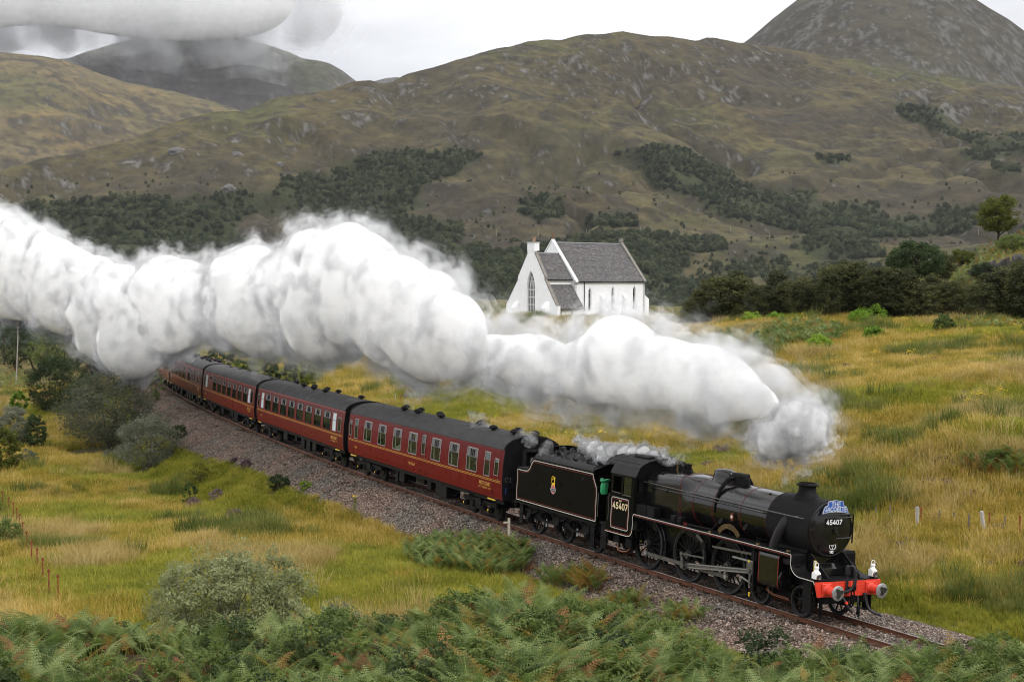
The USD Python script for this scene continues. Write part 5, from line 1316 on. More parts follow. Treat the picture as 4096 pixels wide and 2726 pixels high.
rg = np.random.default_rng(21)
NS = 17000
s = rg.uniform(-28, 132, NS); t = rg.uniform(-9.5, 4.2, NS)
x, y = track_xy(s, t)
_, gvl = ground_tint(x, y, s, t)
edge = fbm2(x, y, 2.2, 3, 33)
keep = (gvl > .35 + .5 * (edge - .5)) & (foreground_z(x, y) < ground_z(x, y) - .15)
keep &= ~((abs(t) < 1.5) & (rg.random(NS) < .62))
x, y, s, t = x[keep], y[keep], s[keep], t[keep]
z = ground_z(x, y) + .012
e = .2
nx, ny = (ground_z(x + e, y) - ground_z(x - e, y)) / (2 * e), (ground_z(x, y + e) - ground_z(x, y - e)) / (2 * e)
az = np.arctan2(ny, nx)
scatter('ballast_stones', [(stone_patch(i), stone_mat, False) for i in range(5)], np.stack([x, y, z], 1), rg.integers(0, 5, len(x)), quat_tilt(rg.uniform(0, 6.28, len(x)), az - np.pi / 2, np.arctan(np.hypot(nx, ny))), rg.uniform(.85, 1.25, len(x)),
        'grey and pinkish broken stone ballast heaped beside the rails', 'ballast')
# ---------------------------------------------------------------- the white church on the crest
render_nodes = {'tc': ('texture_coordinate', {}), 'n': ('noise_texture', {'scale': 1.1, 'detail': 6, 'roughness': .65}), 'r': ('rgb_ramp', {'ramp': [(.3, (.74, .75, .77)), (.7, (.83, .83, .835))]}),
                'bn': ('noise_texture', {'scale': 9.0, 'detail': 5}), 'b': ('bump', {'strength': .5, 'distance': .03}), 'p': ('principled_bsdf', {'roughness': .9, 'specular_ior_level': .2})}
M['harling'] = mat('white_harling', render_nodes, [('tc.object', 'n.vector'), ('n.fac', 'r.fac'), ('r.color', 'p.base_color'), ('tc.object', 'bn.vector'), ('bn.fac', 'b.height'), ('b.normal', 'p.normal')], surface='p.BSDF')
for nm, cc in (('slate_dark', (.085, .082, .085)), ('slate_mid', (.115, .11, .112)), ('slate_brown', (.12, .108, .10)), ('slate_pale', (.17, .16, .145))): M[nm] = paint('roof_' + nm, cc, .65, .4, .25, 2.2)
M['stone'] = paint('grey_coping_stone', (.20, .185, .165), .85, .3, .3, 2.0)
M['lead'] = paint('lead_ridge', (.36, .37, .38), .5, .4, .15, 1.0)
M['iron'] = paint('black_iron', (.012, .012, .013), .45, .4, .3, 4.0)
M['darkpane'] = paint('dark_leaded_glass', (.018, .018, .02), .12, .6, .4, 3.0)
M['chpane'] = paint('church_window_glass', (.16, .165, .17), .10, .6, .25, 1.5)
M['pot'] = paint('clay_chimney_pot', (.30, .19, .12), .8, .3, .2, 4.0)
M['rustcross'] = paint('rusty_cross', (.20, .09, .05), .8, .3, .2, 4.0)
M['bird'] = paint('black_feathers', (.012, .012, .014), .5, .4, .3, 20.0)
# the near corner of the nave, placed on its line of sight; the church is turned so that the gable looks left
CO = CHURCH; CBZ = CO[2]
_vx = np.array([RT[0], RT[1]]); _dep = np.array([FW[0], FW[1]]); _dep /= np.linalg.norm(_dep)
CHA = math.radians(40)                     # long side turned this much away from square-on, its far end deeper
ex = _vx * math.cos(CHA) + _dep * math.sin(CHA); ey = -_vx * math.sin(CHA) + _dep * math.cos(CHA)
CM_ = frame([ex[0], ex[1], 0], [ey[0], ey[1], 0], [0, 0, 1], [CO[0], CO[1], CBZ])
ch = thing('church', 'white harled church with grey slate roofs and a tall arched gable window', 'church', CM_)
# local frame: x along the nave to the right, y away from the viewer, z up from the ground at its base
NL, NW, NE, NR = 13.0, 9.0, 5.15, 10.15       # nave length, width, eaves, ridge
B0 = -2.5


def gable(w, e, r, base=B0, y0=0.0): return [(y0, base), (y0 + w, base), (y0 + w, e), (y0 + w / 2, r), (y0, e)]


lance = lambda x, z0, z1, w: Polygon([(x - w / 2, z0), (x + w / 2, z0)] + [(x + w / 2 - w * (1 - math.cos(t)), z1 - w * 1.25 + w * 1.25 * math.sin(t)) for t in np.linspace(0, math.pi / 3, 5)][:-1] + [(x, z1)] + [(x - w / 2 + w * (1 - math.cos(t)), z1 - w * 1.25 + w * 1.25 * math.sin(t)) for t in np.linspace(math.pi / 3, 0, 5)][1:])
nave_w = [(2.75, 1.2, 4.25, .55), (6.95, 1.2, 4.35, .55), (11.0, 1.2, 4.45, .55)]
wall = sbox(0, B0, NL, NE).difference(union_all([lance(*w) for w in nave_w]))
nw = obj('nave_wall', MB().side(wall, .0, .30).side(sbox(0, B0, NL, NE), NW - .3, NW).front(gable(NW, NE, NR), NL - .35, NL).front(gable(NW, NE, NR + .25), -.0, .35).box(.36, NL - .36, .31, NW - .31, B0, NE - .1), M['harling'], ch)
for x, z0, z1, w in nave_w:
    g = lance(x, z0, z1, w)
    wi = obj('lancet_window', MB().side(g.buffer(.0).difference(g.buffer(-.06)), .12, .18), M['harling'], ch)
    obj('pane', MB().side(g, .20, .22), M['darkpane'], wi)
    obj('glazing_bar', MB().box(x - w / 2, x + w / 2, .185, .198, (z0 + z1) / 2, (z0 + z1) / 2 + .06).box(x - w / 2, x + w / 2, .185, .198, (z0 + z1) / 2 + .8, (z0 + z1) / 2 + .85), M['lead'], wi)


def slates(parent, x0, x1, ya, za, yb, zb, rows, wid, seed, name='slate'):
    """Courses of single slates from the eaves (ya, za) up to the ridge (yb, zb)."""
    rg = np.random.default_rng(seed); kinds = ['slate_dark', 'slate_mid', 'slate_brown', 'slate_pale']
    up = np.array([yb - ya, zb - za]); L = np.linalg.norm(up); up /= L; nrm = np.array([-up[1], up[0]])
    if nrm[1] < 0: nrm = -nrm
    n_ = 0
    rest = {k: MB() for k in kinds}
    for r in range(rows):
        h = L / rows; o = rg.uniform(0, wid)
        x = x0 - o
        while x < x1:
            w = wid * rg.uniform(.75, 1.3); a, b_ = max(x, x0), min(x + w - .012, x1); x += w
            if b_ - a < .03: continue
            k = kinds[int(rg.choice(4, p=[.36, .34, .2, .10]))]
            l0, l1 = r * h - .02 + rg.uniform(-.012, .012), (r + 1) * h + .05
            t0, t1 = .055 + rg.uniform(0, .018), .02
            c = lambda l, t: (ya + up[0] * l + nrm[0] * t, za + up[1] * l + nrm[1] * t)
            P = [(xx, *c(l, t)) for xx in (a, b_) for l, t in ((l0, t0 - .03), (l0, t0), (l1, t1), (l1, t1 - .03))]
            t_ = trimesh.Trimesh(P, [(0, 1, 2), (0, 2, 3), (4, 6, 5), (4, 7, 6), (0, 4, 5), (0, 5, 1), (1, 5, 6), (1, 6, 2), (2, 6, 7), (2, 7, 3), (3, 7, 4), (3, 4, 0)], process=False); t_.fix_normals()
            rest[k].add(t_); n_ += 1
    for k in kinds: tag(obj(name + 's', rest[k], M[k], parent), kind='stuff')


rf = obj('nave_roof', MB().front([(-.22, NE - .14), (NW / 2, NR + .02), (NW + .22, NE - .14), (NW + .22, NE - .20), (NW / 2, NR - .10), (-.22, NE - .20)], .36, NL - .36), M['slate_dark'], ch)
slates(rf, .36, NL - .36, -.24, NE - .15, NW / 2 - .04, NR + .0, 44, .30, 1)
obj('ridge', MB().box(.30, NL - .3, NW / 2 - .13, NW / 2 + .13, NR + .03, NR + .13), M['lead'], rf)
for x0, x1, o, k in ((NL - .42, NL + .06, .32, 'stone'), (-.06, .42, .30, 'harling')):
    obj('coping', MB().front([(-.30, NE - .28), (NW / 2, NR + o), (NW + .30, NE - .28), (NW + .30, NE - .05), (NW / 2, NR + o + .22), (-.30, NE - .05)][:3] + [(NW + .30, NE - .05), (NW / 2, NR + o + .20), (-.30, NE - .05)], x0, x1), M[k], rf)
obj('coping_edge', MB().front([(-.34, NE - .30), (NW / 2, NR + .34), (NW / 2, NR + .53), (-.34, NE - .08)], .40, .52), M['stone'], rf)
obj('apex_block', MB().rbox(NL - .42, NL + .06, NW / 2 - .25, NW / 2 + .25, NR + .30, NR + .75, .05), M['stone'], rf)
obj('gutter', MB().box(.3, NL + .05, -.30, -.20, NE - .25, NE - .17), M['iron'], ch)
for x in (1.68,): obj('downpipe', MB().cyl((x, -.10, B0), (x, -.10, NE - .2), .05, 8), M['iron'], ch)
cx_ = obj('cross', MB().box(.12, .20, NW / 2 - .05, NW / 2 + .05, NR + .45, NR + 1.45).box(.12, .20, NW / 2 - .30, NW / 2 + .30, NR + 1.0, NR + 1.10), M['rustcross'], ch)
# nave buttresses
for x, w in ((4.5, .7), (8.7, .7)): obj('buttress', MB().add(trimesh.convex.convex_hull([(x, -.62, B0), (x + w, -.62, B0), (x, .02, B0), (x + w, .02, B0), (x, -.62, 2.75), (x + w, -.62, 2.75), (x, .02, 3.35), (x + w, .02, 3.35)])), M['harling'], ch)
obj('corner_buttress', MB().add(trimesh.convex.convex_hull([(NL - .02, 0.02, B0), (NL + .85, .02, B0), (NL - .02, .7, B0), (NL + .85, .7, B0), (NL + .85, .02, 2.6), (NL + .85, .7, 2.6), (NL - .02, .02, 3.2), (NL - .02, .7, 3.2)])), M['harling'], ch)
# the aisle and chancel in front of the nave gable: a broad gable with a stepped outline, chimney at its top
AL = 4.8       # length in front of the nave's gable
ax0 = -AL
outline = [(-2.05, B0), (8.3, B0), (8.3, 1.85), (5.85, 5.20), (5.85, 5.55), (3.9, 8.6), (3.9, 10.0), (2.55, 10.0), (2.55, 8.6), (.60, 5.55), (.60, 5.2), (-1.65, 1.85), (-2.05, 1.85)]
CY = 3.22
warch = Polygon([(-.82, .05), (.82, .05), (.82, 4.0)] + [(.82 - 1.64 * (1 - math.cos(t)), 4.0 + 2.4 * math.sin(t) / math.sin(math.pi / 3) * 1.0) for t in np.linspace(0, math.pi / 3, 9)] + [(-.82 + 1.64 * (1 - math.cos(t)), 4.0 + 2.4 * math.sin(t) / math.sin(math.pi / 3)) for t in np.linspace(math.pi / 3, 0, 9)[1:]])
warch = affinity.translate(warch, CY, 0)
gwall = obj('gable_wall', MB().front(Polygon(outline).difference(warch), ax0, ax0 + .45), M['harling'], ch)
obj('gable_coping', MB().front([(-1.70, 1.80), (.55, 5.18), (.55, 5.56), (2.6, 8.75), (2.6, 8.98), (.42, 5.62), (.42, 5.24), (-1.82, 1.90)], ax0 + .04, ax0 + .52), M['stone'], gwall)
ck = obj('chimney', MB().box(ax0 - .02, ax0 + .85, 2.52, 3.93, 9.0, 10.02).rbox(ax0 - .10, ax0 + .93, 2.44, 4.01, 10.02, 10.20, .03), M['harling'], ch)
obj('chimney_cap', MB().rbox(ax0 - .10, ax0 + .93, 2.43, 4.02, 10.06, 10.22, .03), M['stone'], ck)
obj('chimney_pot', MB().lathe([(.18, 0), (.20, .45), (.24, .5), (.2, .55), (.15, .55)], frame([1, 0, 0], [0, 1, 0], [0, 0, 1], [ax0 + .4, 3.05, 10.2]), 14), M['pot'], ck)
gw = obj('gable_window', MB().front(warch.difference(warch.buffer(-.10)), ax0 + .14, ax0 + .24), M['harling'], ch)
for i_, (y0, y1) in enumerate(((-.72, -.28), (-.22, .22), (.28, .72))):
    for z0, z1 in ((.15, 1.0), (1.08, 1.95), (2.03, 2.9), (2.98, 3.9), (3.98, 6.3)):
        g = sbox(CY + y0, z0, CY + y1, z1).intersection(warch.buffer(-.10))
        if not g.is_empty: obj('pane', MB().front(g, ax0 + .22, ax0 + .235), M['chpane'], gw)
br = MB()
for y in (-.25, .25): br.box(ax0 + .17, ax0 + .22, CY + y - .03, CY + y + .03, .1, 4.05)
for z in (1.04, 1.99, 2.94, 3.94): br.box(ax0 + .17, ax0 + .215, CY - .75, CY + .75, z - .04, z + .04)
for sg in (-1, 1):
    for c0 in (.25, -.25):
        pts = [(ax0 + .195, CY + sg * (c0 + 1.64 * (1 - math.cos(t)) * .9 - 0), 4.0 + 2.2 * math.sin(t)) for t in np.linspace(0, .95, 8)]
        pts = [p for p in pts if warch.buffer(-.05).contains(Point(p[1], p[2]))]
        if len(pts) > 1: br.tube(pts, .035, 5)
obj('tracery', br, M['harling'], gw)
obj('sill', MB().rbox(ax0 - .06, ax0 + .2, CY - .95, CY + .95, -.06, .05, .02), M['harling'], gw)
for y in (-.55, 5.55): obj('buttress', MB().add(trimesh.convex.convex_hull([(ax0 - .75, y, B0), (ax0 - .75, y + .85, B0), (ax0 + .1, y, B0), (ax0 + .1, y + .85, B0), (ax0 - .75, y, 1.6), (ax0 - .75, y + .85, 1.6), (ax0 + .1, y, 2.5), (ax0 + .1, y + .85, 2.5)])), M['harling'], gwall)
# aisle side wall with its lancet, roofs at two levels
aw = lance(-1.95, -.55, 1.30, .46)
asl = obj('aisle_wall', MB().side(sbox(ax0 + .46, B0, .0, 1.55).difference(aw), -1.66, -1.40).side(sbox(ax0 + .46, 4.55, 0, 5.35), .62, .86).side(sbox(ax0 + .46, B0, 0, 1.6), 7.9, 8.2).box(ax0 + .5, -.02, -1.38, 7.8, B0, 1.2).box(ax0 + .5, -.02, .9, 5.5, 1.2, 4.9), M['harling'], ch)
wi = obj('lancet_window', MB().side(aw.difference(aw.buffer(-.05)), -1.58, -1.53), M['harling'], ch); obj('pane', MB().side(aw, -1.50, -1.48), M['darkpane'], wi)
obj('glazing_bar', MB().box(-2.18, -1.72, -1.52, -1.51, .35, .42), M['lead'], wi)
ar = obj('aisle_roof', MB().front([(-1.85, 1.48), (.62, 4.55), (.62, 4.47), (-1.85, 1.40)], ax0 + .46, -.02), M['slate_dark'], ch)
obj('aisle_roof', MB().front([(5.8, 4.55), (8.4, 1.45), (8.4, 1.37), (5.8, 4.47)], ax0 + .46, -.02), M['slate_dark'], ch)
slates(ar, ax0 + .5, -.02, -1.90, 1.46, .62, 4.58, 26, .28, 3)
cr2 = obj('chancel_roof', MB().front([(.42, 5.28), (CY, 8.72), (6.0, 5.28), (6.0, 5.20), (CY, 8.62), (.42, 5.20)], ax0 + .46, -.02), M['slate_dark'], ch)
slates(cr2, ax0 + .5, -.02, .38, 5.26, CY - .03, 8.74, 30, .28, 4)
obj('ridge', MB().box(ax0 + .45, -.0, CY - .12, CY + .12, 8.72, 8.82), M['lead'], cr2)
obj('gutter', MB().box(ax0 + .4, .1, -2.0, -1.9, 1.36, 1.44), M['iron'], ch); obj('gutter', MB().box(ax0 + .4, .1, .30, .38, 5.16, 5.24), M['iron'], ch)
obj('downpipe', MB().cyl((ax0 + .85, -1.76, B0), (ax0 + .85, -1.76, 1.40), .045, 8), M['iron'], ch)


def crow(loc, ang, label):
    b = thing('crow', label, 'bird', matrix(loc, ang))
    bd = MB().lathe([(0, -.20), (.035, -.17), (.075, -.08), (.09, .02), (.07, .12), (.045, .17), (0, .19)], frame([0, 1, 0], [0, 0, 1], [1, 0, 0], [0, 0, .20]) @ trimesh.transformations.rotation_matrix(-.5, [1, 0, 0]), 12)
    bd.add(trimesh.creation.icosphere(2, .055).apply_translation([.17, 0, .33])).tube([(.20, 0, .33), (.30, 0, .315)], [.02, .003], 6).tube([(-.15, 0, .13), (-.34, 0, .04)], [.04, .03], 6)
    obj('body', bd, M['bird'], b, smooth=40)
    for y in (-.03, .03): obj('leg', MB().cyl((.02, y, .14), (.03, y, 0), .008, 5), M['bird'], b)


def ch_pt(p): return (CM_ @ np.array([*p, 1.0]))[:3]


crow(ch_pt((ax0 + .35, 3.62, 10.22)), 2.2, 'black crow perched on the church chimney cap')
# ---------------------------------------------------------------- leaves, wood, grass
def leafy(name, ramp, scale=1.2, trans=.35, rough=.6, fine=9.0, spec=.25, per=.30):
    """ramp: dark to light leaf colours; tone drifts over metres and from leaf to leaf."""
    return mat(name, {'g': ('geometry', {}), 'n': ('noise_texture', {'scale': scale, 'detail': 2}), 'w': ('noise_texture', {'scale': fine, 'detail': 1}), 'o': ('object_info', {}),
                      'a': ('math', {'math_type': 'multiply_add', 'value2': .55, 'value3': 0.0}), 'c': ('math', {'math_type': 'multiply_add', 'value2': .55}), 'd': ('math', {'math_type': 'multiply_add', 'value2': per, 'value3': -per / 2}), 'e': ('math', {'math_type': 'add'}),
                      'r': ('rgb_ramp', {'ramp': [(.22 + .56 * i / (len(ramp) - 1), c) for i, c in enumerate(ramp)]}),
                      'p': ('principled_bsdf', {'roughness': rough, 'specular_ior_level': spec}), 't': ('translucent_bsdf', {}), 'm': ('mix_closure', {'fac': trans})},
               [('g.position', 'n.vector'), ('g.position', 'w.vector'), ('n.fac', 'a.value1'), ('w.fac', 'c.value1'), ('a.value', 'c.value3'), ('o.random', 'd.value1'), ('c.value', 'e.value1'), ('d.value', 'e.value2'), ('e.value', 'r.fac'),
                ('r.color', 'p.base_color'), ('r.color', 't.color'), ('p.BSDF', 'm.closure1'), ('t.BSDF', 'm.closure2')], surface='m.closure')


M['bark'] = paint('grey_brown_bark', (.055, .043, .034), .9, .2, .4, 6.0, bump=.02, bscale=20)
M['palebark'] = paint('pale_birch_bark', (.30, .28, .25), .8, .2, .4, 3.0)
M['twig'] = paint('grey_twig', (.13, .115, .10), .9, .2, .3, 5.0)
M['leaf_willow'] = leafy('sage_willow_leaves', [(.045, .058, .020), (.11, .13, .048), (.21, .23, .10), (.33, .35, .18)], 1.3)
M['leaf_greywillow'] = leafy('grey_willow_leaves', [(.032, .038, .021), (.082, .092, .056), (.155, .165, .11), (.24, .25, .18)], 1.6)
M['leaf_birch'] = leafy('olive_birch_leaves', [(.014, .018, .006), (.032, .037, .011), (.058, .064, .018), (.11, .108, .034)], .30, fine=3.0)
M['leaf_dark'] = leafy('dark_green_leaves', [(.010, .017, .006), (.020, .034, .011), (.034, .055, .016), (.055, .080, .024)], .7)
M['leaf_bright'] = leafy('bright_shrub_leaves', [(.045, .095, .010), (.10, .19, .016), (.17, .29, .022), (.25, .36, .035)], 1.2, .45)
M['leaf_yellow'] = leafy('yellow_green_leaves', [(.035, .045, .006), (.075, .090, .010), (.13, .14, .016), (.19, .185, .028)], .8, .4)
M['leaf_mid'] = leafy('mid_green_leaves', [(.022, .040, .008), (.052, .082, .015), (.095, .135, .026), (.15, .18, .045)], .8)
M['heather'] = leafy('heather_bloom', [(.030, .022, .016), (.065, .040, .040), (.125, .075, .085), (.20, .13, .15)], 1.2, .15)
M['grass'] = leafy('moor_grass', [(.045, .043, .005), (.135, .118, .011), (.29, .22, .028), (.43, .31, .07), (.58, .43, .17)], .30, .4, fine=7.0)
M['grassgreen'] = leafy('green_grass', [(.040, .052, .005), (.125, .142, .011), (.24, .24, .026), (.38, .33, .055)], .35, .4, fine=7.0)
M['rush'] = leafy('rushes', [(.028, .042, .007), (.065, .088, .014), (.12, .14, .026), (.22, .20, .06)], .5, .3, fine=6.0)
M['straw'] = leafy('dead_straw', [(.13, .092, .022), (.25, .18, .050), (.36, .27, .095), (.48, .38, .17)], .5, .35, fine=6.0)
M['bracken'] = leafy('bracken_fronds', [(.014, .030, .006), (.050, .086, .016), (.115, .165, .040), (.24, .29, .11)], .7, .4, fine=3.5)
M['brackenyellow'] = leafy('turning_bracken', [(.07, .085, .012), (.13, .12, .016), (.21, .15, .022), (.26, .15, .035)], .6, .4, fine=2.4)
M['brackendead'] = leafy('dead_bracken', [(.050, .020, .007), (.11, .042, .012), (.20, .080, .022), (.30, .14, .05)], .9, .3)
M['stem_green'] = paint('bracken_stem', (.20, .21, .045), .6, .3, .25, 5.0)
M['ragwort'] = paint('ragwort_flower', (.70, .48, .015), .7, .2, .15, 9.0)


def leaf_soup(rg, P, N, size, aspect=.55):
    """One small folded leaf (two triangles) at each point, facing roughly along N."""
    n = len(P)
    N = N + rg.normal(0, .55, (n, 3)); N /= np.linalg.norm(N, axis=1)[:, None] + 1e-9
    A = np.cross(N, rg.normal(size=(n, 3))); A /= np.linalg.norm(A, axis=1)[:, None] + 1e-9
    B = np.cross(N, A); s = (size * rg.uniform(.6, 1.4, n))[:, None]
    v = np.stack([P - A * s, P + B * s * aspect + N * s * .2, P + A * s, P - B * s * aspect + N * s * .2], 1).reshape(-1, 3)
    i = np.arange(n)[:, None] * 4
    return v, np.concatenate([i + [0, 1, 2], i + [0, 2, 3]])


def crown(seed, w, d, h, z0, clumps, per, leaf, clump_r=.30, hollow=.35, top=.5, flat=1.0, droop=.0):
    """Leaf clumps through an uneven crown; returns the mesh and the clump centres."""
    rg = np.random.default_rng(seed)
    u = rg.normal(size=(clumps, 3)); u /= np.linalg.norm(u, axis=1)[:, None]
    r = rg.uniform(hollow, 1.0, clumps) ** .6
    lump = .72 + .56 * meshkit.fbm(u * 1.7 + seed, 3, seed)
    c = u * (r * lump)[:, None]
    c[:, 2] = np.sign(c[:, 2]) * abs(c[:, 2]) ** flat
    C = c * [w / 2, d / 2, h / 2] + [0, 0, z0 + h / 2]
    C[:, :2] *= (1 - top * np.clip((C[:, 2] - z0) / h - .45, 0, 1) * .9)[:, None]
    size = clump_r * rg.uniform(.6, 1.35, clumps)
    k = np.repeat(np.arange(clumps), per)
    o = rg.normal(size=(len(k), 3)); o /= np.linalg.norm(o, axis=1)[:, None]
    P = C[k] + o * (size[k] * rg.uniform(.3, 1.0, len(k)) ** .5)[:, None] * [1, 1, .75]
    Nn = o * .8 + u[k] * .4 + [0, 0, .5]
    return leaf_soup(rg, P, Nn, leaf), C


def limbs(seed, C, base_r, h, fork=.28, n=16, lean=(0, 0), stems=1, spread=.25):
    rg = np.random.default_rng(seed); b = MB(); stem_top = []
    for q in range(stems):
        a = 2 * math.pi * q / stems + rg.uniform(0, 1); e = spread if stems > 1 else 0
        p1 = np.array([e * math.cos(a) * h * .4 + lean[0] * h * .4, e * math.sin(a) * h * .4 + lean[1] * h * .4, h * .42]); p2 = p1 * [1.5, 1.5, 1] + [0, 0, h * .33]
        p0 = np.array([.12 * base_r * math.cos(a) * stems, .12 * base_r * math.sin(a) * stems, -.15])
        r0 = base_r / stems ** .5
        b.tube([p0, p0 * .5 + p1 * .5 + rg.normal(0, .04 * h, 3) * [1, 1, 0], p1, p2], [r0, r0 * .8, r0 * .55, r0 * .22], 7)
        stem_top.append((p0, p1, p2, r0))
    for c in C[rg.permutation(len(C))[:n]]:
        p0, p1, p2, r0 = stem_top[rg.integers(0, stems)]
        t = np.clip(fork + rg.uniform(0, .6), 0, 1); s = p0 * (1 - t) + (p1 if t < .7 else p2) * t
        b.tube([s, s * .45 + c * .55 + [0, 0, -.06 * h], c], [r0 * .42, r0 * .24, r0 * .07], 5)
    return b


def plant(name, label, cat, crown_, leafmat, trunk, m, group=None, barkmat='bark'):
    t = thing(name, label, cat, m, group)
    if trunk is not None: obj('trunk', trunk, M[barkmat], t, smooth=40)
    obj('crown', crown_, M[leafmat], t)
    return t


def ground_at(u, v):
    p = hit(u, v); return p


def stand(u, vb, dist=None):
    """A point on the ground: where the line of sight meets it, or at a given distance along it."""
    if dist is None:
        p = hit(u, vb)
        return p
    p = on_ray(u, vb, dist); p[2] = float(ground_z(p[0], p[1])); return p


def px_size(n, p): return n * K * np.linalg.norm((np.asarray(p) - CAM)[:2]) / FPX


PLANTS_AT = []       # places kept free of grass: x, y, radius

# ---------------------------------------------------------------- the belt of trees behind the field
belt_top = [(1568, 683), (1590, 667), (1622, 651), (1645, 634), (1670, 628), (1700, 632), (1730, 637), (1765, 640), (1783, 630), (1825, 636), (1865, 635), (1900, 619), (1930, 612), (1965, 610), (1990, 617), (2015, 620), (2065, 620), (2085, 628), (2120, 636), (2190, 639), (2245, 640), (2265, 625), (2278, 612), (2305, 608), (2356, 600), (2460, 590)]
protos = []
for i in range(5):
    cr_m, C = crown(200 + i, [2.5, 3.1, 2.2, 3.4, 2.7][i], [2.5, 2.9, 2.2, 3.2, 2.6][i], 5.0, .35, 210, 34, .085, .34, .35, [.8, .5, .95, .35, .7][i], .8)
    protos.append((cr_m, limbs(300 + i, C, .11, 5.0, n=14, stems=2 if i % 2 else 1)))
belt_first = {}
ordn = ['first', 'second', 'third', 'fourth', 'fifth', 'sixth', 'seventh', 'eighth', 'ninth', 'tenth', 'eleventh', 'twelfth', 'thirteenth', 'fourteenth', 'fifteenth', 'sixteenth', 'seventeenth', 'eighteenth', 'nineteenth', 'twentieth', 'twenty-first', 'twenty-second', 'twenty-third', 'twenty-fourth', 'twenty-fifth', 'twenty-sixth']
rg = np.random.default_rng(4)
us = np.arange(1580, 2400, 32.0)
for row, dd in ((0, 158), (1, 168)):
    for i, u in enumerate(us):
        u2 = u + rg.uniform(-8, 8) + 14 * row; dist = dd + rg.uniform(-3, 3) - .012 * (u2 - 1580)
        p = stand(u2, 727, dist)
        vt = np.interp(u2, *zip(*belt_top)) + rg.uniform(-12, 16) - 5 * row
        h = CAM[2] + elev(u2, vt) * dist - p[2]
        k = int(rg.integers(0, 5)); lm = 'leaf_birch'
        m_ = matrix((p[0], p[1], p[2] - .15), rg.uniform(0, 6.28), (h / 5.3 * rg.uniform(1.05, 1.45), h / 5.3 * rg.uniform(1.05, 1.45), h / 5.3))
        lab = f'{ordn[i]} olive-green tree from the left in the front of the belt right of the church' if row == 0 else f'{ordn[i]} olive-green tree from the left at the back of the belt right of the church'
        if k not in belt_first: belt_first[k] = plant('birch_tree', lab, 'tree', protos[k][0], lm, protos[k][1], m_, 'olive trees in the belt behind the field')
        else: copy_of(belt_first[k], m_, lab)

cr_m, C = crown(410, 7.6, 6.5, 4.2, 1.0, 420, 46, .11, .55, .5, .3, .9)
p = stand(2105, 640, 186)
plant('oak_tree', 'broad dark round-topped tree rising behind the belt below the rocky knoll', 'tree', cr_m, 'leaf_dark', limbs(411, C, .25, 4.6, n=20), matrix((p[0], p[1], CAM[2] + elev(2105, 632) * 186 - 1.2), .4))
cr_m, C = crown(420, 7.0, 6.0, 5.4, 1.0, 190, 80, .11, .60, .35, .2, .9)
p = stand(2296, 545, 226)
plant('hill_tree', 'lone yellow-green tree on top of the rocky knoll at the right edge', 'tree', cr_m, 'leaf_yellow', limbs(421, C, .20, 4.6, n=22, lean=(.15, 0)), matrix((p[0], p[1], CAM[2] + elev(2296, 548) * 226 - .2), 2.2))
p = stand(2170, 625, 192)
cr_m, C = crown(424, 3.0, 3, 3.4, .4, 110, 40, .10, .4, .4, .4)
plant('hawthorn_tree', 'small olive bush just right of the dark round-topped tree', 'tree', cr_m, 'leaf_birch', limbs(425, C, .1, 3, n=8), matrix((p[0], p[1], CAM[2] + elev(2170, 632) * 192 - 1.0), 1))

# ---------------------------------------------------------------- bright shrubs in the field
SHR = [(1885, 816, 54, 42, 'leaf_bright', 'bright lime shrub lowest in the field above the steam head'), (1729, 731, 46, 24, 'leaf_bright', 'small lime shrub left of two at the foot of the tree belt'), (1790, 731, 48, 22, 'leaf_bright', 'rounded lime shrub right of two at the foot of the tree belt'),
       (2010, 733, 78, 34, 'leaf_bright', 'wide lime shrub against the belt, right of the middle'), (1974, 751, 46, 32, 'leaf_bright', 'lime shrub with yellow top in front of the wide one by the belt'), (2085, 736, 56, 14, 'leaf_bright', 'low flat lime shrub at the belt foot left of the dark round bush'),
       (2172, 766, 46, 38, 'leaf_mid', 'round dark-leaved bush standing alone below the right end of the belt'), (2008, 786, 46, 30, 'leaf_bright', 'loose pale lime shrub in the middle of the right field')]
for i, (u, v, w, h, lm, lab) in enumerate(SHR):
    p = hit(u, v)
    if p is None or math.hypot(p[0] - CAM[0], p[1] - CAM[1]) > 152: p = stand(u, v, 150)
    W, H = px_size(w, p), px_size(h, p) * 1.1
    cr_m, C = crown(500 + i, W, W, H, .05, 70, 34, .085, W * .13, .5, .15)
    plant('shrub', lab, 'shrub', cr_m, lm, limbs(520 + i, C, .04, H * .7, n=8, stems=3), matrix(p, i))
    PLANTS_AT.append((p[0], p[1], W * .45))

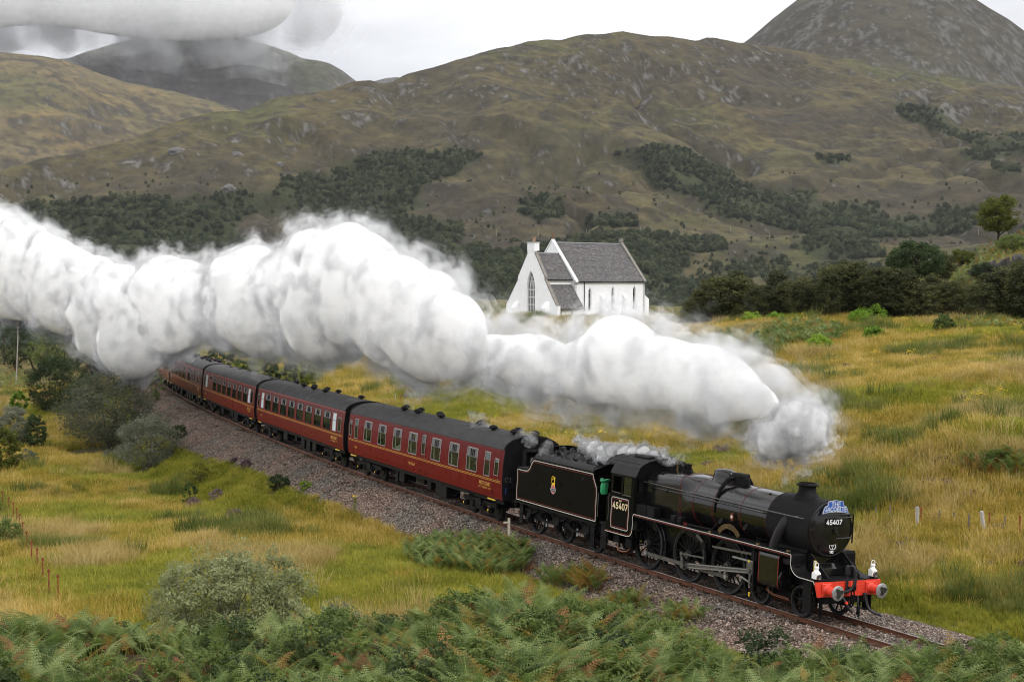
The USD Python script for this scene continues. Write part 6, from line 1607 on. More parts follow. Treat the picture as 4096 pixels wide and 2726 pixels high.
# ---------------------------------------------------------------- bushes and trees on the left
BUSH = [  # u, base v, width, height in photograph pixels, leaf, label, name, density, leaf size
    (255, 1040, 232, 168, 'leaf_greywillow', 'largest grey-leaved willow bush beside the gravel slope, left of the train', 'willow_bush', 520, .075),
    (345, 1078, 138, 112, 'leaf_greywillow', 'smaller grey-green willow bush on a short trunk, in front of the largest one', 'willow_bush', 300, .06),
    (118, 956, 112, 128, 'leaf_dark', 'dense dark green bush left of the large grey willow', 'holly_bush', 380, .075),
    (45, 952, 44, 48, 'leaf_bright', 'small bright green rounded bush at the left foot of the dark bush', 'laurel_bush', 90, .08),
    (30, 1036, 78, 98, 'leaf_greywillow', 'grey willow bush at the left edge behind the yellow-green one', 'willow_bush', 220, .065),
    (82, 1040, 50, 82, 'leaf_dark', 'upright dark green bush near the left edge beside the grey willow', 'alder_bush', 150, .065),
    (12, 1092, 64, 104, 'leaf_yellow', 'yellow-green bush cut by the left edge above the meadow', 'sallow_bush', 200, .065),
    (18, 1262, 66, 66, 'leaf_mid', 'loose green bush at the left edge beside the rusty posts', 'sallow_bush', 120, .04),
    (360, 925, 34, 72, 'leaf_mid', 'slender bright sapling between gravel slope and the last coach', 'sapling', 60, .07),
    (412, 1010, 44, 36, 'leaf_dark', 'low dark shrub on the edge of the gravel below the third coach', 'low_shrub', 70, .05),
    (462, 1118, 62, 62, 'leaf_yellow', 'thin yellowish shrub with bare twigs on the bank below the gravel', 'rowan_sapling', 42, .045),
    (438, 1168, 44, 62, 'leaf_mid', 'spindly green sapling left of the purple heather on the bank', 'rowan_sapling', 40, .045),
    (640, 1128, 62, 40, 'leaf_dark', 'sprawling dark juniper on the grass under the second coach', 'juniper_bush', 90, .04),
    (704, 1126, 32, 24, 'leaf_bright', 'small vivid green shrub right of the juniper', 'low_shrub', 44, .04),
    (200, 962, 90, 96, 'leaf_dark', 'dark bush filling the gap right of the dense dark green one', 'alder_bush', 200, .08),
    (290, 1000, 70, 60, 'leaf_mid', 'green bush growing in front of the largest grey willow', 'alder_bush', 90, .06),
    (60, 1075, 50, 40, 'leaf_greywillow', 'low grey scrub in front of the upright dark bush at the left', 'low_shrub', 70, .05),
    (215, 890, 110, 150, 'leaf_dark', 'dark alder tree behind the large grey willow, wrapped in steam', 'alder_tree', 320, .085),
    (300, 880, 84, 140, 'leaf_mid', 'green tree nearest the last coach, wrapped in steam', 'alder_tree', 260, .085),
    (150, 872, 96, 150, 'leaf_dark', 'dark tree in the middle of the steam-veiled row on the left', 'alder_tree', 260, .085),
    (80, 852, 110, 150, 'leaf_dark', 'dark tree standing right of the pale birch stem', 'alder_tree', 280, .085),
    (8, 838, 84, 120, 'leaf_greywillow', 'grey-green tree at the left edge under the steam', 'alder_tree', 220, .085),
    (255, 872, 100, 150, 'leaf_dark', 'dark alder tree behind the smaller grey willow, mostly lost in steam', 'alder_tree', 280, .085),
    (112, 862, 80, 130, 'leaf_mid', 'green tree right of the pale birch stem, second row', 'alder_tree', 220, .085),
    (38, 856, 80, 120, 'leaf_dark', 'dark tree just behind the pale birch stem', 'alder_tree', 240, .085),
    (335, 868, 60, 100, 'leaf_dark', 'dark tree against the rear of the train, in the steam', 'alder_tree', 200, .085),
    (512, 838, 78, 92, 'leaf_dark', 'dark bush behind the fourth coach roof, left of the others', 'alder_bush', 200, .085),
    (566, 850, 60, 70, 'leaf_mid', 'green bush behind the third coach, second from the left', 'alder_bush', 150, .085),
    (622, 862, 56, 60, 'leaf_dark', 'dark bush behind the third coach, third from the left', 'alder_bush', 140, .08),
    (668, 866, 52, 56, 'leaf_greywillow', 'grey bush with pale stems behind the second coach', 'willow_bush', 120, .075),
    (705, 862, 44, 44, 'leaf_yellow', 'yellowish bush rightmost of those behind the second coach', 'sallow_bush', 80, .075),
    (2215, 590, 60, 34, 'leaf_yellow', 'yellow-green gorse bush on the left shoulder of the rocky knoll', 'gorse_bush', 110, .09),
    (2330, 540, 70, 36, 'leaf_mid', 'green bush on the knoll right of the lone yellow-green tree', 'gorse_bush', 120, .09),
    (2262, 640, 70, 36, 'leaf_dark', 'dark bush at the foot of the rock face behind the belt', 'gorse_bush', 120, .09),
    (256, 1062, 46, 26, 'leaf_greywillow', 'low grey half-dead shrub in the meadow below the largest willow', 'low_shrub', 60, .04),
    (780, 838, 46, 22, 'leaf_mid', 'low green bush in the field behind the steam, over the second coach', 'low_shrub', 70, .075),
]
for i, (u, v, w, h, lm, lab, nm, cl_, lf) in enumerate(BUSH):
    s_far = {26: 96, 27: 88, 28: 78, 29: 70, 30: 64}.get(i)
    if s_far:
        x, y = track_xy(s_far, 5.5 + (i % 2)); dist = math.hypot(x - CAM[0], y - CAM[1]); p = on_ray(u, v, dist); p[2] = float(ground_z(p[0], p[1]))
        H = CAM[2] + elev(u, v - h) * dist - p[2]
    else:
        p = hit(u, v, r0=38) if i != 10 else hit(u, v)
        if p is None: p = stand(u, v, 222)
        H = px_size(h, p)
    W = px_size(w, p)
    if u < 400 and v > 820: W *= 1.12; H *= 1.08
    cr_m, C = crown(600 + i, W, W * .85, H * (.92 if 'tree' not in nm else .95), H * (.06 if 'tree' not in nm else .04), cl_, 40, lf, W * (.085 if cl_ > 100 else .075), .45, .35 if 'tree' not in nm else .5, .9)
    plant(nm, lab, 'tree' if 'tree' in nm or 'sapling' in nm else 'bush', cr_m, lm, limbs(640 + i, C, max(.035, W * .022), H * .8, n=14, stems=3 if 'bush' in nm or 'shrub' in nm else 1), matrix((p[0], p[1], p[2] - .05), i * 1.3))
    PLANTS_AT.append((p[0], p[1], W * .4))
p0 = on_ray(37, 858, 128); x = p0.copy(); x[2] = CAM[2] + elev(37, 860) * 128
bs = thing('bare_birch_tree', 'pale bare birch stem leaning beside the dark trees at the far left', 'tree', matrix(x))
obj('trunk', MB().tube([(0, 0, -.5), (.05, .1, 1.5), (-.1, .2, 3.2), (-.2, .25, 4.4)], [.06, .05, .035, .012], 7).tube([(-.05, .15, 2.4), (.3, .3, 3.2)], [.02, .006], 5), M['palebark'], bs, smooth=40)

# the pale willow in front, with its branches showing
p = stand(535, 1480, 37.5); PLANTS_AT.append((p[0], p[1], 2.0))
Wd, Hh = px_size(415, p), CAM[2] + elev(535, 1266) * 37.5 - p[2]
rg = np.random.default_rng(90)
cr_m, C = crown(700, Wd, Wd * .7, Hh * .68, Hh * .32, 760, 40, .040, .19, .30, .30, .85)
sho = []
for q in range(26):       # long upright shoots standing out of the top
    a = rg.uniform(-Wd / 2.2, Wd / 2.4); zt = Hh * (1.0 - .34 * (a / (Wd / 2)) ** 2)
    for t in np.linspace(0, 1, 26): sho.append([a + .1 * t * rg.normal() + .05, rg.normal(0, Wd * .06) * (t < .01) + .04 * rg.normal(), zt - .35 + .75 * t])
so = leaf_soup(rg, np.array(sho), np.tile([0, 0, 1.0], (len(sho), 1)), .04)
wm_ = trimesh.util.concatenate([trimesh.Trimesh(*cr_m, process=False), trimesh.Trimesh(*so, process=False)])
wl = thing('willow_tree', 'pale sage-leaved willow with bare lower branches above the bracken, left foreground', 'tree', matrix(p, math.atan2(RT[1], RT[0])))
obj('trunk', limbs(701, C, .13, Hh * .8, n=46, stems=5, spread=.75), M['twig'], wl, smooth=40)
obj('crown', wm_, M['leaf_willow'], wl)
p = stand(775, 1500, 35.5); PLANTS_AT.append((p[0], p[1], 1.2))
Wd2, H2 = px_size(150, p), CAM[2] + elev(775, 1362) * 35.5 - p[2]
cr_m, C = crown(710, Wd2, Wd2 * .8, H2 * .75, H2 * .2, 200, 30, .03, .17, .35, .3, .9)
w2 = thing('willow_bush', 'thin grey willow bush with a bare leaning stem, right of the pale sage willow', 'bush', matrix(p, 1.0))
obj('trunk', limbs(711, C, .07, H2 * .85, n=22, stems=3, spread=.5), M['bark'], w2, smooth=40)
obj('crown', cr_m, M['leaf_greywillow'], w2)

# heather clumps
for i, (u, v, w, h, lab) in enumerate([(541, 1208, 56, 34, 'largest purple heather clump on the bank left of the train'), (500, 1156, 40, 28, 'purple heather clump above and left of the largest one'), (445, 1178, 40, 30, 'dull brown heather clump beside the spindly sapling'), (566, 1076, 30, 20, 'small purple heather clump high on the gravel edge'),
                                      (314, 1288, 32, 14, 'small heather clump alone in the left meadow'), (540, 1062, 22, 10, 'tiny purple heather clump left of the gravel edge one')]):
    p = hit(u, v); W, H = px_size(w, p), px_size(h, p)
    cr_m, C = crown(800 + i, W, W * .8, H * 1.3, -.1, 60, 40, .030, W * .12, .5, .1)
    plant('heather_clump', lab, 'heather', cr_m, 'heather', limbs(820 + i, C, .02, H * .6, n=10, stems=4, spread=.6), matrix(p, i), barkmat='twig')
    PLANTS_AT.append((p[0], p[1], W * .4))

# ragwort
for i, (u, v, h, lab) in enumerate([(816, 1180, 42, 'tall ragwort with yellow flowers beside the ballast under the first coach'), (1072, 1420, 0, ''), (785, 1370, 0, '')]):
    if not h: continue
    p = hit(u, v); H = px_size(h, p)
    t = thing('ragwort', lab, 'flower', matrix(p))
    b = MB().tube([(0, 0, -.05), (.02, .01, H * .5), (0, 0, H * .92)], [.012, .01, .006], 5)
    rg = np.random.default_rng(i)
    for q in range(7): b.tube([(0, 0, H * (.55 + .05 * q)), (.10 * math.cos(q * 2), .10 * math.sin(q * 2), H * (.85 + .02 * q))], [.006, .004], 4)
    obj('stem', b, M['stem_green'], t)
    f = MB()
    for q in range(26): f.lathe([(0, .012), (.022, .0), (0, -.006)], matrix((rg.normal(0, .075), rg.normal(0, .075), H * .93 + rg.normal(0, .03))), 6)
    obj('flower_head', f, M['ragwort'], t)
    obj('leaf', leaf_soup(rg, np.stack([rg.normal(0, .05, 40), rg.normal(0, .05, 40), rg.uniform(.05, H * .8, 40)], 1), rg.normal(size=(40, 3)), .06), M['leaf_mid'], t)
# ---------------------------------------------------------------- grass
def tussock(seed, blades, r, h0, h1, w=.008, lean=.55):
    rg = np.random.default_rng(seed); V, F = [], []
    for _ in range(blades):
        a = rg.uniform(0, 6.28); rr0 = r * math.sqrt(rg.random()); x, y = rr0 * math.cos(a), rr0 * math.sin(a)
        h = rg.uniform(h0, h1); b = a + rg.normal(0, .8); l = lean * rg.uniform(.2, 1.0) * h; ww = w * rg.uniform(.7, 1.4); c = b + math.pi / 2 + rg.normal(0, .5)
        dx, dy = ww * math.cos(c), ww * math.sin(c); ex_, ey_ = math.cos(b) * l, math.sin(b) * l
        o = len(V)
        V += [(x - dx, y - dy, -.04), (x + dx, y + dy, -.04), (x + ex_ * .35 + dx * .8, y + ey_ * .35 + dy * .8, h * .62), (x + ex_ * .35 - dx * .8, y + ey_ * .35 - dy * .8, h * .62), (x + ex_, y + ey_, h)]
        F += [(o, o + 1, o + 2), (o, o + 2, o + 3), (o + 3, o + 2, o + 4)]
    return np.array(V), np.array(F)


def free_of(x, y, extra=0.0):
    k = np.ones(len(x), bool)
    for px_, py_, r in PLANTS_AT: k &= (x - px_) ** 2 + (y - py_) ** 2 > (r + extra) ** 2
    return k


def cover_points(rg, n, r0, r1, power=1.0, da=.365):
    a = YAW + rg.uniform(-da, da, n); r = r0 + (r1 - r0) * rg.random(n) ** power
    return CAM[0] + r * np.cos(a), CAM[1] + r * np.sin(a), r


rg = np.random.default_rng(31)
x, y, r = cover_points(rg, 165000, 30, 195)
s, t = to_st(x, y)
_, gvl = ground_tint(x, y, s, t)
ok = (gvl < .35) & (abs(t) > 2.9) & free_of(x, y) & ~((foreground_z(x, y) > ground_z(x, y) - .05) & (r < 33))
ok &= ~(np.hypot(x - CHURCH[0] + 2, y - CHURCH[1] - 6) < 9)
x, y, r, s, t = x[ok], y[ok], r[ok], s[ok], t[ok]
z = ground_z(x, y)
green = fbm2(x, y, 7.5, 3, 51); tall = fbm2(x, y, 5.0, 3, 52)
pr = np.clip((green - .40) * 5 + .12 + .35 * smooth01(9, 4, t) * (t > 0) + .3 * smooth01(-4, -9, t) * (s < 60) * (t < 0), 0, 1)
isg = rg.random(len(x)) < pr
protos = [(tussock(900 + i, 46, .30, .22, .55), M['grass'], False) for i in range(4)] + [(tussock(920 + i, 50, .30, .14, .40, .009, .7), M['grassgreen'], False) for i in range(4)]
protos += [(tussock(940 + i, 60, .26, .45, .85, .008, .45), M['rush'], False) for i in range(2)] + [(tussock(950 + i, 46, .30, .40, .80, .007, .7), M['straw'], False) for i in range(2)]
idx = np.where(isg, 4, 0) + rg.integers(0, 4, len(x))
rn = fbm2(x, y, 4.2, 3, 57); sn = fbm2(x, y, 5.5, 3, 58); q_ = rg.random(len(x))
idx = np.where((q_ < .35 * smooth01(.58, .70, rn)) & (abs(t) > 6), 8 + rg.integers(0, 2, len(x)), idx)
idx = np.where((q_ > 1 - .32 * smooth01(.57, .70, sn)) & (abs(t) > 6), 10 + rg.integers(0, 2, len(x)), idx)
sc = (.35 + 1.5 * tall) * (1 + .0032 * (r - 40)) * rg.uniform(.75, 1.25, len(x))
sc *= 1 - .45 * smooth01(3.2, 6.5, abs(t)) * 0 - .35 * (abs(t) < 5)
side = t < 0
for m_, nm, lb in ((side, 'grass', 'tall straw and green moor grass on the near side of the railway'), (~side, 'grass', 'tall straw and green moor grass filling the field beyond the train')):
    scatter(nm, protos, np.stack([x, y, z], 1)[m_], idx[m_], quat_tilt(rg.uniform(0, 6.28, m_.sum()), rg.uniform(0, 6.28, m_.sum()), rg.uniform(0, .18, m_.sum())), sc[m_], lb, 'grass')

# ---------------------------------------------------------------- bracken
def frond(seed, L=.78, pairs=13, stipe=.45, wide=.34, curl=.9, teeth=6):
    """One bracken frond: a stalk, then a feathered blade arching over along +x."""
    rg = np.random.default_rng(seed); V, F = [], []
    n = 22
    tt = np.linspace(0, 1, n)
    ang = 1.35 - curl * 1.25 * np.clip((tt - .30) / .7, 0, 1) ** 1.1 - .1 * rg.random()
    step = (stipe + L) / (n - 1)
    P = np.zeros((n, 3)); P[1:, 0] = np.cumsum(np.cos(ang[:-1])) * step; P[1:, 2] = np.cumsum(np.sin(ang[:-1])) * step
    P[:, 1] = .05 * np.sin(tt * 3 + rg.uniform(0, 6)) * tt
    T = np.gradient(P, axis=0); T /= np.linalg.norm(T, axis=1)[:, None]
    f0 = stipe / (stipe + L)
    for q in range(pairs):
        f = f0 + (1 - f0) * (q + .3) / pairs; i = f * (n - 1); k = int(i); w_ = i - k
        p = P[k] * (1 - w_) + P[min(k + 1, n - 1)] * w_; tg = T[k]
        g = (q + .3) / pairs
        ln = wide * (1 - g) ** .75 * (.55 + .45 * min(1, (q + 1) / 2.2)) * rg.uniform(.88, 1.1)
        for sd in (-1, 1):
            d = np.array([0, sd, 0]) + tg * .55 + np.array([0, 0, rg.uniform(-.28, .02)]); d /= np.linalg.norm(d)
            up = np.cross(tg, [0, sd, 0]) * sd; up /= np.linalg.norm(up) + 1e-9
            e = np.cross(d, up); e /= np.linalg.norm(e)
            m_ = max(2, int(teeth * (ln / wide) + 1)); hw = .014 + .026 * ln / wide
            o = len(V); droop = rg.uniform(.05, .22)
            ctr = lambda u_: p + d * ln * u_ - np.array([0, 0, droop * ln * u_ * u_])
            V.append(p); V.append(ctr(1.0)); F_mid = []
            for j in range(m_):
                u0, u1 = j / m_, (j + .9) / m_; um = (u0 + u1) / 2 + .25 / m_
                wj = hw * (1 - .75 * u0)
                for sg in (-1, 1):
                    a = len(V); V += [ctr(u0), ctr(u1), ctr(min(um, .99)) + e * sg * wj * 1.15 - [0, 0, .006]]
                    F.append((a, a + 1, a + 2) if sg > 0 else (a + 1, a, a + 2))
    return trimesh.Trimesh(np.array(V), np.array(F), process=False), P, f0


def frond_parts(seed, **k):
    bl, P, f0 = frond(seed, **k)
    st = MB().tube(P[::3], np.linspace(.0075, .002, len(P[::3])), 4, cap=False).mesh()
    return bl, st


FR = [frond_parts(1000 + i, L=[.55, .66, .74, .60, .48, .70][i], stipe=[.42, .50, .36, .58, .3, .48][i], curl=[.95, 1.0, .85, 1.05, .8, 1.1][i], pairs=[11, 13, 14, 12, 10, 13][i], wide=[.21, .26, .28, .24, .19, .24][i]) for i in range(6)]
fern_protos = [(bl, M['bracken'], False) for bl, _ in FR] + [(bl, M['brackenyellow'], False) for bl, _ in FR[:3]] + [(bl, M['brackendead'], False) for bl, _ in FR[:3]] + [(st, M['stem_green'], False) for _, st in FR]


def bracken_bed(label, x, y, z, rg, scale, yellow=.14, dead=.03, low_dead=.20):
    n = len(x)
    k = rg.integers(0, 6, n); kind = rg.random(n)
    idx = k.copy(); idx[kind < yellow] = 6 + k[kind < yellow] % 3; dm = kind > 1 - dead; idx[dm] = 9 + k[dm] % 3
    q = quat_tilt(rg.uniform(0, 6.28, n), rg.uniform(0, 6.28, n), rg.uniform(0, .22, n))
    sc = scale * rg.uniform(.75, 1.25, n)
    pos = np.stack([x, y, z], 1)
    under = rg.random(n) < low_dead
    P = np.concatenate([pos, pos[idx < 6], pos[under] + [.1, .1, -.35]]); I = np.concatenate([idx, 12 + k[idx < 6], 9 + k[under] % 3]); Q = np.concatenate([q, q[idx < 6], q[under][:, [0, 2, 1, 3]]]); S = np.concatenate([sc, sc[idx < 6], sc[under]])
    scatter('bracken', fern_protos, P, I, Q, S, label, 'bracken')


rg = np.random.default_rng(61)
x, y, r = cover_points(rg, 14500, 14.0, 33.5, .9, .375)
zf, zg = foreground_z(x, y), ground_z(x, y)
ok = (zf > zg - .12) & (zg > -.1) & free_of(x, y, -.6)
x, y, z, r = x[ok], y[ok], zg[ok], r[ok]
clump = fbm2(x, y, 2.6, 3, 62)
keep = rg.random(len(x)) < np.clip(.35 + (clump - .40) * 6, .28, 1)
x, y, z, clump = x[keep], y[keep], z[keep], clump[keep]
au, _ = to_uv(np.stack([x, y, z + .7], 1))
big = .88 * np.clip(.85 + 1.3 * (clump - .42), .55, 1.4) * (1 + .25 * np.exp(-((au - 1180) / 170) ** 2))
bracken_bed('thick green bracken with rusty undergrowth along the whole bottom edge', x, y, z, rg, big)
# brambles and young leafy growth among the bracken
br_p = []
for i in range(3):
    cm_, _ = crown(880 + i, .8, .8, .75, .0, 40, 26, .028, .11, .4, .2); br_p.append((cm_, M['leaf_mid' if i else 'leaf_dark'], False))
kb = rg.random(len(x)) < .04
scatter('brambles', br_p, np.stack([x, y, z + .05], 1)[kb], rg.integers(0, 3, kb.sum()), quat_z(rg.uniform(0, 6.28, kb.sum())), rg.uniform(.7, 1.5, kb.sum()), 'low leafy brambles mixed into the bracken along the bottom edge', 'brambles')
# ferns that stand clear of the rest: things of their own
fern_spots = [(1225, 1345, 1.5, 'tallest grey-green fern standing up over the bracken, left of the loco wheels'), (1155, 1352, 1.25, 'upright grey-green fern left of the tallest one'), (1640, 1500, 1.1, 'fern against the ballast below the connecting rod'), (2110, 1450, 1.35, 'lone tall fern standing before the rails at the lower right'), (860, 1440, 1.0, 'fern with drooping fronds right of the grey willow bush'), (90, 1385, 1.2, 'fern standing above the rest near the lower left corner'), (700, 1445, 1.1, 'fern below the right end of the pale willow'), (2290, 1450, 1.2, 'fern at the right edge below the field'), (2060, 1520, 1.0, 'fern low in front of the rails near the right'), (470, 1465, .9, 'fern in front of the pale willow stems')]
for i, (u, v, sz_, lab) in enumerate(fern_spots):
    p = None
    for dist in np.arange(31.5, 21, -.5):
        q = on_ray(u, v, dist); g = float(ground_z(q[0], q[1]))
        if .55 * sz_ < q[2] - g < 1.25 * sz_: p = np.array([q[0], q[1], g]); break
    if p is None: continue
    t = thing('bracken_fern', lab, 'fern', matrix(p, i * 1.1, sz_))
    rgf = np.random.default_rng(i)
    for q in range(6):
        bl, st = FR[(q + i) % 6]; Mq = trimesh.transformations.rotation_matrix(q * 1.05 + rgf.uniform(-.3, .3), [0, 0, 1])
        b1, s1 = bl.copy(), st.copy(); b1.apply_transform(Mq); s1.apply_transform(Mq)
        fr_p = obj('frond', b1, M['bracken'], t); obj('stalk', s1, M['stem_green'], fr_p)


def patch(label, spots, n, scale, seed, **k):
    """Bracken on the ground seen inside a set of ellipses of the photograph."""
    rg = np.random.default_rng(seed); X = []
    for u, v, ru, rv, w in spots:
        c = hit(u, v); m_ = int(n * w)
        a, q = rg.uniform(0, 6.28, m_ * 3), np.sqrt(rg.random(m_ * 3))
        for uu, vv in zip(u + ru * q * np.cos(a), v + rv * q * np.sin(a)):
            pp = hit(uu, vv, n=420, r0=30)
            if pp is not None: X.append(pp)
            if len(X) >= m_ * (1 + spots.index((u, v, ru, rv, w))): break
    X = np.array(X); bracken_bed(label, X[:, 0], X[:, 1], ground_z(X[:, 0], X[:, 1]), rg, scale * np.ones(len(X)), **k)
    for xx, yy, _ in X[::6]: PLANTS_AT.append((xx, yy, .2))


patch('mound of green bracken beside the ballast in front of the tender', [(1010, 1292, 70, 34, 1.0), (1120, 1300, 95, 40, 1.5), (1215, 1318, 50, 30, .7)], 420, .9, 71, yellow=.14, dead=.03, low_dead=.1)
patch('low bracken and weeds on the ballast foot between the two bracken clumps', [(1280, 1345, 40, 14, 1.0), (1440, 1400, 50, 14, 1.0), (1560, 1435, 60, 14, 1.0)], 90, .7, 76, yellow=.3, dead=.05, low_dead=.05)
patch('small yellowing bracken clump on the ballast edge below the cab', [(1348, 1352, 36, 22, 1.0)], 130, .75, 72, yellow=.7, dead=.1, low_dead=.1)
patch('broad dark bracken bed in the field below the tree belt', [(1740, 790, 90, 26, 1.3), (1850, 775, 90, 26, 1.3), (1940, 768, 60, 20, .8)], 620, 1.15, 73, yellow=.06, dead=.03, low_dead=.05)
patch('bracken patch at the left edge below the steam-veiled trees', [(28, 888, 40, 30, 1.0)], 300, 1.0, 75, yellow=.3, dead=.08, low_dead=.1)
patch('bracken on the bank in front of the rocky knoll at the right edge', [(2290, 742, 80, 22, 1.0)], 500, 1.0, 74, yellow=.25, dead=.03, low_dead=.05)
patch('bracken and dark growth on the raised bank at the far right behind the fence', [(2290, 1085, 70, 24, 1.0), (2200, 1100, 40, 14, .4)], 260, .85, 77, yellow=.25, dead=.12, low_dead=.1)
# knoll cover
rg = np.random.default_rng(81)
a = YAW - rg.uniform(.22, .40, 5200); r = rg.uniform(172, 262, 5200)
x, y = CAM[0] + r * np.cos(a), CAM[1] + r * np.sin(a); z = ground_z(x, y)
ok = z > 5.6
x, y, z = x[ok], y[ok], z[ok]
bracken_bed('bracken and grass covering the rocky knoll at the right edge', x, y, z, rg, 1.25 * np.ones(len(x)), yellow=.40, dead=.03, low_dead=0)
# heather and yellow flowers in the far field
rg = np.random.default_rng(83)
x, y, r = cover_points(rg, 26000, 48, 165)
s, t = to_st(x, y); hn = fbm2(x, y, 6.5, 3, 84)
uu, vv = to_uv(np.stack([x, y, ground_z(x, y)], 1))
lik = smooth01(.56, .66, hn) * .5 + np.exp(-(((uu - 2250) / 110) ** 2 + ((vv - 1110) / 40) ** 2)) * .8 + np.exp(-(((uu - 2200) / 130) ** 2 + ((vv - 835) / 28) ** 2)) * .8
ok = (t > 9) & (rg.random(len(x)) < lik * .55) & (vv > 742)
hp = []
for i in range(3):
    cr_m, _ = crown(860 + i, .55, .55, .34, -.05, 26, 22, .028, .09, .4, .1); hp.append((cr_m, M['heather'], False))
x, y = x[ok], y[ok]
scatter('heather', hp, np.stack([x, y, ground_z(x, y)], 1), rg.integers(0, 3, len(x)), quat_z(rg.uniform(0, 6.28, len(x))), rg.uniform(.7, 1.7, len(x)), 'brown-purple heather scattered over the field beyond the train', 'heather')
x, y, r = cover_points(rg, 900, 60, 168, .7)
uu, vv = to_uv(np.stack([x, y, ground_z(x, y)], 1)); s, t = to_st(x, y)
ok = (t > 14) & ((vv < 800) | (fbm2(x, y, 8, 2, 88) > .58)) & (vv > 735)
x, y = x[ok], y[ok]
fb = MB(); rgf = np.random.default_rng(3)
for q in range(14): fb.lathe([(0, .015), (.035, 0), (0, -.01)], matrix((rgf.normal(0, .10), rgf.normal(0, .10), .62 + rgf.normal(0, .07))), 5)
scatter('ragwort_flowers', [(fb, M['ragwort'], False)], np.stack([x, y, ground_z(x, y)], 1), np.zeros(len(x), int), None, rg.uniform(.8, 1.4, len(x)), 'scattered yellow ragwort flowers in the field below the tree belt', 'flowers')
# ---------------------------------------------------------------- woods on the hillside
hu, hvv = to_uv(hv)
hz_ok = polar(hv[:, 0], hv[:, 1])[1] < 3300
Z2 = lambda pts: [(1178 + x * .5, y * .5) for x, y in pts]
WOODS = [
    ('dark birch wood filling the lower left slope of the main hill above the steam', .40, [
        [(0, 500), (60, 472), (165, 465), (260, 452), (360, 452), (435, 462), (500, 448), (625, 442), (655, 412), (750, 402), (820, 362), (900, 346), (1050, 346), (1115, 362), (1000, 415), (950, 450), (990, 480), (880, 500), (725, 496), (640, 490), (560, 500), (545, 545), (650, 585), (700, 570), (740, 660), (0, 720)],
        [(715, 500), (880, 500), (1000, 508), (1065, 520), (1060, 560), (1000, 600), (900, 600), (730, 560)]]),
    ('dark wood along the loch shore behind and left of the church', .46, [
        [(700, 565), (900, 582), (960, 592), (1100, 572), (1185, 582), (1185, 735), (700, 735)],
        Z2([(270, 1095), (480, 1080), (640, 1068), (780, 1080), (960, 1100), (980, 1150), (820, 1170), (800, 1230), (760, 1290), (900, 1330), (900, 1450), (0, 1450), (0, 1130), (150, 1115)])]),
    ('dark wood running diagonally down the gully right of the church', .46, [
        Z2([(390, 695), (500, 702), (620, 690), (700, 672), (820, 692), (870, 742), (1000, 792), (1060, 842), (1150, 872), (1260, 902), (1400, 882), (1412, 920), (1300, 952), (1500, 940), (1650, 932), (1750, 1010), (1900, 1002), (1950, 952), (2150, 942), (2150, 1030), (2060, 1080), (1850, 1090), (1600, 1105), (1400, 1088), (1250, 1060), (1100, 1022), (980, 1000), (900, 962), (860, 912), (760, 890), (680, 880), (620, 822), (560, 762), (480, 722)])]),
    ('pale rounded wood below the diagonal one, above the tree belt', .40, [Z2([(1285, 1112), (1420, 1082), (1600, 1100), (1700, 1152), (1720, 1182), (1500, 1190), (1350, 1172)])]),
    ('scattered scrub trees low on the slope above the tree belt', .12, [Z2([(850, 1232), (1000, 1200), (1250, 1190), (1300, 1232), (1500, 1222), (1750, 1232), (1900, 1300), (1500, 1420), (850, 1420)])]),
    ('small dark copse on the grassy slope above the church roof', .40, [Z2([(20, 922), (150, 902), (240, 922), (240, 990), (120, 1012), (30, 982)]), Z2([(310, 1012), (420, 992), (560, 982), (572, 1030), (440, 1052), (330, 1042)])]),
    ('wood in the upper gully at the right edge of the hill', .42, [Z2([(1750, 482), (1850, 492), (1980, 502), (1990, 562), (2100, 602), (2200, 632), (2400, 622), (2400, 690), (2200, 742), (2080, 740), (2070, 702), (2150, 672), (2000, 622), (1900, 582), (1800, 542)]), Z2([(2220, 762), (2330, 762), (2345, 810), (2240, 812)])]),
    ('small isolated wood high on the brown slope at the right', .40, [Z2([(1390, 712), (1540, 716), (1552, 736), (1470, 752), (1400, 732)])]),
]
M['leaf_far'] = leafy('far_wood_leaves', [(.014, .021, .009), (.030, .041, .018), (.052, .067, .029), (.095, .108, .052)], .03, .15, fine=.16, per=.5)
fproto = []
for i in range(6):
    cr_m, C = crown(1100 + i, 5.6, 5.6, 5.8 if i < 4 else 7.2, .7, 46, 9, .52, .95, .5, .45 if i < 4 else .9, .9)
    tr_ = MB().tube([(0, 0, -1.0), (0, 0, 4)], [.16, .06], 4, cap=False).mesh()
    fproto.append((trimesh.util.concatenate([trimesh.Trimesh(*cr_m, process=False)]), M['leaf_far'], False))
rg = np.random.default_rng(111)
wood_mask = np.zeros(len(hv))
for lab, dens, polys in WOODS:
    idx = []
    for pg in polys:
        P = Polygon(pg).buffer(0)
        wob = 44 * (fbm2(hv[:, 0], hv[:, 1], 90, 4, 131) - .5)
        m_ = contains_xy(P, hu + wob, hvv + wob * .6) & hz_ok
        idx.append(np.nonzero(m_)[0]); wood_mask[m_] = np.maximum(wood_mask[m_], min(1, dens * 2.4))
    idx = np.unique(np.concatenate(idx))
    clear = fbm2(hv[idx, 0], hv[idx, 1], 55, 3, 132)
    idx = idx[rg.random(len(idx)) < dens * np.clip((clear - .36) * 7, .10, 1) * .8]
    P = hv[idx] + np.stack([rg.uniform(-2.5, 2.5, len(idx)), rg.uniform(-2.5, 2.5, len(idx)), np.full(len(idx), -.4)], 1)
    scatter('woodland', fproto, P, rg.integers(0, 6, len(P)), quat_z(rg.uniform(0, 6.28, len(P))), rg.uniform(.75, 1.5, len(P)), lab, 'woodland')

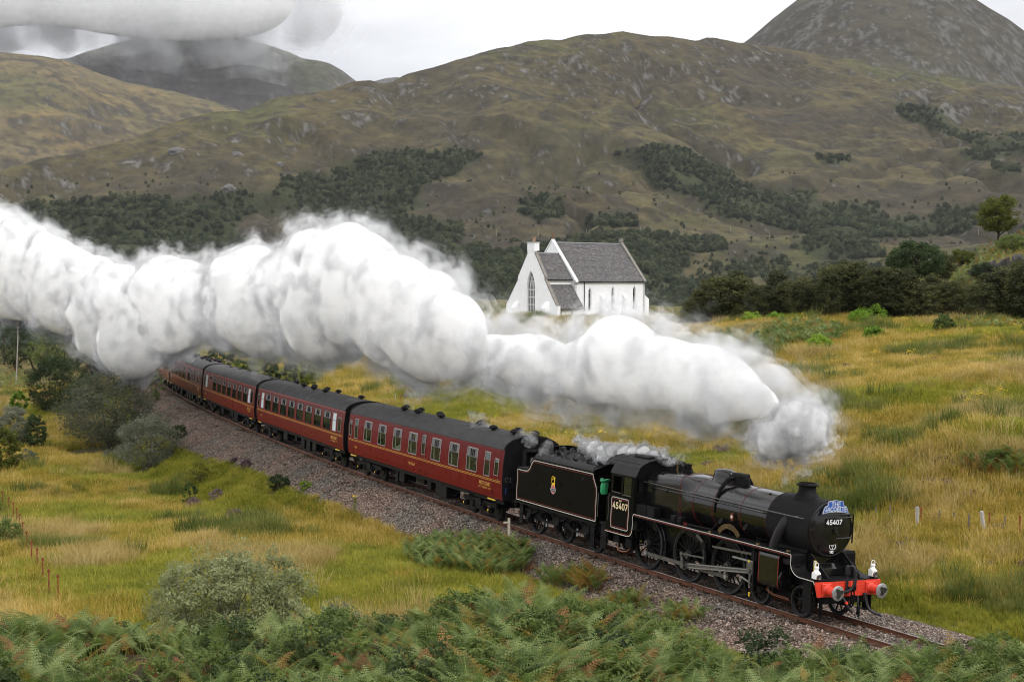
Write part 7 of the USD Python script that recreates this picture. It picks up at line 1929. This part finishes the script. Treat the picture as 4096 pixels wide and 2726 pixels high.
# single scrub trees dotted round the woods
sp = (hvv > 395) & hz_ok & (hvv < 745) & (rg.random(len(hv)) < .006 + .02 * smooth01(.52, .66, fbm2(hv[:, 0], hv[:, 1], 140, 3, 133)))
P = hv[sp]
scatter('scrub', fproto, P - [0, 0, .4], rg.integers(0, 6, len(P)), quat_z(rg.uniform(0, 6.28, len(P))), rg.uniform(.35, .95, len(P)), 'scattered scrub dotted over the lower slopes of the main hill', 'scrub')
# the woodland floor is darker than the open turf
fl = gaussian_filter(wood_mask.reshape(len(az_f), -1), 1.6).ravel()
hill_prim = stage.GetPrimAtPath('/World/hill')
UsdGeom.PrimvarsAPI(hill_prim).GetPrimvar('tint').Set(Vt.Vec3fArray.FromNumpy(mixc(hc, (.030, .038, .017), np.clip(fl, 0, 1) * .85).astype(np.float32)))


def hill_point(u, v, near=True):
    m_ = (abs(hu - u) < 4) & (abs(hvv - v) < 3) & hz_ok
    k = np.nonzero(m_)[0]
    if not len(k): k = np.array([np.argmin((hu - u) ** 2 + (hvv - v) ** 2)])
    d = polar(hv[k, 0], hv[k, 1])[1]
    return hv[k[np.argmin(d)]]


LONE = [(Z2([(130, 1028)])[0], 'lone dark tree on the grass just above the church gable'), (Z2([(912, 1002)])[0], 'lone tree on the slope left of the gully wood'), (Z2([(1296, 1140)])[0], 'round dark tree at the left end of the pale rounded wood'), (Z2([(1492, 1196)])[0], 'small pointed tree below the pale rounded wood'),
        (Z2([(1100, 1192)])[0], 'lone tree below the stream gully, above the tree belt'), (Z2([(1676, 938)])[0], 'left one of two lone trees high above the gully wood'), (Z2([(1728, 950)])[0], 'right one of two lone trees high above the gully wood'), (Z2([(1976, 918)])[0], 'lone dark tree on the brown slope near the lone yellow-green tree')]
for i, ((u, v), lab) in enumerate(LONE):
    t = thing('hillside_tree', lab, 'tree', matrix(hill_point(u, v), i, 1.15))
    obj('crown', fproto[i % 6][0], M['leaf_far'], t); obj('trunk', MB().tube([(0, 0, -1.0), (0, 0, 4)], [.18, .07], 6), M['bark'], t)

# ---------------------------------------------------------------- poles of the line across the hillside
POLES = [(1778, 977), (1986, 948), (2150, 940), (2345, 936), (2555, 925), (2750, 912), (2924, 923), (3082, 940), (3347, 951), (3632, 977), (3916, 945)]
M['polewood'] = paint('weathered_pole', (.34, .32, .29), .85, .2, .15, 1.0)
num = ['first', 'second', 'third', 'fourth', 'fifth', 'sixth', 'seventh', 'eighth', 'ninth', 'tenth', 'eleventh']
for i, (u, v) in enumerate(POLES):
    p = hill_point(u / K, v / K)
    t = thing('utility_pole', f'{num[i]} pale utility pole from the left of the line across the hillside', 'utility pole', matrix(p, YAW), 'utility poles across the hillside')
    obj('pole', MB().tube([(0, 0, -1.5), (0, 0, 8.6)], [.22, .17], 6), M['polewood'], t)
    obj('cross_arm', MB().box(-.08, .08, -.9, .9, 7.9, 8.05), M['polewood'], t)

# ---------------------------------------------------------------- fences, posts, timber, rock
M['postwood'] = paint('bleached_post', (.36, .34, .31), .9, .2, .25, 6.0, bump=.01, bscale=20)
M['greypost'] = paint('grey_stake', (.14, .12, .10), .9, .2, .3, 6.0)
M['ironpost'] = paint('rusty_iron_post', (.20, .055, .022), .85, .2, .35, 8.0)
M['wire'] = paint('rusty_wire', (.16, .07, .04), .8, .3, .3, 6.0)
M['oldtimber'] = paint('old_dark_timber', (.050, .030, .022), .85, .2, .45, 4.0, bump=.02, bscale=10)
M['palewood'] = paint('pale_marker_wood', (.50, .44, .36), .8, .2, .15, 5.0)


def post(u, v, h, kind, lab, group, lean=(0, 0), r=None):
    p = hit(u, v)
    t = thing('fence_post', lab, 'fence post', matrix((p[0], p[1], p[2] - .25)), group)
    H = h + .25
    if kind == 'iron':
        obj('bar', MB().rbox(-.022, .022, -.022, .022, 0, H, .004).rbox(-.004, .004, -.05, .05, H - .12, H - .02, .001), M['ironpost'], t)
    else:
        rr_ = r or (.075 if kind == 'white' else .032)
        obj('stake', MB().tube([(0, 0, 0), (lean[0] * .5, lean[1] * .5, H * .5), (lean[0], lean[1], H - .03), (lean[0], lean[1], H)], [rr_, rr_, rr_ * .95, rr_ * .6], 8), M['postwood' if kind == 'white' else 'greypost'], t, smooth=40)
    return p + [lean[0], lean[1], 0]


rp = [(6, 1168), (21, 1183), (31, 1197), (39, 1212), (46, 1228), (53, 1251), (62, 1276), (73, 1303), (86, 1322), (99, 1347), (113, 1378), (134, 1392)]
tops = []
for i, (u, v) in enumerate(rp):
    tops.append(post(u, v + 4, 1.15, 'iron', f'{ordn[i]} rusty iron fence post from the far end of the line at the left edge', 'rusty iron posts at the left edge'))
w = thing('fence_wire', 'rusty wires strung between the iron posts at the left edge', 'fence wire')
for z in (1.05, .7): obj('wire', MB().tube([(*p[:2], p[2] + z + .02 * math.sin(i * 2)) for i, p in enumerate(tops)], .006, 4), M['wire'], w)
rf_ = [(1976, 1195, .75, 'iron', 'rusty leaning post nearest the smokebox in the right fence', (0, 0)), (2015, 1204, .7, 'thin', 'thin grey stake right of the first rusty post behind the smokebox', (0, 0)), (2048, 1203, .75, 'thin', 'very thin grey stake midway between the smokebox and the first white post', (0, 0)), (2110, 1222, 1.0, 'white', 'upright bleached wooden post, left of two in the field by the buffers', (0, 0)),
       (2119, 1216, .85, 'iron', 'rusty bar beside the upright bleached post', (0, 0)), (2161, 1218, .8, 'thin', 'thin stake right of the upright bleached post', (0, 0)), (2194, 1214, .65, 'thin', 'short thin stake midway between the two bleached posts', (0, 0)), (2229, 1240, 1.0, 'thin', 'thin stake left of the leaning bleached post', (0, 0)), (2269, 1240, 1.1, 'white', 'leaning bleached wooden post, right of two in the field', (-.10, -.16)),
       (2276, 1234, .95, 'iron', 'rusty bar beside the leaning bleached post', (0, 0)), (2312, 1232, .8, 'thin', 'thin stake between the leaning post and the right edge', (0, 0)), (2346, 1240, .9, 'iron', 'rusty bar at the right edge of the picture in the field fence', (0, 0))]
tops = [post(u, v, h, k_, lab, 'fence along the far side of the field by the engine', ln) for u, v, h, k_, lab, ln in rf_]
w = thing('fence_wire', 'thin wires of the field fence behind the buffer beam', 'fence wire')
for z in (.62, .40): obj('wire', MB().tube([(*p[:2], p[2] + z) for p in tops], .004, 4), M['wire'], w)
for u, v, h, k_, lab in ((910, 931, .95, 'white', 'pale fence post in the field over the first coach roof, thickest of four'), (921, 931, .7, 'iron', 'rusty bar right of the thick pale post over the first coach roof'), (893, 916, .8, 'iron', 'rusty bar left of the thick pale post over the first coach roof'), (874, 905, .95, 'white', 'pale post farthest left over the first coach roof')):
    post(u, v, h, k_, lab, 'posts in the field over the first coach roof', r=.05 if k_ == 'white' else None)
p = hit(1171, 1262)
t = thing('marker_post', 'short pale wooden marker post with a broken arm in the bracken by the tender', 'post', matrix((p[0], p[1], p[2]), math.atan2(RT[1], RT[0])))
obj('stake', MB().rbox(-.05, .05, -.03, .03, -.3, 1.25, .008), M['palewood'], t); obj('arm', MB().rbox(-.22, .06, -.05, -.03, 1.05, 1.12, .006, ), M['palewood'], t)
p = on_ray(1552, 732, 172); p[2] = float(ground_z(p[0], p[1]))
t = thing('timber_pile', 'low pile of dark old beams held by stakes, right of the church', 'timber pile', matrix(p, math.atan2(RT[1], RT[0]) + .12))
for i, z in enumerate((.08, .42, .78)): obj('beam', MB().rbox(-1.5 + .06 * i, 2.3, -.12 - .05 * i, .12 - .05 * i, z, z + .25, .03), M['oldtimber'], t)
for i, (x, ln, h) in enumerate(((-2.15, .22, .75), (-1.95, .10, .95), (-1.72, .05, 1.15), (-1.55, .16, 1.05), (.4, 0, .5))): obj('stake', MB().tube([(x - ln, -.25, -.2), (x + ln, -.2, h)], [.09, .08], 6), M['oldtimber'], t)
for u, v, h, lab in ((1524, 728, 2.0, 'taller pale fence post behind the timber pile by the church'), (1547, 728, 1.5, 'shorter pale fence post behind the timber pile by the church')):
    q = on_ray(u, v, 178); q[2] = float(ground_z(q[0], q[1])); t2 = thing('fence_post', lab, 'fence post', matrix(q)); obj('stake', MB().tube([(0, 0, -.3), (0, 0, h)], [.07, .06], 8), M['postwood'], t2, smooth=40)
M['rock'] = mat('cliff_rock', {'g': ('geometry', {}), 'mp': ('mapping', {'scale': (1, 1, .3)}), 'n': ('noise_texture', {'scale': 1.8, 'detail': 7, 'roughness': .7}), 'r': ('rgb_ramp', {'ramp': [(.3, (.016, .015, .013)), (.55, (.050, .047, .042)), (.75, (.12, .115, .105))]}), 'b': ('bump', {'strength': 1.0, 'distance': .25}), 'p': ('principled_bsdf', {'roughness': .9})},
                [('g.position', 'mp.vector'), ('mp.vector', 'n.vector'), ('n.fac', 'r.fac'), ('n.fac', 'b.height'), ('b.normal', 'p.normal'), ('r.color', 'p.base_color')], surface='p.BSDF')
ro_ = thing('rock_outcrop', 'grey vertical rock face on the knoll at the right edge', 'rock face')
rg = np.random.default_rng(15)
for i, u in enumerate(np.arange(2232, 2385, 8.5)):
    q = hit(u, 626 - .12 * (u - 2232) + rg.uniform(-3, 3), r0=150)
    if q is None: continue
    H = rg.uniform(1.5, 3.0) * (.55 + .45 * min(1, (u - 2225) / 50)); w_ = rg.uniform(.45, .75)
    pts = rg.uniform(-1, 1, (34, 3)) * [w_ * 1.3, w_, H / 2]; pts[:, 2] += H / 2 - 1.2
    b_ = trimesh.convex.convex_hull(pts); b_.apply_transform(matrix(q, rg.uniform(0, 3)))
    obj('rock_slab', b_, M['rock'], ro_)
# boulders on the hillside
for i, (u, v, s_, lab) in enumerate(((525, 432, 13, 'big pale round boulder on the left slope of the main hill'), (405, 346, 15, 'pale crag of rock near the upper left ridge of the main hill'), (545, 352, 11, 'pale rock right of the crag on the upper left ridge'), (640, 376, 8, 'small pale rock below the upper left ridge'))):
    q = hill_point(u, v); ic = trimesh.creation.icosphere(3); nn_ = ic.vertices.copy(); ic.vertices = nn_ * (s_ * (.65 + .7 * meshkit.fbm(nn_ * 1.6 + i * 9, 4, i)))[:, None] * [1, 1, .72]
    t = thing('boulder', lab, 'boulder', matrix(q - [0, 0, s_ * .30])); obj('rock', ic, M['hillrock'] if 'hillrock' in M else M.setdefault('hillrock', mat('pale_hill_rock', {'g': ('geometry', {}), 'n': ('noise_texture', {'scale': .25, 'detail': 7, 'roughness': .7}), 'r': ('rgb_ramp', {'ramp': [(.3, (.045, .043, .040)), (.6, (.12, .115, .108)), (.8, (.20, .19, .18))]}), 'b': ('bump', {'strength': 1.0, 'distance': 2.0}), 'p': ('principled_bsdf', {'roughness': .9})},
                [('g.position', 'n.vector'), ('n.fac', 'r.fac'), ('n.fac', 'b.height'), ('b.normal', 'p.normal'), ('r.color', 'p.base_color')], surface='p.BSDF')), t, smooth=True)
# a second crow on the grass at the church corner
q = on_ray(1487, 731, 178); q[2] = float(ground_z(q[0], q[1])) + .25
crow(q, 2.6, 'black crow standing in the grass by the right corner of the church')
# ---------------------------------------------------------------- steam
def billows(rg, c0, r0, children, ratio):
    """Spheres on spheres: the cauliflower build of a billow."""
    C, R = [np.atleast_2d(c0)], [np.atleast_1d(r0)]
    for n in children:
        c, r = C[-1], R[-1]
        u = rg.normal(size=(len(c), n, 3)); u /= np.linalg.norm(u, axis=2)[..., None]
        k = rg.uniform(.80, 1.02, (len(c), n, 1)) * r[:, None, None]
        C.append((c[:, None] + u * k).reshape(-1, 3)); R.append((np.repeat(r[:, None], n, 1) * rg.uniform(ratio * .6, ratio * 1.3, (len(c), n))).ravel())
    return np.concatenate(C), np.concatenate(R)


def surface_net(F, o, h, level):
    """The surface where the sampled field F crosses a level, as (vertices, triangles)."""
    S = F > level
    n = np.array(F.shape) - 1
    cnt = np.zeros(n); acc = np.zeros((*n, 3))
    E = [((a, b, c), ax) for ax in range(3) for a in (0, 1) for b in (0, 1) for c in (0, 1) if (a, b, c)[ax] == 0]
    sl = lambda a, ax=None: tuple(slice(a[k] + (1 if k == ax else 0), a[k] + (1 if k == ax else 0) + n[k]) for k in range(3))
    for a, ax in E:
        f0, f1, m = F[sl(a)], F[sl(a, ax)], S[sl(a)] != S[sl(a, ax)]
        t = np.where(m, (level - f0) / np.where(m, f1 - f0, 1), 0)
        cnt += m
        for k in range(3): acc[..., k] += np.where(m, a[k] + (t if k == ax else 0), 0)
    on = cnt > 0
    idx = np.full(n, -1); idx[on] = np.arange(on.sum())
    v = (np.argwhere(on) + acc[on] / cnt[on][:, None]) * h + o
    faces = []
    for ax in range(3):
        b, c = (ax + 1) % 3, (ax + 2) % 3
        lo = [slice(1, n[k]) for k in range(3)]; hi = list(lo); lo[ax], hi[ax] = slice(0, n[ax]), slice(1, n[ax] + 1)
        s0, s1 = S[tuple(lo)], S[tuple(hi)]
        def cell(db, dc):
            q = [slice(1, n[k]) for k in range(3)]; q[ax] = slice(0, n[ax])
            q[b] = slice(1 - db, n[b] - db); q[c] = slice(1 - dc, n[c] - dc)
            return idx[tuple(q)]
        A, B, C_, D = cell(1, 1), cell(0, 1), cell(0, 0), cell(1, 0)
        for m, fl in ((s0 & ~s1, False), (~s0 & s1, True)):
            q = np.stack([A[m], B[m], C_[m], D[m]], 1)
            q = q[(q >= 0).all(1)]
            if fl: q = q[:, ::-1]
            faces += [q[:, [0, 1, 2]], q[:, [0, 2, 3]]]
    return v, np.concatenate(faces)


def steam(name, label, cores, radii, seed, h, children=(11, 7), ratio=.42, levels=(.14, -.06, -.32, -.68, -1.15), dens=(.85, .42, .18, .07), wob=1.0, soft=1.0, scale=1.0, sss=4.0, cat='steam'):
    """A white body of dense steam inside one or two coats of thin vapour."""
    rg = np.random.default_rng(seed)
    C, R = billows(rg, cores, radii, children, ratio)
    ax = np.array([PLX[0], PLX[1], 0]); ay = np.array([-PLX[1], PLX[0], 0])
    Q = np.stack([C @ ax, C @ ay, C[:, 2]], 1)
    pad = max(-min(q for q in levels if q is not None), 0) + wob * .6 + 3 * h
    lo, hi = (Q - R[:, None]).min(0) - pad, (Q + R[:, None]).max(0) + pad
    n = np.ceil((hi - lo) / h).astype(int) + 1
    F = np.full(n, -pad, np.float32)
    for c, r in zip(Q, R):
        a = np.maximum(((c - r - pad - lo) / h).astype(int), 0); b = np.minimum(((c + r + pad - lo) / h).astype(int) + 2, n)
        g = [(np.arange(a[k], b[k]) * h + lo[k] - c[k]) ** 2 for k in range(3)]
        d = r - np.sqrt(g[0][:, None, None] + g[1][None, :, None] + g[2][None, None, :])
        blk = F[a[0]:b[0], a[1]:b[1], a[2]:b[2]]; np.maximum(blk, d, out=blk)
    near = F > -pad
    I = np.argwhere(near)
    W = I * h + lo
    F[near] += (wob * (meshkit.fbm(W / (1.5 * scale) + 90, 4, seed) - .5)).astype(np.float32)
    Fc, F = gaussian_filter(F, soft * 3.2), gaussian_filter(F, soft)
    root = thing(name, label, cat, kind='stuff')
    T = frame(ax, ay, [0, 0, 1], [0, 0, 0])[:3, :3]
    for k, lv in enumerate(levels):
        if lv is None: continue
        v, f = surface_net(Fc if k == 0 else F, lo, h, lv)
        v = v @ T.T
        if k == 0: obj('dense_steam', (v, f), steam_mat(sss), root, smooth=True)
        else: obj('thin_vapour', (v, f), vapour_mat(k, dens[k - 1], scale), root, smooth=True)
    return root


def steam_mat(sss):
    return mat(f'dense_steam_{int(sss * 100)}', {'p': ('principled_bsdf', {'base_color': (.985, .985, .985), 'roughness': 1.0, 'specular_ior_level': 0.0, 'subsurface_weight': 1.0, 'subsurface_scale': sss, 'subsurface_radius': (1, 1, 1), 'subsurface_method': 'random_walk'})}, surface='p.BSDF')


def vapour_mat(k, d, scale):
    return mat(f'thin_vapour_{k}_{int(d * 10000)}_{int(scale * 100)}', {'g': ('geometry', {}), 'n': ('noise_texture', {'scale': .95 / scale, 'detail': 5, 'roughness': .65}), 'r': ('map_range', {'range_type': 'smoothstep', 'from_min': .38 + .05 * k, 'from_max': .60 + .04 * k, 'to_min': 0, 'to_max': d, 'clamp': True}),
               'v': ('principled_volume', {'color': (.995, .995, .995)})}, [('g.position', 'n.vector'), ('n.fac', 'r.value'), ('r.result', 'v.density')], volume='v.volume')


# the great plume: its top and bottom edges in the photograph, and how far to the side of the line it has drifted
TOP = [(0, 478), (40, 500), (90, 520), (150, 545), (210, 575), (250, 595), (300, 606), (355, 610), (375, 592), (400, 578), (430, 590), (455, 605), (475, 632), (500, 618), (525, 585), (545, 560), (580, 538), (610, 548), (640, 572), (665, 574), (695, 560), (706, 520), (730, 506), (800, 506), (840, 525), (880, 545), (925, 566), (945, 585),
       (960, 598), (1010, 604), (1040, 628), (1060, 660), (1080, 690), (1110, 716), (1160, 727), (1250, 732), (1320, 738), (1360, 715), (1400, 690), (1440, 695), (1470, 725), (1500, 748), (1560, 766), (1640, 778), (1700, 802), (1750, 828), (1800, 860), (1840, 905), (1880, 930), (1912, 975)]
BOT = [(0, 742), (60, 752), (110, 765), (160, 795), (210, 788), (250, 835), (290, 895), (320, 892), (350, 845), (400, 838), (440, 800), (520, 800), (560, 818), (600, 838), (660, 820), (700, 838), (760, 850), (800, 818), (860, 838), (900, 868), (950, 890), (1010, 905), (1080, 900), (1150, 918), (1200, 945), (1280, 962), (1370, 965), (1440, 985), (1500, 975), (1600, 1000), (1660, 1010), (1720, 1035), (1780, 1050), (1830, 1030), (1880, 1000), (1915, 978)]
PATH = [(1.2, -.6), (6, .2), (14, .8), (24, 1.0), (38, .8), (52, .3), (66, -1.5), (80, -4.5), (95, -9.5), (112, -16.0), (125, -22)]
PLX = np.array(track_xy(100, -11)) - np.array(track_xy(2, 0)); PLX /= np.linalg.norm(PLX)
ps = np.linspace(1.2, 125, 500); pt = np.interp(ps, *zip(*PATH)); px, py = track_xy(ps, pt)
pu, _ = to_uv(np.stack([px, py, np.full_like(px, 7.0)], 1))
rg = np.random.default_rng(77)
cores, radii = [], []
o = np.argsort(pu)
for u in np.concatenate([np.arange(-60, 1860, 16.0), np.arange(-60, 1860, 27.0), np.arange(1560, 1850, 9.0)]):
    s = np.interp(u, pu[o], ps[o])
    vt, vb = np.interp(u, *zip(*TOP)), np.interp(u, *zip(*BOT))
    if u < 1700: vt, vb = vt + 8, vb - 14
    x, y = track_xy(s, np.interp(s, *zip(*PATH)))
    dist = math.hypot(x - CAM[0], y - CAM[1]); pxm = FPX / K / dist
    h = (vb - vt) / pxm
    for q in range(4):
        r = np.clip(h * rg.uniform(*((.15, .31) if u < 1540 else (.24, .40) if u < 1740 else (.19, .33))), .35, 2.7)
        f = rg.uniform(0, 1)
        v = vt + (vb - vt) * f
        v = np.clip(v, vt + 1.12 * r * pxm, vb - 1.15 * r * pxm) if h > 2.35 * r else (vt + vb) / 2
        if u > 1690: r *= .82 - .25 * smooth01(1780, 1850, u); v = np.clip(v, vt + 1.5 * r * pxm, max(vb - 1.9 * r * pxm, vt + 1.6 * r * pxm))
        lim = .5 * h * .8
        c = on_ray(u, v, dist + rg.uniform(-lim, lim) * .7)
        cores.append(c); radii.append(r)
for u, v, r in ((1868, 955, .55), (1882, 972, .42), (1896, 975, .30), (1850, 985, .5), (1835, 1010, .42), (1820, 1028, .34), (1868, 1000, .34)):
    cores.append(on_ray(u, v, math.hypot(-1.5 - CAM[0], -CAM[1])) + rg.normal(0, .15, 3)); radii.append(r)
cores, radii = np.array(cores), np.array(radii)
cu, cv = to_uv(cores)
front = cu > 1600


steam('steam_plume', 'huge white plume of steam trailing from the chimney back over the coaches', cores, radii, 7, .22)
# the thin start of the plume, above the chimney
rg = np.random.default_rng(5)
tp = [(1822, 1102, .13), (1825, 1090, .16), (1826, 1077, .21), (1830, 1062, .26), (1836, 1045, .36), (1828, 1020, .5), (1846, 1010, .55), (1862, 985, .7), (1815, 1000, .7), (1840, 970, .9), (1885, 965, .55), (1790, 1010, .8)]
cc = np.array([on_ray(u, v, math.hypot(-2.2 - CAM[0], -CAM[1])) + rg.normal(0, .12, 3) for u, v, _ in tp]); rr_ = np.array([r for *_, r in tp])
steam('chimney_steam', 'thin ragged wisp of steam rising above the engine chimney', cc, rr_, 9, .05, children=(9, 6), soft=.6, levels=(.20, .03, -.10), dens=(4.0, 1.8), wob=.40, scale=.22, sss=.2)
# safety-valve steam blowing back over the cab and coal
tp = [(1578, 1060, .07), (1565, 1054, .13), (1548, 1052, .17), (1528, 1047, .22), (1505, 1040, .27), (1482, 1040, .30), (1460, 1044, .30), (1438, 1040, .34), (1415, 1038, .36), (1392, 1040, .34), (1370, 1032, .36), (1345, 1025, .30), (1330, 1012, .25)]
cc, rr_ = [], []
for i, (u, v, r) in enumerate(tp):
    s = 8.7 + (1578 - u) / 248 * 7.4; x, y = track_xy(s, -.1)
    for q in range(2): cc.append(on_ray(u + rg.normal(0, 4), v + rg.normal(0, 3), math.hypot(x - CAM[0], y - CAM[1])) + np.array([0, 0, 0.])); rr_.append(r * rg.uniform(.8, 1.2))
steam('safety_valve_steam', 'low white streak of steam blowing back from the safety valves over the cab roof', np.array(cc), np.array(rr_), 11, .05, children=(10, 6), soft=.6, levels=(.08, .01, -.07), dens=(6.0, 3.0), wob=.16, scale=.25, sss=.2)
# wisps over the tender's rear and the coach roofs
tp = [(1255, 1035, .35, 17), (1235, 1060, .3, 18), (1225, 1010, .35, 19), (1265, 1075, .22, 16.5), (1340, 985, .3, 14), (1200, 1000, .35, 21), (1110, 985, .45, 25), (1095, 960, .4, 26), (940, 930, .4, 36), (955, 900, .5, 36)]
cc, rr_ = [], []
for u, v, r, s in tp:
    x, y = track_xy(s, -.6); cc.append(on_ray(u, v, math.hypot(x - CAM[0], y - CAM[1]))); rr_.append(r)
steam('steam_wisps', 'faint grey wisps of steam drifting round the tender rear and first coach roof', np.array(cc), np.array(rr_), 13, .07, children=(9, 6), levels=(None, .0, None), dens=(1.2, 1), wob=.5, scale=.3)

rg = np.random.default_rng(21)
cc, rr_ = [], []
for u in np.arange(-260, 720, 22.0):
    for q in range(3):
        r = rg.uniform(150, 270) * (1 - .35 * smooth01(560, 720, u)); base = np.interp(u, [-260, 60, 170, 300, 420, 560, 720], [62, 84, 104, 112, 122, 116, 112])
        v = base - r / 2.35 * rg.uniform(.92, 1.25) - (0, 14, 40)[q]
        cc.append(on_ray(u + rg.uniform(-10, 10), v, rg.uniform(7150, 7750))); rr_.append(r)
steam('low_cloud', 'low grey cloud wrapped round the summit of the far dark mountain', np.array(cc), np.array(rr_), 23, 30.0, children=(9,), ratio=.5, levels=(40, -20, -80, -150), dens=(.0040, .0018, .0007), wob=130, soft=1.9, scale=230.0, sss=300.0, cat='cloud')
